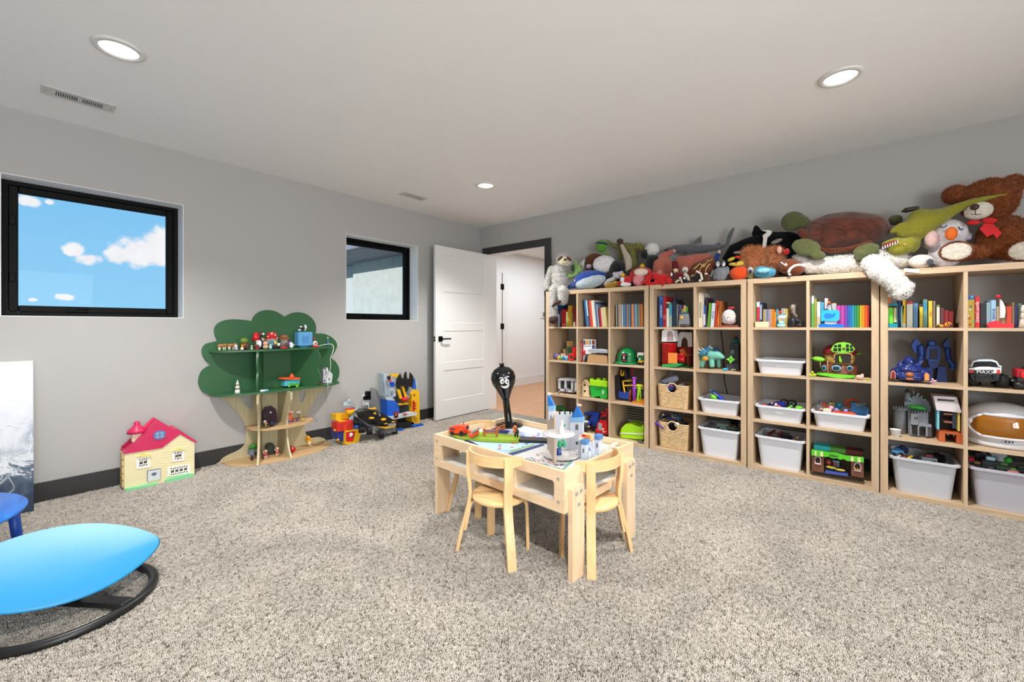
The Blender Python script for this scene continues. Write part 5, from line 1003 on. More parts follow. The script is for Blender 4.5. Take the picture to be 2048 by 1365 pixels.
Fig('toy_duck', 'white and teal toy duck with red top beside skeleton figure', 'toy', V('y', 3.68, U3)).add('base', C(150, 214, 214), 'e 468 640 54 22; e 468 610 34 22').add('body', WHT, 'e 480 545 50 24; c 430 560 10 470 545 16 525 530 10', re=.003).add('brim', C(40, 150, 170), 'e 480 520 44 12').add('hat', REDM, 'e 458 490 20 20').add('ball', C(60, 120, 200), 's 425 565 8').done(SHZ[3])
Fig('toy_figure', 'dark seated action figure with pale skull shaped face', 'toy figure', V('y', 3.72, U3)).add('body', C(26, 28, 32), 'e 600 590 50 60; c 560 560 20 560 640 18; c 640 560 24 700 600 20; e 680 630 40 25', re=.005).add('head', C(150, 136, 124), 'e 600 430 36 42; e 610 470 24 26', re=.005).add('chest', C(110, 96, 90), 'c 600 480 22 640 530 18').add('helmet', C(50, 48, 50), 'e@.02 630 410 22 34').done(SHZ[3])
RB = [(776, 810, 288, (54, 30, 60), dict(title='The Indian Forest', tcol=(220, 210, 220))), (813, 842, 292, (226, 232, 226), dict(band=(.0, .75, (90, 170, 70)))), (845, 873, 330, (150, 150, 60)), (875, 914, 363, (226, 226, 230), dict(band=(.05, .4, (206, 190, 150)))), (918, 955, 368, (60, 170, 206)), (962, 1000, 322, (206, 180, 190), dict(band=(.1, .9, (90, 70, 100)))), (1003, 1036, 360, (60, 50, 70)), (1040, 1096, 380, (180, 176, 170))]
RB += [(a, b, 405, c) for a, b, c in ((1100, 1138, (206, 60, 150)), (1141, 1190, (170, 60, 150)), (1192, 1222, (106, 60, 160)), (1224, 1246, (40, 90, 170)), (1248, 1272, (30, 110, 180)), (1274, 1298, (30, 140, 160)), (1300, 1326, (30, 130, 100)), (1328, 1362, (60, 140, 50)), (1365, 1384, (236, 190, 30)), (1386, 1418, (236, 140, 30)), (1420, 1449, (222, 90, 30)), (1451, 1468, (190, 40, 34)))]
row(2, 1, 3, 3.74, U3, RB, 'in rainbow row behind blue whale toy', 'rainbow ordered books')
Fig('whale_toy', 'cyan toy boat plaque with blue whale on blue base', 'toy', V('y', 3.67, U3)).add('plaque', C(50, 176, 220, rough=.3), 'p .03 920 575 925 480 960 450 1110 450 1135 475 1130 560 1105 578').add('whale_print', C(30, 120, 200), 'p@-.002 .003 955 510 970 490 1010 488 1050 500 1080 485 1095 490 1085 505 1060 535 1000 545 965 540').add('base', C(30, 110, 210, rough=.3), 'p@-.01 .06 885 620 960 605 1040 618 1120 605 1190 625 1175 650 900 650').add('stand', C(200, 200, 206), 'b@.01 960 575 1100 615 .015').add('sail', C(40, 50, 90), 'p@.005 .008 985 450 990 385 1030 380 1055 455').add('sail_stripe', WHT, 'p@.004 .003 995 430 1000 400 1006 400 1010 450; p@.004 .003 1015 450 1018 390 1026 390 1040 452').add('ring', ORG, 's@.005 1015 368 17').add('cabin', C(220, 190, 190), 'b@.02 962 322 1000 440 .01').done(SHZ[3])
row(3, 0, 3, 3.74, U4, [(238, 262, 392, (34, 60, 120)), (246, 274, 465, (160, 210, 180), dict(lean=4)), (277, 312, 406, (236, 190, 30), dict(band=(.0, .14, (226, 226, 226)))), (320, 382, 420, (226, 226, 206), dict(band=(.9, 1, (190, 40, 50)))), (386, 434, 440, (86, 130, 170)), (450, 485, 448, (220, 190, 50), dict(band=(.88, 1, (40, 50, 60)))), (487, 530, 400, (96, 140, 130), dict(band=(.6, .9, (60, 130, 160)))), (540, 580, 416, (214, 186, 60), dict(title='MAD', tcol=(190, 60, 40))), (586, 612, 416, (130, 110, 90)), (622, 655, 456, (110, 130, 60), dict(band=(.1, .9, (206, 206, 190)))), (662, 698, 486, (96, 40, 50)), (702, 745, 510, (130, 20, 30)), (748, 792, 520, (126, 22, 30))], 'under polar bear arm', 'books under the polar bear arm', .18)
Fig('book_box', 'tall yellow book standing at far left above the turquoise case', 'book', V('y', 3.76, U4)).add('cover', C(236, 216, 30), 'b 90 256 121 680 .2').add('label', C(150, 190, 50), 'b@-.002 92 440 120 600 .003').done(SHZ[3])
Fig('book_box', 'orange and white book standing behind the turquoise case', 'book', V('y', 3.77, U4)).add('cover', C(226, 120, 60), 'b 125 336 162 680 .18').add('label', WHT, 'b@-.002 127 340 160 372 .003').done(SHZ[3])
Fig('toy_case', 'turquoise green see-through toy case in front of yellow book', 'toy case', V('y', 3.67, U4)).add('frame', C(24, 140, 160, rough=.2), 'b 96 440 180 462 .05; b 180 436 232 462 .05; b 100 640 232 682 .05; b 96 460 104 660 .05; b 224 460 232 660 .05').add('green_panel', C(110, 210, 60, rough=.25), 'b@.01 120 480 185 660 .02').add('yellow_panel', C(220, 220, 50), 'b@.004 104 500 124 640 .02').add('picture_panel', C(210, 200, 150), 'b@.008 190 480 224 630 .02').done(SHZ[3])
Fig('toy_car', 'small orange tiger striped toy car before dark red books', 'toy car', V('y', 3.67, U4)).add('body', C(226, 150, 40), 'e 655 662 46 18; e 740 645 40 26', re=.003).add('stripe', BLK, 'c@-.02 640 650 5 660 670 5; c@-.03 730 625 5 745 655 5; c@-.03 755 630 4 765 655 4').add('wheel', BLK, 'y@-.01 630 668 14 .03; y@-.01 770 660 16 .03').done(SHZ[3])
yb_ = 3.70
row(3, 1, 3, yb_, U4, [(914, 1008, 366, (222, 190, 60), dict(d=' with P', band=(.885, 1, (40, 120, 200)))), (1012, 1060, 370, (196, 26, 40), dict(d=' with monkey title', title='GRUMPY MONKEY')), (1066, 1124, 440, (30, 30, 36)), (1127, 1171, 432, (130, 160, 170)), (1174, 1224, 408, (150, 190, 220), dict(title='SKYLINES', tcol=(60, 70, 120))), (1228, 1264, 472, (190, 170, 140)), (1268, 1322, 470, (150, 120, 90)), (1326, 1384, 472, (196, 60, 30)), (1387, 1411, 430, (130, 100, 70)), (1414, 1448, 452, (44, 44, 92)), (1451, 1484, 442, (100, 120, 100))], 'behind red sailing boat', 'books behind the red sailing boat', .18)
bk = [o for o in bpy.data.objects if o.get('label', '').startswith('yellow book with P')][0]
T(bk, 'P', .022, (.028, -.001, .183), (PI/2, 0, 0), C(240, 240, 244), 'spine_letter')
random.seed(4)
for i in range(8): P(bk, 'printed_picture', MB().bb(*(lambda x, z: (x, -.0008, z, x+.011, .0002, z+.009))(random.uniform(.006, .038), .015+.018*i)), C(*random.choice([(200, 60, 60), (60, 110, 190), (230, 120, 60), (90, 170, 190), (240, 240, 230)])))
Fig('sailing_boat', 'red toy sailing boat with white sail in top right cubby', 'toy boat', V('y', 3.66, U4)).add('hull', C(214, 34, 50, rough=.3), 'p .06 1135 655 1170 620 1240 612 1290 635 1410 638 1400 680 1160 680').add('deckhouse', C(214, 34, 50), 'e@.02 1220 625 40 18').add('mast', C(150, 130, 110), 'k@.03 1262 630 1262 370 6').add('sail', C(236, 228, 220), 'p@.028 .006 1258 580 1268 390 1290 410 1315 460 1322 510 1312 575').add('masthead', C(206, 30, 50), 'e@.03 1250 362 32 18').done(SHZ[3])
Fig('doll', 'white doll with bonnet cut by the picture right edge', 'doll', V('y', 3.68, U4)).add('skirt', C(206, 190, 176), 'k 1490 680 1495 590 46 26').add('body', C(214, 200, 186), 'e 1495 560 26 40').add('bonnet', C(226, 216, 206), 'e 1500 490 28 46').done(SHZ[3])
# ================================================================== BINS, BASKETS
def rr3(x0, x1, y0, y1, z, r): return [Vector((a, b, z)) for a, b in rrect(x0, y0, x1, y1, r, 4)]
def bin_(label, xl, xr, z, h, col, y0=3.645, dep=.36, tagc=None, grp='plastic toy bins'):
    r = thing('storage_bin', label, 'bin', ((xl+xr)/2, y0, z), 0, grp); w_ = (xr-xl)/2; rim = .016; tap = .012*min(1, h/.2)+.01; m = C(*col, rough=.35, spec=.4)
    O = [rr3(-w_+rim+tap, w_-rim-tap, rim+tap, dep-rim-tap, 0, .03), rr3(-w_+rim, w_-rim, rim, dep-rim, h-.012, .03)]
    I = [rr3(-w_+rim+.003, w_-rim-.003, rim+.003, dep-rim-.003, h-.002, .027), rr3(-w_+rim+tap+.003, w_-rim-tap-.003, rim+tap+.003, dep-rim-tap-.003, .004, .027)]
    P(r, 'tub', MB().loft(O+I, smooth=False), m)
    P(r, 'rim', MB().loft([rr3(-w_+rim, w_-rim, rim, dep-rim, h-.014, .03), rr3(-w_, w_, 0, dep, h-.014, .035), rr3(-w_, w_, 0, dep, h-.002, .035), rr3(-w_+.004, w_-.004, .004, dep-.004, h, .033), rr3(-w_+rim+.003, w_-rim-.003, rim+.003, dep-rim-.003, h, .027)], cap=False, smooth=False), m)
    if tagc: P(r, 'embossed_mark', MB().bb(-.022, rim+tap*.45-.003, h*(.75 if h > .2 else .52), .022, rim+tap*.45+.004, h*(.75 if h > .2 else .52)+.014), C(*tagc, rough=.4))
    return r
def weave(label, xl, xr, z, h, y0, dep, grp='woven seagrass baskets'):
    r = thing('woven_basket', label, 'basket', ((xl+xr)/2, y0, z), 0, grp); w_ = (xr-xl)/2; m = C(222, 192, 146, rough=.8, var=.2, vs=60); hr, hz = .042, h-.03; n = 17
    for k in range(n):
        zz = .008+(h-.016)*k/(n-1); base = rrect(-w_+.008+.012*(1-zz/h), .008+.012*(1-zz/h), w_-.008-.012*(1-zz/h), dep-.008, .025, 5); pts = []
        for a, b in zip(base, base[1:]+base[:1]):
            for j in range(max(1, int(math.hypot(b[0]-a[0], b[1]-a[1])/.009))):
                nn = max(1, int(math.hypot(b[0]-a[0], b[1]-a[1])/.009)); pts.append((a[0]+(b[0]-a[0])*j/nn, a[1]+(b[1]-a[1])*j/nn))
        P3 = [Vector((x, y+.0026*(1 if (i+k) % 2 else -1), zz)) for i, (x, y) in enumerate(pts)]
        half = math.sqrt(max(0, hr*hr-(zz-hz)**2))
        if half > .004:
            keep = [i for i, p in enumerate(P3) if not (abs(p.x) < half and p.y < .06)]
            i0 = next(i for i in range(len(P3)) if i in keep and (i-1) % len(P3) not in keep); q = [P3[(i0+j) % len(P3)] for j in range(len(P3)) if (i0+j) % len(P3) in keep]
            P(r, 'woven_strand', MB().tube(q, .0068, 5), m)
        else: P(r, 'woven_strand', MB().tube(P3, .0068, 5, True), m)
    P(r, 'base', MB().bb(-w_+.02, .02, .001, w_-.02, dep-.02, .008), m)
    P(r, 'lining', MB().loft([rr3(-w_+.024, w_-.024, .024, dep-.02, .008, .02), rr3(-w_+.016, w_-.016, .016, dep-.014, h*.55, .02), rr3(-w_+.02, w_-.02, .02, dep-.018, h*.55, .02), rr3(-w_+.028, w_-.028, .028, dep-.022, .012, .02)], cap=False), C(170, 138, 92, rough=.9))
    P(r, 'ring_handle', MB().tube([(hr*math.cos(2*PI*i/24), .008+.002, hz+hr*math.sin(2*PI*i/24)) for i in range(24)], .006, 6, True), C(218, 188, 150, rough=.7))
    return r
def cub(crop, xl, xr, yt, row_, y0=3.645):
    a, b = PY(crop[0]+xl/crop[2], 700, y0), PY(crop[0]+xr/crop[2], 700, y0); zt = PY(crop[0]+(xl+xr)/2/crop[2], crop[1]+yt/crop[2], y0).z; return a.x, b.x, SHZ[row_]+.0008, zt-SHZ[row_]
WB, GB_, GB2 = (224, 226, 233), (198, 200, 206), (186, 184, 194)
x0, x1, z, h = cub(U2B, 150, 590, 290, 1, 3.66); weave('woven basket in third row holding rolled grey cloth', x0, x1, z, .205, 3.66, .34)
x0, x1, z, h = cub(U2B, 160, 590, 850, 0, 3.66); weave('woven basket in bottom row full of colourful toy swords', x0, x1, z, .225, 3.66, .34)
X0 = lambda b, c, d=.004: (cx(b, c)+d, cx(b, c)+.335-d)
a = X0(1, 1); bin_('shallow white bin with blue water blaster above the deep one', *a, SHZ[1]+.0008, .118, WB, tagc=(236, 226, 226))
a = X0(1, 1); bin_('deep white bin full of grey green vehicles in bottom row', *a, SHZ[0]+.0008, .232, WB)
a = X0(2, 0); bin_('empty shallow white bin left of the mushroom treehouse', *a, SHZ[2]+.0008, .108, WB, tagc=(240, 240, 244))
a = X0(2, 0); bin_('shallow white bin with green and black toys below the empty one', *a, SHZ[1]+.0008, .112, WB, tagc=(244, 244, 246))
a = X0(2, 1); bin_('shallow white bin with orange toys and blue basket', *a, SHZ[1]+.0008, .112, WB, tagc=(214, 216, 222))
a = X0(2, 0); bin_('deep white bin with dark red toys left of the market box', *a, SHZ[0]+.0008, .232, WB)
a = X0(3, 0, .005); bin_('deep grey bin of small figures below the grey toy castle', *a, SHZ[0]+.0008, .225, GB_, tagc=(226, 228, 232))
a = X0(3, 1, .005); bin_('deep grey lilac bin of toy cars below the astronaut helmet', *a, SHZ[0]+.0008, .232, GB2, tagc=(226, 224, 232))
# ---- small toys lying in the bins
def bt_(kind, label, crop, px, py, y, s, c, c2=(30, 30, 32), rest=None):
    v = V('y', y, crop); A, B = C(*c), C(*c2); r = s
    n, f = kind, None
    if kind == 'toy_car': f = Fig(n, label, 'toy car', v).add('body', A, 'b %g %g %g %g .04 .004' % (px-r, py-r*.3, px+r, py+r*.3)).add('cabin', B, 'b@.006 %g %g %g %g .028 .004' % (px-r*.5, py-r*.7, px+r*.5, py-r*.3)).add('wheel', BLK, 'y@-.004 %g %g %g .048; y@-.004 %g %g %g .048' % (px-r*.6, py+r*.3, r*.3, px+r*.6, py+r*.3, r*.3))
    elif kind == 'toy_figure': f = Fig(n, label, 'toy figure', v).add('body', A, 'c %g %g %g %g %g %g' % (px-r*.5, py+r*.4, r*.32, px+r*.1, py, r*.36)).add('head', B, 's %g %g %g' % (px+r*.5, py-r*.3, r*.34)).add('limb', A, 'c %g %g %g %g %g %g; c %g %g %g %g %g %g' % (px, py, r*.16, px+r*.5, py+r*.5, r*.12, px-r*.4, py+r*.3, r*.18, px-r*.9, py+r*.1, r*.14))
    elif kind == 'toy_ring': 
        p = v.pt(px, py); k = v.sc(px, py)*r; f = Fig(n, label, 'toy', v).raw('ring', MB().tube([(p.x+k*.8*math.cos(2*PI*i/20), p.y+k*.3*math.sin(2*PI*i/20), p.z+k*.6*math.sin(2*PI*i/20)) for i in range(20)], k*.22, 6, True), A).add('hub', B, 's %g %g %g' % (px, py, r*.3))
    elif kind == 'toy_blaster': f = Fig(n, label, 'toy blaster', v).add('barrel', A, 'k %g %g %g %g %g' % (px-r, py-r*.6, px+r*.6, py+r*.4, r*.28)).add('grip', B, 'k %g %g %g %g %g' % (px+r*.2, py+r*.2, px-r*.2, py+r*.8, r*.22)).add('muzzle', B, 'e %g %g %g %g' % (px-r, py-r*.6, r*.34, r*.34))
    elif kind == 'toy_block': f = Fig(n, label, 'toy block', v).add('block', A, 'b %g %g %g %g .04 .003' % (px-r, py-r*.6, px+r, py+r*.6)).add('stud', B, 'k@.02 %g %g %g %g %g' % (px, py-r*.6, px, py-r*.85, r*.35))
    elif kind == 'toy_sword': f = Fig(n, label, 'toy sword', v).add('blade', A, 'k %g %g %g %g %g' % (px-r, py-r*.7, px+r, py+r*.9, r*.24)).add('handle', B, 'k %g %g %g %g %g' % (px-r*1.5, py-r*1.1, px-r*.9, py-r*.62, r*.32)).add('pommel', B, 's %g %g %g' % (px-r*1.5, py-r*1.1, r*.36))
    elif kind == 'toy_ball': f = Fig(n, label, 'ball', v).add('ball', A, 's %g %g %g' % (px, py, r)).add('patch', B, 's@%g %g %g %g' % (-v.sc(px, py)*r*.35, px+r*.2, py-r*.2, r*.72))
    return f.done(rest)
# U2 basket row 3 : cloth, ball
Fig('rolled_cloth', 'rolled pale grey blue cloth sticking out of upper basket', 'cloth', V('y', 3.78, U2B)).add('roll', C(150, 160, 180, rough=.9), 'c 230 250 46 330 215 52 410 190 50', re=.006).add('inner_roll', C(110, 118, 140, rough=.9), 'e@-.03 225 262 30 34').done()
Fig('folded_cloth', 'pale grey folded cloth corner at right in upper basket', 'cloth', V('y', 3.76, U2B)).add('fold', C(158, 166, 190, rough=.9), 'p .05 450 330 455 270 520 250 540 330').add('under_fold', C(140, 148, 170, rough=.9), 'p@.05 .05 380 330 400 270 470 280 480 330').done()
bt_('toy_ball', 'blue and red patterned ball seen through the upper basket handle', U2B, 345, 300, 3.74, 60, (44, 110, 190), (120, 60, 110))
for a in (('toy_sword', 'blue foam toy sword leaning out left of lower basket', 150, 790, 3.68, 60, (34, 100, 200), (30, 80, 170)), ('toy_sword', 'purple toy sword handle over the lower basket rim', 215, 835, 3.66, 40, (110, 50, 190), (130, 60, 210)), ('toy_figure', 'silver headed toy in the lower basket', 215, 700, 3.76, 60, (60, 62, 70), (170, 170, 176)), ('toy_blaster', 'dark toy with orange tip in the lower basket', 290, 690, 3.82, 50, (40, 46, 70), (200, 70, 30)), ('toy_sword', 'navy toy sword in the middle of lower basket', 350, 740, 3.78, 60, (30, 60, 150), (40, 40, 60)), ('toy_ball', 'shiny silver toy ball in the lower basket', 400, 700, 3.76, 45, (120, 124, 130), (60, 64, 70)), ('toy_ring', 'blue and yellow toy ring in lower basket', 455, 730, 3.80, 36, (40, 110, 200), (200, 190, 60)), ('toy_ball', 'clear silver ball beside the lower basket handle', 435, 820, 3.69, 40, (150, 154, 160), (210, 212, 216)), ('toy_block', 'bright green toy wedge in the lower basket', 510, 850, 3.72, 42, (30, 180, 60), (30, 140, 50)), ('toy_sword', 'dark blue toy sword at right of lower basket', 540, 780, 3.84, 50, (24, 44, 130), (30, 50, 110)), ('toy_block', 'black toy block filling the lower basket handle hole', 325, 850, 3.72, 60, (20, 20, 24), (30, 30, 34))):
    bt_(a[0], a[1], U2B, *a[2:])
Fig('water_blaster', 'bright blue water blaster with lime tank in shallow bin', 'toy blaster', V('y', 3.75, U2B)).add('body', C(24, 70, 200, rough=.3), 'c 920 365 26 990 420 30 1050 480 32 1080 520 34', re=.004).add('tank', C(120, 220, 40, rough=.3), 'e@-.03 935 445 52 34 0 40').add('nozzle', C(140, 210, 60), 's 905 350 16').add('stripe', C(190, 190, 80), 'c@-.02 940 380 6 990 430 6').add('grip', C(24, 60, 160), 'c 1030 500 22 1020 530 20; c 1080 500 20 1110 530 18').done()
for a in (('toy_blaster', 'dark green toy pistol beside blue water blaster', 940, 510, 3.76, 60, (60, 90, 50), (50, 70, 50)), ('toy_block', 'teal toy block right of the blue water blaster', 1130, 525, 3.78, 40, (30, 90, 100), (20, 60, 80)), ('toy_figure', 'grey toy figure at left of deep white bin', 880, 830, 3.74, 70, (60, 64, 74), (50, 52, 60)), ('toy_car', 'grey toy jet vehicle on top of deep white bin', 1100, 850, 3.76, 130, (120, 130, 124), (50, 60, 60)), ('toy_ring', 'teal toy ring in the deep white bin', 1060, 890, 3.71, 50, (90, 150, 150), (60, 90, 90)), ('toy_car', 'dark olive toy vehicle at right of deep white bin', 1210, 880, 3.72, 80, (70, 80, 64), (30, 34, 34)), ('toy_block', 'black toy case at back of deep white bin', 1180, 800, 3.86, 80, (24, 26, 28), (40, 44, 46))):
    bt_(a[0], a[1], U2B, *a[2:])
for a in (('toy_ball', 'orange red toy ball at left in third row bin', 305, 265, 3.72, 32, (226, 70, 34), (210, 50, 30)), ('toy_figure', 'navy and white toy figure in third row bin', 370, 240, 3.78, 46, (40, 50, 110), (220, 220, 230)), ('toy_figure', 'purple toy figure in third row bin', 430, 230, 3.84, 50, (110, 50, 120), (120, 60, 140)), ('toy_block', 'blue toy block in third row bin', 510, 250, 3.80, 50, (40, 70, 200), (50, 80, 190)), ('toy_blaster', 'orange and white toy blaster in third row bin', 500, 280, 3.70, 55, (232, 90, 40), (230, 226, 220)), ('toy_ring', 'black toy goggles on the third row bin', 550, 225, 3.82, 55, (20, 20, 22), (40, 40, 44)), ('toy_ring', 'black toy wheel at back of third row bin', 640, 235, 3.82, 55, (18, 18, 20), (30, 30, 34)), ('toy_figure', 'lime green toy robot figure in third row bin', 610, 285, 3.71, 52, (110, 220, 40), (90, 200, 40)), ('toy_block', 'lime green toy piece at right of third row bin', 730, 300, 3.70, 42, (120, 230, 50), (110, 210, 40)), ('toy_block', 'black toy block between the orange and lime toys', 555, 300, 3.74, 36, (24, 24, 40), (30, 30, 50))):
    bt_(a[0], a[1], U3B, *a[2:])
for a in (('toy_figure', 'tan toy figure at left of orange toy bin', 985, 320, 3.72, 50, (170, 90, 50), (230, 200, 180)), ('toy_block', 'cream toy block in the orange toy bin', 1080, 335, 3.69, 52, (232, 222, 200), (226, 210, 180)), ('toy_blaster', 'orange toy crane arm in the orange toy bin', 1110, 290, 3.76, 70, (226, 90, 40), (200, 70, 40)), ('toy_ball', 'pink toy ball in the orange toy bin', 1130, 290, 3.74, 32, (226, 140, 190), (240, 180, 210)), ('toy_ball', 'teal toy ball at back of the orange toy bin', 1225, 260, 3.84, 46, (30, 120, 150), (40, 140, 170)), ('toy_ball', 'pale purple toy ball in orange toy bin', 1195, 315, 3.73, 28, (140, 140, 220), (160, 160, 230)), ('toy_ball', 'lilac toy ball resting on the orange toy truck', 1310, 325, 3.72, 28, (130, 140, 230), (150, 160, 240)), ('toy_ring', 'orange toy ring at back of orange toy bin', 1390, 230, 3.84, 70, (214, 80, 34), (190, 70, 40)), ('toy_ring', 'small yellow toy hoop in the orange toy bin', 1150, 250, 3.85, 30, (220, 200, 80), (200, 180, 80))):
    bt_(a[0], a[1], U3B, *a[2:])
Fig('toy_truck_bed', 'orange toy truck chassis lying across front of shallow bin', 'toy vehicle', V('y', 3.67, U3B)).add('chassis', C(232, 82, 36), 'p .05 1140 380 1145 340 1240 335 1250 350 1390 350 1440 375 1440 408 1300 400').add('slot', BLK, 'b@-.002 1165 362 1240 388 .01; b@-.002 1270 370 1340 398 .01').done()
Fig('toy_basket', 'see-through blue toy shopping basket in the shallow bin', 'toy basket', V('y', 3.74, U3B)).add('wall', C(30, 90, 140, rough=.3), 'p .1 1370 330 1385 225 1600 290 1590 400 1480 380').add('rim', C(50, 110, 150), 't 10 1380 230 1480 240 1600 290').add('handle', C(150, 150, 90), 't 7 1440 262 1500 250 1560 235').done()
for k, (x0, y0, x1, y1) in enumerate(((985, 205, 1040, 262), (1135, 210, 1080, 268))): Fig('drumstick', '%s wooden toy drumstick poking up from orange toy bin' % ('left', 'right')[k], 'drumstick', V('y', 3.80, U3B)).add('stick', C(206, 180, 110), 'k %d %d %d %d 7' % (x0, y0, x1, y1)).add('tip', C(60, 60, 90), 's %d %d 12' % (x0, y0)).done()
for a in (('toy_figure', 'small tan toy at left in the dark red toy bin', 240, 640, 3.70, 22, (110, 90, 70), (90, 70, 60)), ('toy_figure', 'dark red armoured toy figure at left in deep bin', 340, 640, 3.73, 55, (120, 30, 44), (110, 26, 40)), ('toy_figure', 'maroon toy figure at back of deep bin', 400, 590, 3.84, 60, (96, 22, 40), (110, 40, 50)), ('toy_block', 'olive toy block standing in dark red toy bin', 430, 625, 3.78, 36, (90, 90, 70), (110, 106, 90)), ('toy_figure', 'crimson toy figure with raised arm in deep bin', 490, 610, 3.80, 55, (130, 30, 50), (120, 40, 50)), ('toy_figure', 'pale tan toy figure in the middle of deep bin', 480, 680, 3.70, 36, (206, 170, 140), (214, 180, 150)), ('toy_car', 'black toy vehicle filling middle of dark red toy bin', 570, 660, 3.76, 80, (26, 24, 26), (40, 36, 36)), ('toy_figure', 'golden brown toy figure at right in deep bin', 690, 670, 3.73, 46, (140, 96, 50), (206, 170, 120))):
    bt_(a[0], a[1], U3B, *a[2:])
for a in (('toy_car', 'light blue toy plane at left of grey figure bin', 220, 660, 3.72, 60, (90, 170, 220), (40, 90, 150)), ('toy_car', 'navy toy car at back of grey figure bin', 270, 640, 3.78, 60, (30, 50, 100), (20, 30, 60)), ('toy_figure', 'white toy figure in grey figure bin', 225, 700, 3.69, 34, (226, 226, 226), (230, 200, 190)), ('toy_figure', 'red toy figure in grey figure bin', 285, 705, 3.69, 34, (190, 30, 40), (60, 60, 66)), ('toy_figure', 'yellow toy figure in grey figure bin', 335, 710, 3.69, 40, (236, 190, 40), (230, 190, 50)), ('toy_figure', 'navy toy figure in grey figure bin', 395, 715, 3.70, 40, (30, 40, 80), (26, 30, 44)), ('toy_car', 'grey toy car with dark top in grey figure bin', 530, 740, 3.74, 80, (150, 156, 170), (120, 60, 60)), ('toy_block', 'black toy case at back of grey figure bin', 600, 740, 3.86, 90, (24, 24, 28), (40, 40, 44)), ('toy_figure', 'small grey toy figure at right in grey figure bin', 680, 770, 3.74, 40, (60, 64, 70), (90, 90, 96))):
    bt_(a[0], a[1], U4B, *a[2:])
for a in (('toy_block', 'red toy block at left of toy car bin', 945, 735, 3.75, 28, (206, 30, 40), (180, 30, 40)), ('toy_car', 'black and gold toy car at left of toy car bin', 1000, 800, 3.70, 70, (26, 22, 24), (120, 90, 40)), ('toy_car', 'black toy truck with white splash print in toy car bin', 1130, 770, 3.70, 90, (24, 30, 44), (150, 190, 206)), ('toy_block', 'white toy card box at back of toy car bin', 1200, 700, 3.84, 90, (220, 222, 232), (200, 200, 214)), ('toy_block', 'black picture box leaning in the toy car bin', 1060, 720, 3.78, 80, (30, 30, 40), (150, 110, 130)), ('toy_car', 'green and black monster toy car in toy car bin', 1260, 820, 3.69, 85, (40, 60, 40), (60, 90, 50)), ('toy_ball', 'bright green toy ball on the toy car bin', 1295, 735, 3.76, 36, (60, 190, 60), (50, 160, 60)), ('toy_car', 'pink and green toy car at front of toy car bin', 1350, 860, 3.68, 60, (206, 110, 130), (110, 170, 60)), ('toy_car', 'dark toy car at the right of toy car bin', 1430, 840, 3.72, 60, (30, 40, 34), (50, 70, 56))):
    bt_(a[0], a[1], U4B, *a[2:])
# ================================================================== TOYS IN THE BOOKCASE CUBBIES
Z3, Z2, Z1, Z0 = SHZ[2]+.0008, SHZ[1]+.0008, SHZ[0]+.0008, SHZ[3]+.0008
# second row (under the books), leftmost bookcase
v = V('y', 3.76, U1B)
Fig('plush_toy', 'purple squashy toy at left in second row of leftmost bookcase', 'toy', v).add('body', C(126, 106, 170), 'e 172 395 48 32; e 140 405 24 20', re=.005).add('spot', C(60, 60, 90), 's@-.04 150 400 9; s@-.05 185 390 8').done(Z3)
for x, y, c, l in ((200, 415, (200, 170, 60), 'small yellow toy bead block beside the purple toy'), (228, 400, (70, 160, 90), 'small green toy bead block in second row'), (258, 400, (50, 120, 200), 'small blue toy bead block in second row'), (283, 405, (100, 180, 220), 'small pale blue toy bead block in second row')): Fig('toy_block', l, 'toy block', V('y', 3.72, U1B)).add('block', C(*c), 'e %d %d 22 24' % (x, y)).add('peg', WHT, 's@-.01 %d %d 8' % (x+4, y-16)).done(Z3)
Fig('wooden_block', 'plain wooden toy block below another in second row', 'block', V('y', 3.80, U1B)).add('block', TAN, 'b 215 335 270 400 .05').done(Z3)
Fig('wooden_block', 'plain wooden toy block on top of another wooden block', 'block', V('y', 3.805, U1B)).add('block', C(196, 172, 130), 'b 240 295 270 335 .04').done(Z3+.072)
Fig('alphabet_block', 'lower clear sided picture block with green print', 'block', V('y', 3.80, U1B)).add('block', C(150, 150, 120), 'b 278 280 335 420 .06').add('picture', C(60, 110, 50), 'b@-.002 285 290 328 345 .003').done(Z3)
Fig('alphabet_block', 'yellow and white picture block on top of the stack', 'block', V('y', 3.80, U1B)).add('block', C(206, 200, 180), 'b 282 225 340 278 .05').add('picture', C(214, 160, 40), 'b@-.002 290 232 332 272 .003').done()
Fig('toy_rattle', 'red ring rattle toy at right in second row', 'toy', V('y', 3.70, U1B)).raw('ring', (lambda p: MB().tube([(p.x+.028*math.cos(2*PI*i/24), p.y, p.z+.028*math.sin(2*PI*i/24)) for i in range(24)], .011, 8, True))(V('y', 3.70, U1B).pt(328, 395)), REDM).add('hub', C(60, 40, 30), 'e 328 395 12 12').add('handle', REDM, 'b@.03 340 290 372 400 .03').done(Z3)
bk2 = book('red and white picture book standing face out in second row', PY(1080+420/5.25, 700, 3.69).x, PY(1080+448/5.25, 700, 3.69).x, .205, Z3, 3.69, .03, (190, 34, 36), 'face out books', title='THE READ-ALOUD')
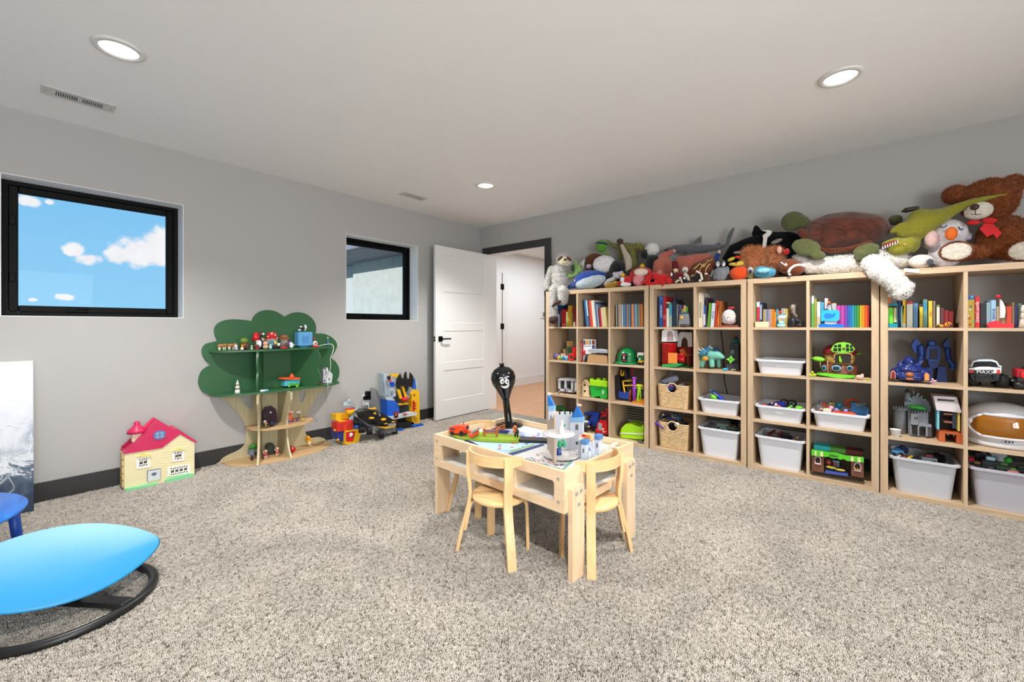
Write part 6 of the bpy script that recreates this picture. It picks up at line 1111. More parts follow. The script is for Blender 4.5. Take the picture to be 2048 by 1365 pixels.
Fig('picture_book_front', 'white book cover with coloured picture squares facing out', 'book', V('y', 3.70, U1B)).add('cover', WHT, 'b 450 205 578 440 .02').add('picture_square', C(200, 140, 40), 'b@-.002 482 210 508 258 .003').add('picture_square', C(90, 90, 96), 'b@-.002 455 210 478 258 .003').add('picture_square', C(120, 140, 120), 'b@-.002 512 210 538 258 .003').add('picture_square', C(110, 40, 36), 'b@-.002 545 210 575 258 .003').add('picture_square', C(70, 60, 120), 'b@-.002 545 262 575 300 .003').raw('cover_title', (lambda me, p: (me.transform(Matrix.Translation(p) @ Matrix.Rotation(PI/2, 4, 'X')), me)[1])(text_mesh('VOLUME', .022, C(60, 100, 170)), V('y', 3.699, U1B).pt(497, 275)), C(60, 100, 170)).add('red_figure', REDM, 'e@-.002 470 340 24 26 3').done(Z3)
Fig('paper_basket', 'brown kraft paper basket in front of the red book', 'basket', V('y', 3.655, U1B)).add('basket', C(186, 146, 100, rough=.8), 'p .03 497 440 505 365 540 355 700 372 710 450', ).add('rim', C(60, 50, 44), 't@.01 5 500 362 560 352 640 362 705 375').done(Z3)
Fig('plastic_tray', 'grey plastic tray resting on the brown paper basket', 'tray', V('y', 3.652, U1B)).add('tray', C(176, 182, 190), 'p .035 500 320 520 308 640 306 708 318 708 348 520 345').add('lip', C(196, 200, 206), 'b@-.004 505 318 706 324 .004').done()
Fig('toy_binocular', 'small black toy left of the brown paper basket', 'toy', V('y', 3.67, U1B)).add('body', C(30, 30, 34), 'k 478 440 490 360 16').add('lens', C(120, 124, 130), 'e 470 430 14 12').done(Z3)
f = Fig('toy_helmet', 'green toy fire helmet with black shield badge', 'helmet', V('y', 3.79, U1B)); p = V('y', 3.79, U1B).pt(915, 465); HG = C(24, 128, 70, rough=.2)
f.raw('shell', MB().lathe([(.105, .02), (.1, .03), (.098, .06), (.088, .1), (.066, .132), (.035, .15), (0, .156)], p, 32), HG).raw('brim', MB().lathe([(.1, .012), (.13, .0), (.135, .006), (.105, .024)], p, 32), HG)
f.add('badge', C(20, 20, 22), 'p@-.112 .012 850 380 862 362 905 362 916 385 905 445 870 455 850 430').add('badge_band', C(190, 50, 60), 'b@-.115 858 372 906 382 .003; b@-.115 862 432 904 440 .003').raw('badge_number', (lambda me, p: (me.transform(Matrix.Translation(p) @ Matrix.Rotation(PI/2, 4, 'X')), me)[1])(text_mesh('8', .04, WHT), V('y', 3.676, U1B).pt(880, 405)), WHT)
f.raw('ridge', MB().tube([(p.x+.1*math.cos(t/10*PI)*1.02, p.y, p.z+.03+.128*math.sin(t/10*PI)) for t in range(1, 10)], .006, 6), HG).done(Z3)
f = Fig('toy_truck', 'green white and yellow toy garbage truck beside green helmet', 'toy vehicle', V('y', 3.72, U1B)).add('body', C(30, 120, 60), 'b 1030 370 1085 430 .06').add('roof', WHT, 'b@-.003 1022 345 1085 372 .066').add('bumper', YEL, 'b@-.004 1030 428 1085 460 .06').add('window', C(190, 210, 214), 'b@-.002 1035 400 1055 425 .003').add('mirror', WHT, 'b@-.01 1020 358 1028 392 .01')
f.add('wheel', BLK, 'y@-.006 1045 458 16 .07; y@-.006 1080 458 16 .07').done(Z3)
# third row, leftmost bookcase
f = Fig('toy_station', 'white toy station building with dark door openings', 'toy house', V('y', 3.74, U1B)); SW = C(206, 206, 212)
for x in (190, 255, 325, 362): f.add('pillar', SW, 'b %d 665 %d 785 .02' % (x, x+20))
f.add('roof', SW, 'p@-.01 .1 182 668 205 642 370 650 375 675').add('sill', SW, 'b 190 765 345 788 .1').add('counter', C(70, 70, 80), 'b@.03 215 700 255 765 .06; b@.01 280 655 320 710 .02').add('sign', C(150, 150, 170), 'b@-.004 255 748 305 770 .004').add('back_wall', C(110, 110, 120), 'b@.09 190 660 370 780 .006').add('red_roof', C(170, 30, 44), 'b@.03 330 655 375 675 .05').add('dangling_string', BLK, 't@-.103 3 220 782 210 795 188 815; t@-.103 3 290 782 280 795 258 815').done(Z2)
f = Fig('birdhouse', 'small unpainted wooden birdhouse with two round holes', 'birdhouse', V('y', 3.70, U1B)).add('front', C(226, 204, 166), 'p .06 440 815 440 690 468 655 510 690 510 815').add('roof', C(206, 176, 130), 'p@-.012 .084 415 702 466 640 472 650 430 705; p@-.012 .084 462 648 472 642 522 700 512 706').add('hole', C(30, 22, 18), 'y@-.002 470 697 11 .004; y@-.002 470 760 11 .004').add('base', C(216, 192, 152), 'b@-.01 428 805 520 818 .08').done(Z2)
Fig('figurine', 'tiny pinkish shell perched on the birdhouse roof', 'figurine', V('y', 3.74, U1B)).add('shell', C(206, 176, 176), 'e 490 648 24 14').add('dot', C(170, 110, 110), 's@-.008 500 648 6').done()
LM = C(166, 224, 20, rough=.35); GN = C(34, 176, 60, rough=.35)
f = Fig('toy_bucket', 'green toy bucket with lime studded brick lid', 'bucket', V('y', 3.70, U1B)).add('bucket', GN, 'p .14 522 715 700 725 705 850 640 850 625 825 585 825 580 835 540 828').add('lid', LM, 'b@-.008 520 660 705 722 .16 .004')
for x in (545, 615, 680):
    for d in (.01, .08): f.add('stud', LM, 'k@%g %d 660 %d 632 24' % (d+.03, x, x))
f.add('handle', C(40, 150, 60), 't@-.006 5 560 712 575 735 605 742 635 735 650 715').add('badge', C(210, 230, 210), 'e@-.003 662 785 11 25 3').done(Z2)
f = Fig('toy_pirate_ship', 'black toy pirate ship with blue deck in third row', 'toy ship', V('y', 3.74, U1B)).add('hull', C(22, 22, 26), 'p .12 770 600 830 590 838 650 860 830 950 845 945 870 800 840 780 760').add('deck', C(30, 70, 170), 'b@-.006 825 770 940 840 .03').add('rail', YEL, 't@-.01 9 870 650 880 720 892 775; t@-.01 9 870 655 965 650; t@-.01 9 872 705 970 700').add('hook', YEL, 't 8 852 540 852 590 875 592 880 545').add('mast', C(26, 26, 30), 'k@.03 900 700 900 510 18').add('sail', C(28, 26, 30), 'p@.05 .01 840 600 850 510 960 520 1000 640').add('sail_stripe', C(130, 30, 30), 'b@.045 952 510 985 600 .006').add('figurehead', C(170, 60, 30), 'k@-.01 945 860 950 750 14 10').done(Z2)
f = Fig('toy_playground', 'orange purple and lime toy playground set in third row', 'toy', V('y', 3.68, U1B)).add('base', C(236, 140, 20), 'p .08 965 875 980 835 1085 840 1090 890').add('tower', C(150, 50, 180), 'k 990 850 990 620 17 15; e 990 615 26 16').add('slide_post', C(150, 210, 40), 't 10 1025 860 1035 740 1045 690; t 8 1058 860 1050 700').add('swing_bar', C(226, 180, 30), 't 8 960 690 1020 695 1085 700').add('lime_bar', C(190, 220, 40), 'b 1000 715 1085 725 .01; b 1015 680 1070 700 .02').done(Z2)
# bottom row, leftmost bookcase
Fig('toy_garage', 'green plastic toy handle frame behind the white toy castle', 'toy', V('y', 3.78, U1B)).add('frame', C(24, 110, 44), 't 22 165 1080 165 930 250 930 255 1080').add('body', C(30, 90, 44), 'b@.04 250 960 340 1100 .08').done(Z1)
Fig('toy_tank', 'dark green toy lump at back of leftmost bottom cubby', 'toy', V('y', 3.88, U1B)).add('body', C(24, 50, 34), 'e 340 930 40 50; e 310 960 50 40', re=.006).add('top', C(30, 60, 40), 's 345 890 14').done(Z1)
Fig('toy_digger', 'blue toy digger arm vehicle left of the red truck', 'toy vehicle', V('y', 3.76, U1B)).add('body', C(26, 76, 190), 'b 545 1010 620 1180 .08 .004').add('arm', C(26, 70, 180), 'c 480 1010 16 560 1000 18 620 1010 16; c 520 1110 14 560 1020 14').add('bucket', C(30, 80, 200), 'e 505 1100 26 34').add('wheel', BLK, 'y@-.01 570 1170 30 .03').done(Z1)
Fig('toy_figure', 'white and black jumbled toy left of the blue digger', 'toy', V('y', 3.70, U1B)).add('top', C(206, 200, 190), 'e 480 1035 34 16').add('body', C(40, 36, 40), 'e 480 1090 34 50').add('feet', C(170, 140, 120), 'e 500 1085 30 16').done(Z1)
f = Fig('toy_fire_truck', 'shiny red toy truck with grey grille in bottom row', 'toy vehicle', V('y', 3.69, U1B)); RT = C(196, 20, 30, rough=.2)
f.add('cab', RT, 'p .1 622 1085 640 1020 700 1010 712 1085').add('hood', RT, 'p@-.02 .12 588 1170 606 1090 700 1075 705 1205').add('windshield', C(30, 26, 30, rough=.15), 'p@-.003 .004 632 1068 642 1032 700 1030 705 1068').add('grille', C(190, 196, 206, rough=.25, metal=.6), 'b@-.024 610 1105 648 1172 .006').add('bumper', RT, 'b@-.03 580 1175 705 1212 .04 .004').add('headlamp', C(236, 200, 170), 's@-.03 662 1165 12; s@-.03 668 1192 10').add('ladder', RT, 'b@.02 640 985 712 1005 .08; k@.02 648 1015 645 985 6; b@.04 690 940 715 1000 .06').add('wheel', BLK, 'w@-.0 600 1190 26 .02 0; w@-.0 705 1200 26 .02 0').done(Z1)
f = Fig('booster_seat', 'bright lime green booster seat in bottom cubby', 'seat', V('y', 3.78, U1B)); LB = C(166, 226, 30, rough=.4)
f.add('lower_shell', LB, 'p@-.06 .16 838 1200 1085 1208 1082 1264 980 1258 842 1240', re=.006).add('upper_shell', LB, 'p@-.06 .16 840 1190 848 1142 905 1090 960 1092 985 1110 1055 1128 1075 1105 1088 1106 1086 1200', re=.006).add('seat_hollow', C(140, 200, 24, rough=.5), 'e@-.0 960 1125 60 26 60').add('band', C(226, 232, 200), 'p@-.064 .165 838 1186 1086 1196 1086 1210 838 1200').done(Z1)
Fig('toy_scrap', 'small dark grey metal toy before the lime booster seat', 'toy', V('y', 3.66, U1B)).add('body', C(90, 86, 84), 'e 1050 1275 30 14; c 1030 1270 8 1080 1290 8').add('tip', C(60, 58, 58), 's 1075 1285 9').done(Z1)
# second bookcase, second row
f = Fig('toy_silo', 'red toy farm silo with white domed top and orange door', 'toy silo', V('y', 3.70, U2)); p = V('y', 3.74, U2).pt(330, 1190); k = .058
f.raw('silo', MB().lathe([(.06, 0), (.06, .178), (.064, .18), (.064, .19), (0, .19)], p, 28), C(206, 24, 34, rough=.35)).add('dome_wall', WHT, 'p@-.012 .09 225 880 232 735 320 682 395 735 415 880').add('dome_window', C(176, 150, 156), 'p@-.016 .006 300 865 305 760 330 735 365 740 385 790 393 865').add('door', C(236, 140, 60), 'b@-.022 315 1035 438 1180 .006').add('base', C(40, 160, 80), 'p@-.03 .16 230 1190 470 1180 475 1205 430 1226 235 1226').add('chute', REDM, 'k@-.0 440 1060 525 1055 14; k@-.0 440 1130 530 1125 16; b@.01 440 1050 530 1160 .04').done(Z3)
f = Fig('toy_barn', 'red toy barn with white arched gable and orange ramp', 'toy barn', V('y', 3.80, U2)).add('wall', C(150, 34, 30), 'b@.03 440 920 625 1190 .12').add('gable', WHT, 'p@.02 .02 440 925 462 740 500 722 640 730 640 925 585 925 578 830 540 790 500 830 490 925').add('hayloft', C(70, 36, 30), 'p@.03 .01 490 925 500 830 540 790 578 830 585 925').add('ramp', C(226, 120, 50), 'p@-.02 .05 470 965 520 950 570 1040 570 1060 480 1020').add('door_frame', C(180, 100, 50), 'b@.0 570 1030 590 1180 .02; b@0 570 1030 628 1045 .02').add('base', C(30, 120, 60), 'b@-.03 470 1180 600 1205 .14').done(Z3)
Fig('toy_animal', 'dark brown small toy animal left of the red silo', 'toy animal', V('y', 3.80, U2)).add('body', C(60, 34, 28), 'e 190 1150 30 26; s 165 1125 14').add('leg', C(50, 28, 24), 'k 175 1190 175 1150 7; k 205 1190 205 1150 7').done(Z3)
f = Fig('toy_dinosaur', 'teal blue rubber triceratops standing in second row cubby', 'toy dinosaur', V('y', 3.78, U2)); TQ = C(120, 196, 180, rough=.4); TB = C(40, 120, 160, rough=.4)
f.add('body', TQ, 'c 900 1040 70 990 1040 62 1060 1070 30; c 800 1060 44 770 1190 36; c 905 1080 44 915 1190 38; c@.06 1000 1090 36 1010 1190 32; e 830 1060 60 50', re=.006).add('frill', C(60, 140, 180, rough=.4), 'e@.02 860 985 85 66 26', re=.006).add('frill_edge', C(206, 222, 220), 'c@.015 880 925 14 925 960 14 935 1010 12 915 1060 10').add('head', TB, 'e@-.04 800 1000 70 44; c@-.05 770 1020 36 740 1040 24', re=.005).add('horn', CRM, 'k@-.06 770 980 700 938 11 2; k@-.05 810 970 760 930 9 2; k@-.07 745 1020 725 1000 8 2').add('throat', C(206, 150, 60), 'e@-.05 820 1090 46 34').add('back', C(36, 90, 130), 'e@.01 970 990 60 52', re=.006).add('claw', C(40, 40, 44), 's@-.03 740 1205 9; s@-.03 765 1208 9; s@-.03 895 1208 9; s@-.03 920 1210 9; s@-.03 940 1206 9').add('eye', C(200, 200, 90), 's@-.075 805 1020 8').done(Z3)
f = Fig('toy_tower', 'dark grey toy tower with teal roof and green star', 'toy tower', V('y', 3.76, U2)).add('tower', C(46, 50, 54), 'p .1 1130 1170 1150 1000 1160 880 1275 880 1275 1170').add('base', C(60, 62, 68), 'p@-.01 .12 1110 1240 1115 1160 1275 1150 1280 1240').add('roof', C(40, 110, 126), 'k@.05 1235 880 1235 815 60 50').add('spire', C(30, 40, 44), 'k@.05 1240 830 1245 780 40 20').add('panel', C(90, 110, 116), 'b@-.003 1170 960 1220 1020 .004; b@-.003 1180 1180 1260 1215 .004').add('star', C(140, 230, 80), 'p@-.02 .015 1105 1090 1155 1070 1172 1040 1190 1070 1235 1100 1190 1120 1165 1155 1145 1115').add('star_knob', C(70, 190, 90), 's@-.025 1170 1085 16').add('label', WHT, 'b@-.014 1180 1225 1240 1240 .004').done(Z3)
Fig('toy_fish', 'small bright blue toy fish before the dark toy tower', 'toy', V('y', 3.68, U2)).add('body', C(50, 170, 206), 'e 1090 1212 34 20').add('tail', C(40, 150, 190), 'e 1120 1205 14 18').done(Z3)
p = V('y', YB-.006, U2)
one('power_cable', MB().tube(smoothpoly([p.pt(1035, 700), p.pt(1060, 900), p.pt(1075, 1200), PY(1290+1080/6.824, 730+200/6.824, YB-.006), PY(1290+1130/6.824, 730+420/6.824, YB-.006)], 5, False), .004, 6), C(70, 62, 58), 'thin dark cord running down wall behind the triceratops cubby', 'cable')
# third bookcase: mushroom treehouse
f = Fig('toy_treehouse', 'acorn shaped toy treehouse with dark red roof and green window', 'toy house', V('y', 3.78, U3)); p = V('y', 3.80, U3).pt(1130, 1190)
k = V('y', 3.80, U3).sc(1130, 1000)
f.raw('trunk_base', MB().lathe([(200*k*.8, 0), (205*k*.8, .02), (195*k*.8, .075), (150*k*.8, .082), (0, .082)], p, 28), C(110, 58, 40)).raw('middle', MB().lathe([(150*k*.8, .08), (168*k*.8, .1), (175*k*.8, .13), (165*k*.8, .15), (0, .15)], p, 28), C(206, 164, 90)).raw('roof', MB().lathe([(165*k*.8, .145), (196*k*.8, .155), (190*k*.8, .18), (150*k*.8, .205), (80*k*.8, .222), (0, .228)], p, 28), C(140, 24, 44, rough=.3)).raw('roof_knob', MB().lathe([(.008, .225), (.014, .235), (.01, .248), (0, .25)], p, 12), C(120, 20, 40))
f.add('gable_window', C(130, 214, 60), 'p@-.088 .02 1030 905 1060 850 1110 822 1180 815 1250 830 1295 875 1308 900 1280 930 1170 942 1060 930')
for x0, y0, x1, y1 in ((1060, 885, 1105, 920), (1068, 850, 1105, 875), (1115, 840, 1150, 875), (1115, 882, 1150, 920), (1205, 840, 1238, 875), (1205, 882, 1240, 922), (1248, 850, 1280, 878), (1250, 885, 1290, 918)): f.add('pane', C(20, 30, 24), 'b@-.091 %d %d %d %d .004' % (x0, y0, x1, y1))
f.add('window_knob', C(130, 60, 30), 's@-.092 1180 888 14').add('doorway', C(40, 34, 28), 'p@-.078 .02 1072 1058 1072 980 1100 950 1250 950 1272 985 1268 1058').add('doorway_trim', C(176, 136, 70), 't@-.082 8 1070 1058 1072 980 1100 950 1250 950 1272 985 1268 1058').add('plant', LIME, 'e@-.095 1135 1010 12 42; e@-.095 1150 1030 10 24')
for x, rx, ry in ((955, 28, 34), (1095, 56, 34), (1250, 38, 30)): f.add('round_window', C(110, 190, 210), 'e@-.092 %d 1112 %d %d 6' % (x, rx, ry)).add('window_glass', C(20, 40, 60), 'e@-.096 %d 1112 %g %g 6' % (x, rx*.72, ry*.7))
f.add('leaf_balcony', C(130, 220, 50), 'e@-.05 895 1010 75 28 30 8').add('leaf_stem', C(110, 190, 40), 'c@-.05 805 1000 5 850 1000 8').add('leaf_ramp', C(120, 210, 60), 'e@.02 1340 950 46 12 30 -10').add('lawn', C(110, 206, 50), 'p@-.1 .19 860 1180 930 1195 1110 1225 1305 1225 1310 1200 1100 1180 960 1170').add('post', TAN, 'k@-.08 1000 1190 995 1030 4; k@-.07 915 1110 912 1040 4').done(Z3)
Fig('toy_flower', 'small yellow toy flowers left of the acorn treehouse', 'toy', V('y', 3.66, U3)).add('flower', C(206, 210, 50), 's 800 1195 18; s 845 1195 18; s 822 1168 16').add('leaf', LIME, 'e 822 1208 44 10').done(Z3)
Fig('toy_flower', 'small yellow toy piece at right of the pink toy swan', 'toy', V('y', 3.66, U3)).add('flower', C(196, 190, 40), 'e 1452 1238 22 12').add('leaf', LIME, 'e 1452 1246 20 6').done(Z3)
Fig('toy_swan', 'pale pink toy swan right of the acorn treehouse', 'toy', V('y', 3.66, U3)).add('body', C(222, 176, 160), 'e 1360 1215 52 28; c 1390 1215 16 1402 1190 10 1390 1182 11; s 1310 1235 10', re=.003).add('beak', C(206, 120, 80), 's 1376 1186 5').done(Z3)
f = Fig('toy_market', 'wooden toy market stall box with green striped awning', 'toy market', V('y', 3.66, U3B)).add('floor', C(60, 36, 26), 'p .14 885 1060 1535 1160 1535 1172 885 1075').add('side_wall', C(120, 76, 56), 'p .02 892 1060 890 865 1040 890 1040 1085').add('side_wall', C(120, 76, 56), 'p .02 1380 1125 1380 940 1535 960 1535 1150').add('back_wall', C(70, 46, 36), 'p@.12 .01 890 1060 890 830 1535 930 1535 1150').add('awning', C(90, 200, 40), 'p@-.02 .03 885 870 888 805 1050 830 1100 842 1180 845 1240 862 1300 880 1535 905 1535 960 1400 945 1330 940 1290 915 1240 925 1200 905 1150 910 1100 885 1060 890')
for x0, x1, y in ((925, 950, 815), (995, 1030, 825), (1375, 1410, 885), (1460, 1495, 895)): f.add('awning_stripe', C(226, 226, 170), 'p@-.022 .004 %d %d %d %d %d %d %d %d' % (x0, y, x1, y+5, x1, y+62, x0, y+58))
f.add('window_frame', C(222, 196, 200), 't@-.004 6 930 970 930 910 960 885 995 905 1000 975; t@-.004 6 1418 1040 1420 985 1455 960 1495 990 1498 1050').add('window_box', C(226, 190, 196), 'b@-.01 925 968 1005 985 .01; b@-.01 1415 1055 1500 1070 .01').add('arch_hole', C(40, 26, 20), 'p@-.002 .004 935 968 935 915 962 892 990 912 995 972; p@-.002 .004 1424 1040 1426 990 1456 968 1490 994 1492 1048').add('flower', YEL, 's@-.014 1430 1035 8; s@-.014 1455 1038 8; s@-.014 1480 1042 8').add('counter', C(70, 90, 170), 'p@-.006 .06 1050 1090 1340 1130 1340 1105 1060 1060').add('produce', C(206, 180, 60), 'e@.01 1130 1020 70 18; e@.01 1240 1050 70 16').add('basket', C(140, 60, 50), 'e@.03 1095 955 40 34; e@.03 1180 975 34 26').add('till', C(70, 130, 150), 'b@.04 1150 950 1230 1010 .03').add('sign', C(60, 120, 50), 'e@-.03 1165 875 60 16 4').done(Z1)
Fig('toy_lid_box', 'flat teal green and maroon game box behind the market stall', 'game box', V('y', 3.72, U3B)).add('teal_end', C(46, 176, 180), 'p .1 915 800 918 745 1115 775 1115 830').add('green_middle', C(80, 140, 60), 'p .1 1115 830 1115 775 1310 805 1310 860').add('maroon_end', C(90, 30, 30), 'p .1 1310 860 1310 805 1530 835 1530 890').done()
# fourth bookcase
f = Fig('toy_robot', 'big blue jointed toy robot standing against cubby back', 'toy robot', V('y', 3.86, U4)); RB1 = C(28, 66, 150, rough=.35); RB2 = C(34, 80, 170, rough=.35)
f.add('torso', RB1, 'p .08 515 980 520 900 545 860 640 860 670 900 665 990 630 1090 560 1090').add('cockpit', C(24, 30, 50), 'b@-.006 560 900 625 1000 .01').add('head', RB2, 'b@-.01 535 810 620 870 .06 .008').add('shoulder', RB2, 'p .08 365 860 410 790 460 830 450 900 405 940; p .08 690 850 740 790 760 850 720 920').add('arm', RB1, 'c 460 880 34 465 960 32 440 1040 28; c 735 900 30 745 1000 28 790 1060 26').add('fist', RB2, 'b 760 1040 810 1110 .06 .006').add('leg', RB1, 'p .09 640 1070 720 1080 730 1230 620 1225; p .09 520 1080 590 1090 580 1220 500 1220').add('chest_vent', RB2, 'b@-.012 540 1000 650 1030 .01').done(Z3)
f = Fig('toy_dragon_cave', 'shiny blue toy dragon mountain cave with orange doorways', 'toy', V('y', 3.72, U4)); DB = C(30, 46, 110, rough=.2)
f.add('mountain', DB, 'e 350 1190 210 50 110; e 350 1120 150 60 90; e 250 1150 100 60; e 450 1150 110 60; e 340 1040 60 60; c 240 1070 20 260 1040 14; c 440 1070 24 480 1030 16; s 350 995 22; s 310 1005 18; s 385 1015 18', re=.006, fuzz=.006).add('mouth', C(176, 100, 50), 'e@-.06 350 1170 46 26; e@-.07 350 1215 46 12').add('door_frame', C(206, 130, 110), 'p@-.07 .02 155 1210 160 1145 185 1125 210 1150 210 1210; p@-.07 .02 500 1230 500 1170 525 1148 550 1170 552 1230').add('door', C(120, 24, 34), 'p@-.074 .01 168 1208 170 1155 185 1138 200 1155 200 1208').add('door', C(230, 160, 60), 'p@-.074 .01 510 1228 510 1178 525 1160 540 1178 542 1228').done(Z3)
Fig('toy_starfish', 'small pale pink toy starfish right of blue dragon cave', 'toy', V('y', 3.67, U4)).add('body', C(206, 170, 190), 'c 580 1185 12 600 1230 10; c 565 1210 10 615 1200 9; s 592 1208 14').add('dot', C(180, 130, 160), 's@-.012 592 1206 6').done(Z3)
f = Fig('toy_truck', 'white toy pickup truck with black windscreen and big tyres', 'toy vehicle', V('y', 3.72, U4)); TW_ = C(226, 230, 236, rough=.25)
f.add('cab', TW_, 'p .14 965 1085 990 1030 1040 1012 1190 1012 1235 1030 1265 1085').add('windshield', C(14, 16, 20, rough=.12), 'p@-.004 .006 985 1085 1005 1040 1060 1030 1180 1030 1225 1045 1248 1088').add('hood', TW_, 'p@-.03 .2 950 1100 1080 1085 1150 1085 1280 1100 1275 1150 955 1150').add('hood_scoop', C(14, 16, 20), 'b@-.02 1070 1075 1145 1096 .08').add('grille', C(20, 20, 24), 'p@-.034 .01 985 1118 1200 1118 1190 1160 1000 1160').add('bumper', C(20, 20, 22, rough=.5), 'p@-.05 .06 960 1160 1265 1160 1250 1220 1180 1240 1040 1240 985 1215').add('headlamp', C(220, 60, 50, rough=.2), 'b@-.036 960 1115 995 1150 .01; b@-.036 1235 1115 1265 1158 .01').add('mirror', TW_, 'b@.03 940 1062 968 1085 .02; b@.03 1258 1075 1285 1095 .02').add('roof_bar', C(90, 130, 180), 'b@.03 1030 1005 1195 1020 .02').add('antenna', BLK, 'k@.05 1112 1010 1112 995 3')
f.add('wheel', C(16, 16, 17, rough=.7), 'w@.0 975 1215 62 .05 0; w@.0 1275 1225 62 .05 0; w@.16 1010 1200 56 .05 0; w@.16 1240 1210 56 .05 0').add('axle', C(30, 30, 32), 'k@.03 990 1225 1260 1235 14').add('bull_bar', C(30, 30, 34), 't@-.055 5 1020 1150 1030 1220 1180 1225 1195 1150; t@-.055 5 1000 1180 1220 1182')
f.raw('hood_lettering', (lambda me, p: (me.transform(Matrix.Translation(p) @ Matrix.Rotation(PI/2, 4, 'X')), me)[1])(text_mesh('MAXX', .026, WHT), V('y', 3.72, U4).pt(1105, 1135)+Vector((0, -.038, 0))), WHT).done(Z3)
Fig('toy_tractor', 'red and black toy vehicle at right picture edge in second row', 'toy vehicle', V('y', 3.72, U4)).add('body', C(176, 24, 34), 'b 1432 1100 1530 1190 .1 .005').add('front', C(30, 28, 30), 'b@-.01 1440 1185 1530 1250 .1').add('lamp', C(226, 40, 40), 'e@-.012 1495 1160 20 40 5').add('wheel', BLK, 'w@.03 1400 1235 46 .04 0; w@-.02 1465 1265 40 .05 0').add('exhaust', BLK, 'k@.03 1500 1100 1500 1045 14').done(Z3)
f = Fig('toy_castle', 'grey stone toy castle with green hedge in third row', 'toy castle', V('y', 3.76, U4B)); ST = C(128, 132, 140, rough=.6, var=.1, vs=80); ST2 = C(96, 100, 108, rough=.6)
f.add('left_tower', ST, 'k@.05 245 490 250 265 66 72; k@.05 248 275 248 245 82 78').add('keep', ST, 'p .12 325 520 322 300 520 300 520 420 555 425 555 535 420 530').add('gatehouse', ST, 'b@-.02 350 310 425 415 .05; b@-.03 345 400 420 420 .06; b@-.03 425 415 550 440 .06').add('gate_arch', BLK, 'p@-.024 .01 360 500 362 440 385 425 405 440 412 515; p@-.006 .01 430 520 432 460 460 440 490 460 495 525').add('gate_pillar', ST, 'b@-.03 415 430 432 530 .03; b@-.03 495 440 515 535 .03; b@-.03 340 430 358 510 .03').add('slit_window', BLK, 'b@-.024 388 340 396 370 .006; b@-.024 408 340 416 370 .006')
f.add('merlon', ST2, ';'.join('b@-.01 %d 278 %d 302 .02' % (x, x+16) for x in range(325, 515, 30))+';'+';'.join('b@-.02 %d 235 %d 258 .02' % (x, x+14) for x in range(175, 320, 28)))
f.add('upper_keep', C(140, 158, 166, rough=.4), 'p@.07 .08 290 260 285 180 330 160 400 130 450 150 520 190 545 250 540 300 330 290').add('upper_merlon', C(170, 190, 196), ';'.join('e@.06 %d %d 12 14' % q for q in ((340, 165), (375, 150), (410, 140), (450, 150), (490, 175), (420, 120), (455, 145))))
f.add('round_turret', C(120, 130, 138), 'k@.07 315 190 315 100 34 30').add('turret_roof', C(40, 44, 50), 'k@.07 315 102 315 68 32 10').add('spire', C(140, 150, 158), 'k@.08 375 130 375 60 9 3; s@.08 375 95 8').add('hedge', C(40, 160, 40), 'c@.01 345 240 20 420 250 26 490 265 18', re=.004, fuzz=.002).done(Z2)
Fig('paper_cup', 'small white cup in front of the grey toy castle', 'cup', V('y', 3.67, U4B)).raw('cup', MB().lathe([(.020, 0), (.0275, .045), (.0285, .046), (.0265, .045), (.019, .003), (0, .003)], V('y', 3.67, U4B).pt(198, 518), 24), WHT).done(Z2)
f = Fig('toy_dollhouse', 'narrow toy dollhouse with white roof and orange base', 'toy house', V('y', 3.70, U4B)).add('roof', C(214, 206, 210), 'p@-.01 .14 570 132 800 145 845 298 600 272').add('roof_slot', C(50, 46, 46), 'p@-.013 .005 608 158 772 172 778 190 612 178').add('left_post', C(120, 196, 216), 'b 605 278 628 460 .12').add('right_post', C(226, 206, 110), 'b 808 290 830 478 .12').add('blue_wall', C(96, 120, 150), 'b@.05 755 295 805 450 .06').add('back_wall', C(54, 44, 44), 'b@.12 605 275 830 470 .008').add('floor_shelf', C(150, 96, 70), 'p .1 672 300 755 306 755 320 672 314; p .1 675 380 755 388 755 400 675 392').add('base_top', C(186, 90, 44), 'p@-.02 .15 610 465 640 480 865 505 865 520 640 495').add('base_leg', C(186, 92, 44), 'b@-.02 622 490 685 580 .13; b@-.02 795 510 862 600 .13').add('knob', CRM, 's@-.0 712 512 7; s@-.0 768 518 7').done(Z2)
f = Fig('space_helmet', 'white toy astronaut helmet with amber visor in right cubby', 'helmet', V('y', 3.80, U4B)); p = V('y', 3.83, U4B).pt(1235, 560); p.z = Z2; rx_ = .135; HW = C(226, 226, 230, rough=.3)
Ms = Matrix.Translation(p) @ Matrix.Diagonal((1.08, 1, 1, 1))
f.raw('shell', MB().lathe([(.115, .0), (.128, .012), (.13, .035), (.138, .05), (.15, .09), (.152, .13), (.142, .175), (.118, .212), (.08, .24), (.04, .252), (0, .255)], M=Ms, n=40), HW)
vm = None; vis = C(150, 92, 16, rough=.08, coat=.5)
m_ = MB(); rings = []
for j in range(9):
    tj = j/8; zz = .062+.13*tj; hw_ = math.sin(PI*(.14+.72*tj))**.5
    rr = [(.138, .05), (.15, .09), (.152, .13), (.142, .175), (.126, .2)]
    rad = [r0+(r1-r0)*(zz-za)/(zb-za) for (r0, za), (r1, zb) in zip(rr, rr[1:]) if za <= zz <= zb+1e-6][0]
    rings.append([p+Vector(((rad+.012)*1.08*math.cos(a), (rad+.012)*math.sin(a), zz)) for a in [math.radians(272)+math.radians(60)*hw_*(i/8-1) for i in range(17)]])
m_.loft(rings, cap=False, close=False); f.raw('visor', m_, vis)
edge = [r[0] for r in rings]+rings[-1]+[r[-1] for r in rings[::-1]]+rings[0][::-1]
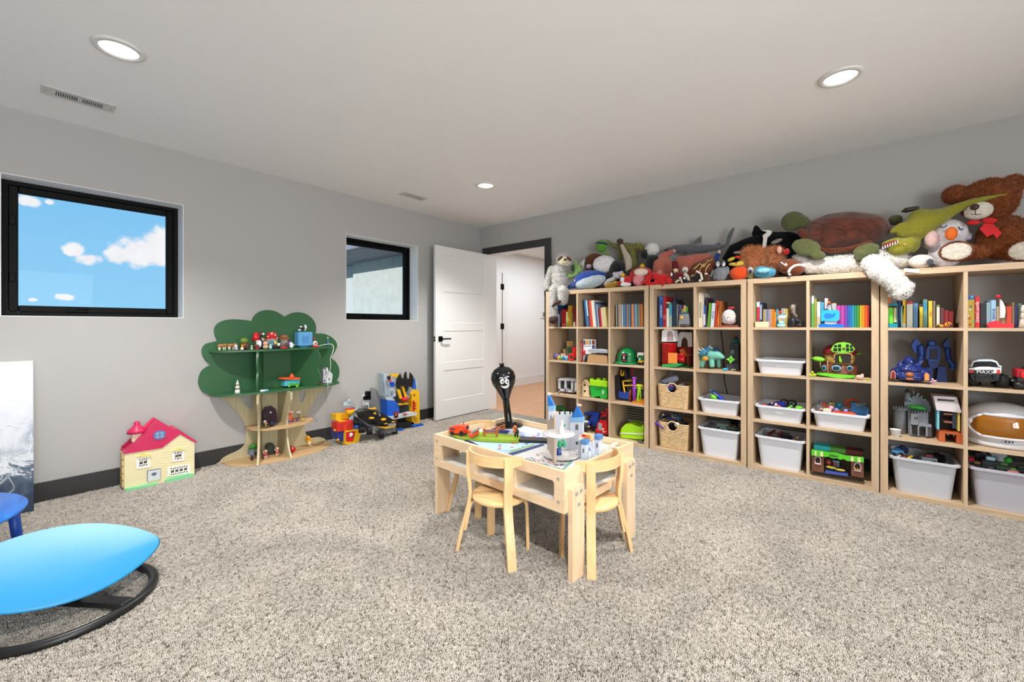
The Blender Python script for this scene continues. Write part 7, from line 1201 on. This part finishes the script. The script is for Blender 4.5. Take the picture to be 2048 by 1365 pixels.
f.raw('visor_rim', MB().tube([q for q in edge], .009, 8, True), C(214, 214, 220, rough=.3)).add('side_cap', HW, 'k@-.05 905 350 950 348 55').raw('collar', MB().lathe([(.12, 0), (.142, .004), (.146, .022), (.14, .034), (.125, .036)], M=Ms, n=40), HW)
f.add('vent_slot', C(30, 30, 34), 'b@-.125 1268 535 1283 568 .006; b@-.125 1304 540 1318 572 .006; b@-.125 1338 543 1352 574 .006').done(Z2)
FIT = True
# ================================================================== PLUSH ANIMALS ON TOP OF THE BOOKCASES
A1, A2, A3 = (1080, 440, 6.204), (1300, 440, 6.4), (1540, 340, 4.031); ZP = TOPZ+.001
SL = PL(176, 173, 170, var=.3, vs=70); SLD = C(62, 40, 38, rough=.9); CRP = PL(228, 216, 186)
f = Fig('plush_sloth', 'grey shaggy plush sloth sitting on corner with legs hanging down', 'plush toy', V('y', 3.69, A1))
f.add('body', SL, 'e 305 500 105 92 85; c 240 640 95 250 760 105 240 820 92; c 150 620 50 105 740 46 88 850 40; c@-.095 165 870 52 160 1040 50 165 1190 54; c@-.02 200 850 60 170 870 55; c@-.03 260 860 60 285 880 62; c@-.095 280 890 64 285 960 62 285 1000 56; c@-.06 170 860 56 170 880 52; c@-.06 280 870 58 284 890 60', re=.007, fuzz=.005).fur(7000, .016, C(206, 204, 200, rough=.9, var=.45, vs=120)).add('face', CRP, 'e@-.06 305 515 82 60 40').add('eye_patch', C(84, 52, 40, rough=.9), 'e@-.1 250 480 40 18 12 -40; e@-.1 360 485 40 18 12 40').add('nose', C(50, 30, 26), 'e@-.115 313 495 20 15').add('mouth', C(60, 46, 40), 't@-.108 3 275 535 310 548 350 530').add('claw', SLD, 'e@-.0 78 900 30 40; c@-.0 65 930 16 75 960 12; c@-.0 90 930 16 98 960 12; c@-.14 160 1070 16 205 1030 24 245 1015 20; e@-.11 165 1240 55 55; c@-.11 140 1215 20 135 1260 18; c@-.11 190 1215 22 192 1260 20', re=.004).done()
f = Fig('plush_dinosaur', 'light green plush creature squeezed beside sloth shoulder', 'plush toy', V('y', 3.74, A1)).add('body', PL(132, 168, 96), 'c 500 640 40 450 680 36 400 690 30; c 455 640 34 445 540 24 435 510 14; c 480 600 24 500 560 14; c 400 690 34 345 700 46; s 325 685 20', re=.006).add('spine', PL(60, 120, 80), 'e@.03 410 600 30 40').done()
f = Fig('plush_whale', 'blue plush whale with pale grey belly on top of first bookcase', 'plush toy', V('y', 3.75, A1)).add('back', PL(34, 72, 160), 'e 610 740 200 118 130 -8; c 470 790 60 380 830 30 345 850 22; e@.03 700 690 130 70 80', re=.008).add('belly', PL(176, 190, 200), 'e@-.045 630 775 205 85 90 -14; e@-.02 760 735 60 50', re=.007).add('eye', WHT, 'e@-.1 432 755 8 14').done(ZP)
Fig('round_cushion', 'plain white round plush cushion above the blue whale', 'cushion', V('y', 3.80, A1)).add('cushion', PL(226, 224, 226), 'e 798 550 152 112 90', re=.008).add('side_tab', PL(206, 190, 214), 'e@.02 610 578 40 30').done()
f = Fig('plush_bundle', 'black plush fabric body under the plain white round cushion', 'plush toy', V('y', 3.84, A1)).add('body', PL(22, 22, 26), 'e 970 620 120 130; e 880 720 100 70', re=.01).add('stripe', C(70, 72, 76, rough=.9), 't@-.1 3 960 520 1000 560 1010 600; t@-.1 3 930 560 960 600').done(ZP)
Fig('plush_toy', 'brown shiny sequined plush shell behind the white cushion', 'plush toy', V('y', 3.90, A1)).add('shell', PL(96, 50, 24, var=.4, vs=140, rough=.4), 'e 680 520 130 110 60', re=.008, fuzz=.004).add('arm', PL(220, 214, 210), 'c@-.05 480 560 24 520 540 26 545 510 16').done(ZP)
Fig('plush_frog', 'plain bright green round plush perched above brown shell', 'plush toy', V('y', 3.90, A1)).add('head', PL(92, 150, 50), 'e 765 320 80 80 60; e 765 360 70 48', re=.006).add('band', C(30, 40, 90, rough=.9), 'e 768 300 82 24 62 10').add('foot', PL(110, 160, 60), 'e 830 420 40 18').done()
OLV = PL(112, 112, 56)
Fig('plush_dinosaur', 'olive plush tyrannosaur with raised tail behind first bookcase top', 'plush toy', V('y', 3.93, A1)).add('body', OLV, 'c 825 245 8 890 310 26 980 340 44 1080 340 62 1160 345 56; e 1215 335 75 55 45; c 1240 360 36 1280 375 22; c 1010 380 36 985 470 22 975 490 20; c 1150 400 56 1170 520 46 1180 570 44; c 1060 400 50 1080 560 40', re=.007).add('mouth', C(110, 40, 36), 't@-.05 5 1190 355 1240 380 1275 385').add('eye', C(220, 180, 40), 's@-.05 1215 300 9').done(ZP)
Fig('plush_ostrich', 'brown headed plush bird with long cream neck', 'plush toy', V('y', 3.86, A1)).add('neck', PL(190, 178, 160), 'c 1015 320 24 1060 420 36 1095 490 52 1085 540 50', re=.006).add('head', PL(76, 56, 44), 'e 992 265 46 36; e 1010 290 30 22', re=.005).add('body', PL(80, 70, 60), 'e 1110 590 80 70', re=.008).done(ZP)
Fig('plush_ball', 'plain white plush ball near wall above black plush', 'plush toy', V('y', 3.92, A1)).add('ball', PL(222, 222, 220), 's 1390 370 94', re=.007).add('seam', C(190, 190, 188, rough=.9), 't@-.085 2 1330 340 1380 380 1440 400').done()
Fig('plush_toucan', 'black plush bird with yellow beak above red round plush', 'plush toy', V('y', 3.86, A1)).add('body', PL(24, 24, 26), 'e 1400 520 100 90; e 1290 430 50 62; c 1310 400 20 1320 370 10', re=.007).add('beak', C(236, 176, 30, rough=.8), 'e@-.04 1268 555 52 50').done(ZP)
Fig('plush_fish', 'large plain red round plush with pink front patch', 'plush toy', V('y', 3.77, A1)).add('body', PL(200, 30, 34), 'e 1260 700 165 118 110', re=.008).add('front_patch', PL(226, 140, 150), 'e@-.07 1235 740 88 66 40').add('upper_patch', PL(232, 214, 200), 'e@-.07 1252 650 96 50 40').add('fin', PL(222, 120, 140), 'c 1140 740 24 1120 720 16').done(ZP)
Fig('plush_fish', 'small plain red and white plush beside the large red one', 'plush toy', V('y', 3.68, A1)).add('body', PL(200, 34, 38), 'e 1075 750 66 56; e 990 790 26 36', re=.005).add('belly', PL(230, 226, 226), 'e@-.02 1065 805 72 32; e@-.03 1025 745 34 40', re=.005).add('crest', YEL, 'e 1030 685 28 20').done(ZP)
Fig('plush_toy', 'pale grey plush paw reaching out between the whale and small red plush', 'plush toy', V('y', 3.74, A1)).add('paw', PL(196, 196, 204), 'e 970 690 70 48; e 930 670 36 26; e 1010 670 30 40; c 920 730 30 850 760 30 815 800 26', re=.006).add('cuff', PL(180, 170, 150), 'e@.02 830 800 40 34').done()
Fig('plush_toy', 'mustard yellow plush lying flat under the grey paw', 'plush toy', V('y', 3.70, A1)).add('body', PL(170, 130, 30), 'e 890 815 92 40; e 840 830 40 24; e 940 790 50 34', re=.006).add('seam', C(120, 90, 20, rough=.9), 't@-.04 3 830 820 900 800 960 810').done(ZP)
RD = PL(214, 22, 26)
Fig('plush_crab', 'bright red plush lobster hanging over the bookcase edge', 'plush toy', V('y', 3.70, A2)).add('body', RD, 'e 165 760 120 72 90; e 60 720 60 50; c 200 770 50 280 800 36; c@-.04 100 800 34 20 830 26 -70 850 16; c@-.04 -20 790 30 -90 800 18; c@-.05 180 810 30 160 850 20; c@-.03 -30 740 34 20 720 40; c -60 800 24 -100 830 12', re=.007).add('claw', RD, 'e@-.06 75 720 46 34; e@-.05 240 780 46 36').done()
SAL = PL(186, 104, 88)
Fig('plush_octopus', 'salmon pink plush octopus spread behind the red lobster', 'plush toy', V('y', 3.83, A2)).add('body', SAL, 'e 165 585 140 112 100; c 160 470 50 240 430 44 300 400 34; c 380 520 60 480 540 90 620 500 74 740 480 44; c 420 600 60 500 600 60; c 640 480 40 760 450 30', re=.008).add('cheek', PL(206, 130, 110), 'e@-.1 120 620 50 40').add('tip', C(180, 160, 150, rough=.9), 'e@-.02 310 400 26 24; s@-.02 120 470 16').done(ZP)
Fig('doll', 'small doll in dark red coat with tall hat on edge', 'doll', V('y', 3.67, A2)).add('coat', PL(104, 18, 28), 'e 370 715 70 56; c 320 740 26 300 780 16', re=.005).add('hat', C(104, 18, 26, rough=.9), 'k 325 620 318 545 44 38; e 318 545 40 16').add('face', C(226, 190, 160), 'e 325 650 40 34').add('beard', C(40, 30, 30), 'e@-.01 300 655 22 20').add('trim', WHT, 'e@-.03 275 700 14 26; e@-.04 385 745 18 14; e@-.02 440 750 16 18').add('leg', CRM, 'c 370 770 16 330 800 14; c 400 770 14 410 805 12').done(ZP)
Fig('plush_toy', 'small white headed plush with black feet beside the doll', 'plush toy', V('y', 3.69, A2)).add('head', PL(230, 224, 214), 's 448 640 42').add('eye', BLK, 'e@-.045 450 655 9 14').add('arm', PL(226, 214, 196), 'c 450 700 26 490 740 24 495 790 20').add('foot', C(24, 24, 28, rough=.8), 'e@-.03 470 800 44 28; e 440 770 26 22').done(ZP-.01)
Fig('plush_giraffe', 'brown plush giraffe with cream net pattern', 'plush toy', V('y', 3.76, A2)).add('body', PL(116, 62, 36), 'c 560 640 46 640 600 70 760 570 84; c 780 540 60 800 500 30; e 560 650 50 46', re=.007).add('net_pattern', C(226, 190, 130, rough=.9), ';'.join('t@-.09 4 %d %d %d %d %d %d' % q for q in ((560, 600, 600, 585, 640, 560), (620, 640, 650, 590, 700, 560), (640, 560, 690, 580, 740, 530), (700, 640, 720, 590, 770, 560), (720, 520, 760, 520, 800, 500), (590, 620, 560, 640, 530, 640)))).add('muzzle', C(206, 170, 120, rough=.9), 'e@-.04 545 660 26 22').done(ZP)
Fig('plush_dog', 'small black and white plush dog below the giraffe', 'plush toy', V('y', 3.68, A2)).add('body', PL(20, 20, 22), 'e 620 720 50 62; e 560 750 40 40', re=.005).add('blaze', PL(236, 220, 206), 'c@-.03 600 660 16 650 690 14 665 760 18; s@-.03 640 780 20').done(ZP)
Fig('plush_toy', 'tiny plain brown plush left of the grey penguin', 'plush toy', V('y', 3.69, A2)).add('body', PL(90, 46, 26), 'e 725 735 46 50').add('top', WHT, 'e@-.02 720 690 22 12').done(ZP)
Fig('plush_penguin', 'grey plush penguin chick with white face', 'plush toy', V('y', 3.70, A2)).add('body', PL(128, 132, 140), 'e 900 690 96 96 70; e 890 740 90 50 70; c 810 660 26 780 720 18; c 985 620 30 1000 680 20', re=.006).add('head', PL(60, 62, 68), 'e 905 560 70 58 50', re=.006).add('cheek', WHT, 'e@-.045 868 568 24 34 12; e@-.045 942 568 22 32 12').add('eye', BLK, 's@-.062 872 556 8; s@-.062 938 556 8').add('beak', C(60, 56, 50), 'e@-.07 905 566 16 12').add('seam', C(100, 104, 112, rough=.9), 't@-.075 3 900 640 900 700 905 770').done(ZP)
Fig('plush_toy', 'blue sleeved small doll arm raised behind the penguin', 'plush toy', V('y', 3.80, A2)).add('sleeve', C(30, 60, 140, rough=.9), 'c 840 490 28 870 450 26').add('hand', C(226, 190, 170), 'e 885 410 22 26').add('body', C(30, 56, 130, rough=.9), 'e 850 530 50 50').done(ZP)
Fig('plush_duck', 'orange round plush duck with yellow bill', 'plush toy', V('y', 3.72, A2)).add('body', PL(222, 76, 20), 'e 1140 680 130 92 80', re=.007).add('bill', PL(220, 190, 60), 'e@-.03 1095 570 96 26 40 5; e 1040 505 60 24 30 -25; e@-.01 1150 560 56 34', re=.005).add('crest', C(206, 60, 34, rough=.9), 'e 1130 480 50 18 20 20').add('eye', C(140, 60, 40), 's@-.055 1105 550 10').done(ZP)
f = Fig('plush_troll', 'fluffy orange haired plush with yellow green face and grey ears', 'plush toy', V('y', 3.76, A2)).add('face', PL(170, 170, 100), 'e@-.02 1290 610 80 56', re=.006).add('eye_white', C(190, 180, 190), 's@-.06 1285 590 40').add('eye', BLK, 's@-.085 1285 595 20').add('ear', PL(150, 136, 130), 'e 1130 418 66 20 12').add('head', PL(214, 150, 112), 'e@.02 1330 500 110 90; e@.01 1290 450 90 70; e@.02 1400 450 70 70', re=.008).fur(5000, .05, C(236, 160, 108, rough=.9, var=.3, vs=25), .0011, -.2).fur(0, .05, BLK)
f.parts.pop(); f.done(ZP)
f = Fig('plush_troll', 'second fluffy orange plush with pink ear behind the football', 'plush toy', V('y', 3.78, A2)).add('head', PL(190, 134, 106), 'e@.02 1570 470 90 90; e@.01 1600 450 90 70', re=.008).fur(5000, .045, C(226, 156, 112, rough=.9, var=.35, vs=25), .0011, -.1).add('ear', PL(140, 130, 124), 'e 1620 275 80 26 14 -18').add('inner_ear', C(226, 170, 150, rough=.9), 'e@-.05 1655 385 38 50')
f.done(ZP)
Fig('plush_fish', 'sky blue smooth plush fish in front of the fluffy troll', 'plush toy', V('y', 3.70, A2)).add('body', PL(76, 156, 190), 'e 1470 675 152 72 80; e 1420 640 90 50', re=.007).add('light_patch', PL(140, 206, 226), 'e@-.06 1450 650 90 34 30').add('mouth_seam', C(30, 90, 130, rough=.9), 't@-.085 3 1350 680 1440 695 1540 690 1610 660').done(ZP)
f = Fig('plush_football', 'brown plush american football with white stripe', 'ball', V('y', 3.72, A2)).add('ball', PL(116, 56, 24), 'e 1800 610 185 112 110 18; e 1850 630 140 100 95 18', re=.008).add('stripe', PL(232, 226, 222), 't@-.095 18 1985 600 1930 578 1850 590 1790 640 1775 700 1800 725').add('lace', WHT, 'c@-.1 1680 545 8 1740 590 8; c@-.1 1735 560 8 1755 575 8').done(ZP)
GRYP = PL(96, 98, 104)
Fig('plush_shark', 'grey plush shark lying along wall behind the octopus', 'plush toy', V('y', 3.93, A2)).add('body', GRYP, 'c 200 385 22 330 370 50 500 370 64 700 370 56 850 355 40 960 335 22; e 520 460 70 36', re=.008).add('dorsal_fin', GRYP, 'p .02 545 300 600 240 655 205 652 300').add('tail_fin', GRYP, 'p .02 960 330 985 210 1040 120 1070 95 1076 110 1040 220 1000 310').add('second_fin', GRYP, 'p .015 830 315 890 290 895 325').add('mouth', C(40, 40, 44), 'e@-.03 205 390 28 10').done()
BKP = PL(14, 14, 16, sheen=.05)
Fig('plush_orca', 'large black plush orca with white eye patch', 'plush toy', V('y', 3.90, A2)).add('body', BKP, 'c 930 460 50 1060 400 90 1250 350 130 1500 300 165 1750 300 165 1880 330 150', re=.011).add('fin', BKP, 'p@-.04 .05 1300 190 1330 90 1355 68 1385 85 1420 130 1500 155 1440 200 1440 290 1380 250').add('eye_patch', C(226, 224, 220, rough=.9), 'p@-.118 .02 1430 135 1530 130 1562 150 1540 190 1500 225 1480 290 1432 306 1450 240 1440 200 1500 155').done(ZP)
Fig('plush_toy', 'tiny red plush tucked behind the football', 'plush toy', V('y', 3.74, A2)).add('body', PL(200, 24, 30), 'e 1745 410 46 38; s 1760 385 20').add('eye', WHT, 's@-.03 1755 375 6').done()
# sea turtle
f = Fig('plush_turtle', 'big plush sea turtle with dark brown shell and olive flippers', 'plush toy', V('y', 3.79, A3)); OL = PL(88, 92, 54)
f.add('shell', PL(84, 32, 12, var=.4, vs=12, sheen=.4), 'e 600 495 375 160 150 6; e@-.02 480 520 230 140 130; e 760 480 210 130 130', re=.011).add('head', OL, 'e 185 415 105 82 70; e 260 430 70 60', re=.008).add('front_flipper', OL, 'e@-.12 290 625 130 72 26 22; e@-.12 390 690 66 40 20 15', re=.007).add('rear_flipper', OL, 'e@-.11 775 650 115 60 34 -14; c@-.11 740 680 50 725 715 36', re=.007).add('far_flipper', OL, 'e@.08 1010 405 64 42').add('shell_seam', C(60, 24, 8, rough=.9), ';'.join('t@-.165 3 '+' '.join('%d %d' % q for q in s_) for s_ in (((430, 440), (520, 430), (600, 460), (590, 520), (500, 550), (430, 510), (430, 440)), ((600, 460), (680, 430), (780, 450), (800, 510), (720, 560), (640, 550), (590, 520)), ((500, 550), (520, 600), (600, 610), (640, 550)), ((430, 510), (350, 530), (310, 480), (350, 430), (430, 440))))).add('shell_rim', PL(100, 48, 20), 'c@-.06 250 500 34 330 600 30 480 655 26 640 640 26 800 590 28', re=.008).done()
f = Fig('plush_tyrannosaur', 'olive yellow plush tyrannosaur lying with open jaws and long tail', 'plush toy', V('y', 3.76, A3)); YO_ = PL(142, 138, 40, var=.1)
f.add('body', YO_, 'e 1210 410 120 100 80; c 1100 500 85 1180 470 120 1280 410 110 1380 370 74 1480 320 52 1620 262 36 1780 220 22 1940 190 9; e 1140 590 80 84 60; c@-.03 1060 450 34 1000 490 28 985 500 22', re=.009).add('head', YO_, 'e@-.05 1050 620 125 72 60 -10; e@-.05 1130 590 60 50', re=.008).add('jaw', YO_, 'e@-.05 975 578 85 20 36 -18').add('mouth', C(120, 14, 20, rough=.8), 'e@-.085 965 600 72 20 14 -20').add('tooth', WHT, ';'.join('k@-.11 %d %d %d %d 8 1' % (910+20*i, 640-8*i, 908+20*i, 612-8*i) for i in range(7))).add('eye', C(170, 140, 50), 's@-.12 1090 605 16').add('claw', C(60, 58, 44), 'c@.06 1180 310 22 1100 325 24 1065 335 8').done()
WPL = PL(226, 222, 216, var=.06)
f = Fig('plush_polar_bear', 'white plush polar bear with one leg dangling over edge', 'plush toy', V('y', 3.76, A3))
f.add('body', WPL, 'c@-.0 330 770 66 480 770 80 620 760 90 760 770 84; c@-.0 230 720 50 330 780 60; e@-.0 900 720 130 70 90; c 950 720 80 1080 730 56', re=.009, fuzz=.006).fur(5000, .016, C(236, 232, 226, rough=.9)).add('dangling_leg', WPL, 'c@-.12 830 760 90 880 800 100; c@-.185 900 820 100 980 880 92 1060 960 84; e@-.185 1060 980 90 70; c@-.185 1130 930 30 1145 940 14', re=.008, fuzz=.004).fur(4000, .01, C(236, 232, 226, rough=.9)).add('paw_pad', BLK, 's@-.25 1075 1010 6; s@-.25 1100 990 6; s@-.245 1095 1020 6').done()
one('plush_label', MB().box((0, 0, 0), (.07, .002, .022), (0, .18, TH-.75), .0005), C(232, 230, 230), 'white printed care label sticking out from the polar bear', 'label', None, PY(1540+1140/4.031, 340+812/4.031, 3.62))
Fig('plush_panda', 'small white plush head with dark eye patch before bear foot', 'plush toy', V('y', 3.72, A3)).add('head', PL(226, 220, 214), 'e 1215 735 110 54 60', re=.007).add('eye_patch', C(70, 72, 78, rough=.9), 'e@-.06 1290 742 28 26 8').add('eye', BLK, 's@-.085 1305 770 7; s@-.075 1320 760 6').done(ZP)
FIT = False
f = Fig('plush_goose', 'round white plush bird with orange beak and closed eyes', 'plush toy', V('y', 3.83, A3)).add('body', PL(228, 222, 228), 'e 1420 540 190 130 120; e 1330 590 110 80; e 1410 700 150 122 110', re=.01).add('beak', C(232, 112, 34, rough=.8), 'e@-.12 1462 530 54 56 34').add('eyelid', C(70, 74, 110, rough=.9), 't@-.125 5 1368 468 1395 480 1428 462; t@-.11 5 1518 475 1538 498 1558 490').add('cheek', PL(226, 190, 186), 'e@-.09 1300 570 60 70 40').add('tuft', PL(200, 196, 214), 'e 1600 550 34 34').done(ZP)
FIT = True
TD = PL(136, 70, 28, var=.3, vs=60, bump=.8); TDW = PL(226, 218, 204)
f = Fig('teddy_bear', 'large brown teddy bear with red bow sitting at right end', 'teddy bear', V('y', 3.84, A3))
f.add('head', TD, 'e 1760 235 265 165 105; e 1800 250 210 165 105; s@.02 1490 200 88; s@.03 1960 115 92', re=.011, fuzz=.006).fur(9000, .017, C(150, 82, 36, rough=.9, var=.4, vs=90)).add('muzzle', TDW, 'e@-.07 1680 330 130 74 60', re=.007).add('nose', C(60, 28, 18), 'e@-.13 1650 300 40 26 14').add('mouth', C(80, 50, 40), 't@-.135 3 1655 325 1660 360 1700 355; t@-.135 3 1660 360 1620 355').add('body', TD, 'e 1880 560 240 200 105; e 1950 620 220 140 105; c@-.05 1700 690 66 1600 690 80 1540 690 88; c@-.05 2000 690 66 2060 690 86', re=.011, fuzz=.006).fur(10000, .017, C(150, 82, 36, rough=.9, var=.4, vs=90)).add('foot', TD, 'e@-.1 1500 680 158 98 30; e@-.1 2050 680 160 98 30', re=.009, fuzz=.004).fur(3000, .014, C(150, 82, 36, rough=.9, var=.4, vs=90)).add('foot_pad', TDW, 'e@-.13 1502 683 138 82 22; e@-.13 2055 683 138 84 22', re=.007, fuzz=.004).fur(3000, .008, C(236, 230, 218, rough=.9)).add('bow', C(196, 14, 22, rough=.7), 'e@-.12 1770 410 70 26 10 15; e@-.115 1640 425 60 22 10 8').add('bow_tail', C(206, 16, 24, rough=.7), 'p@-.115 .012 1690 480 1740 425 1790 430 1870 520 1830 570 1800 530 1750 555').done(ZP)
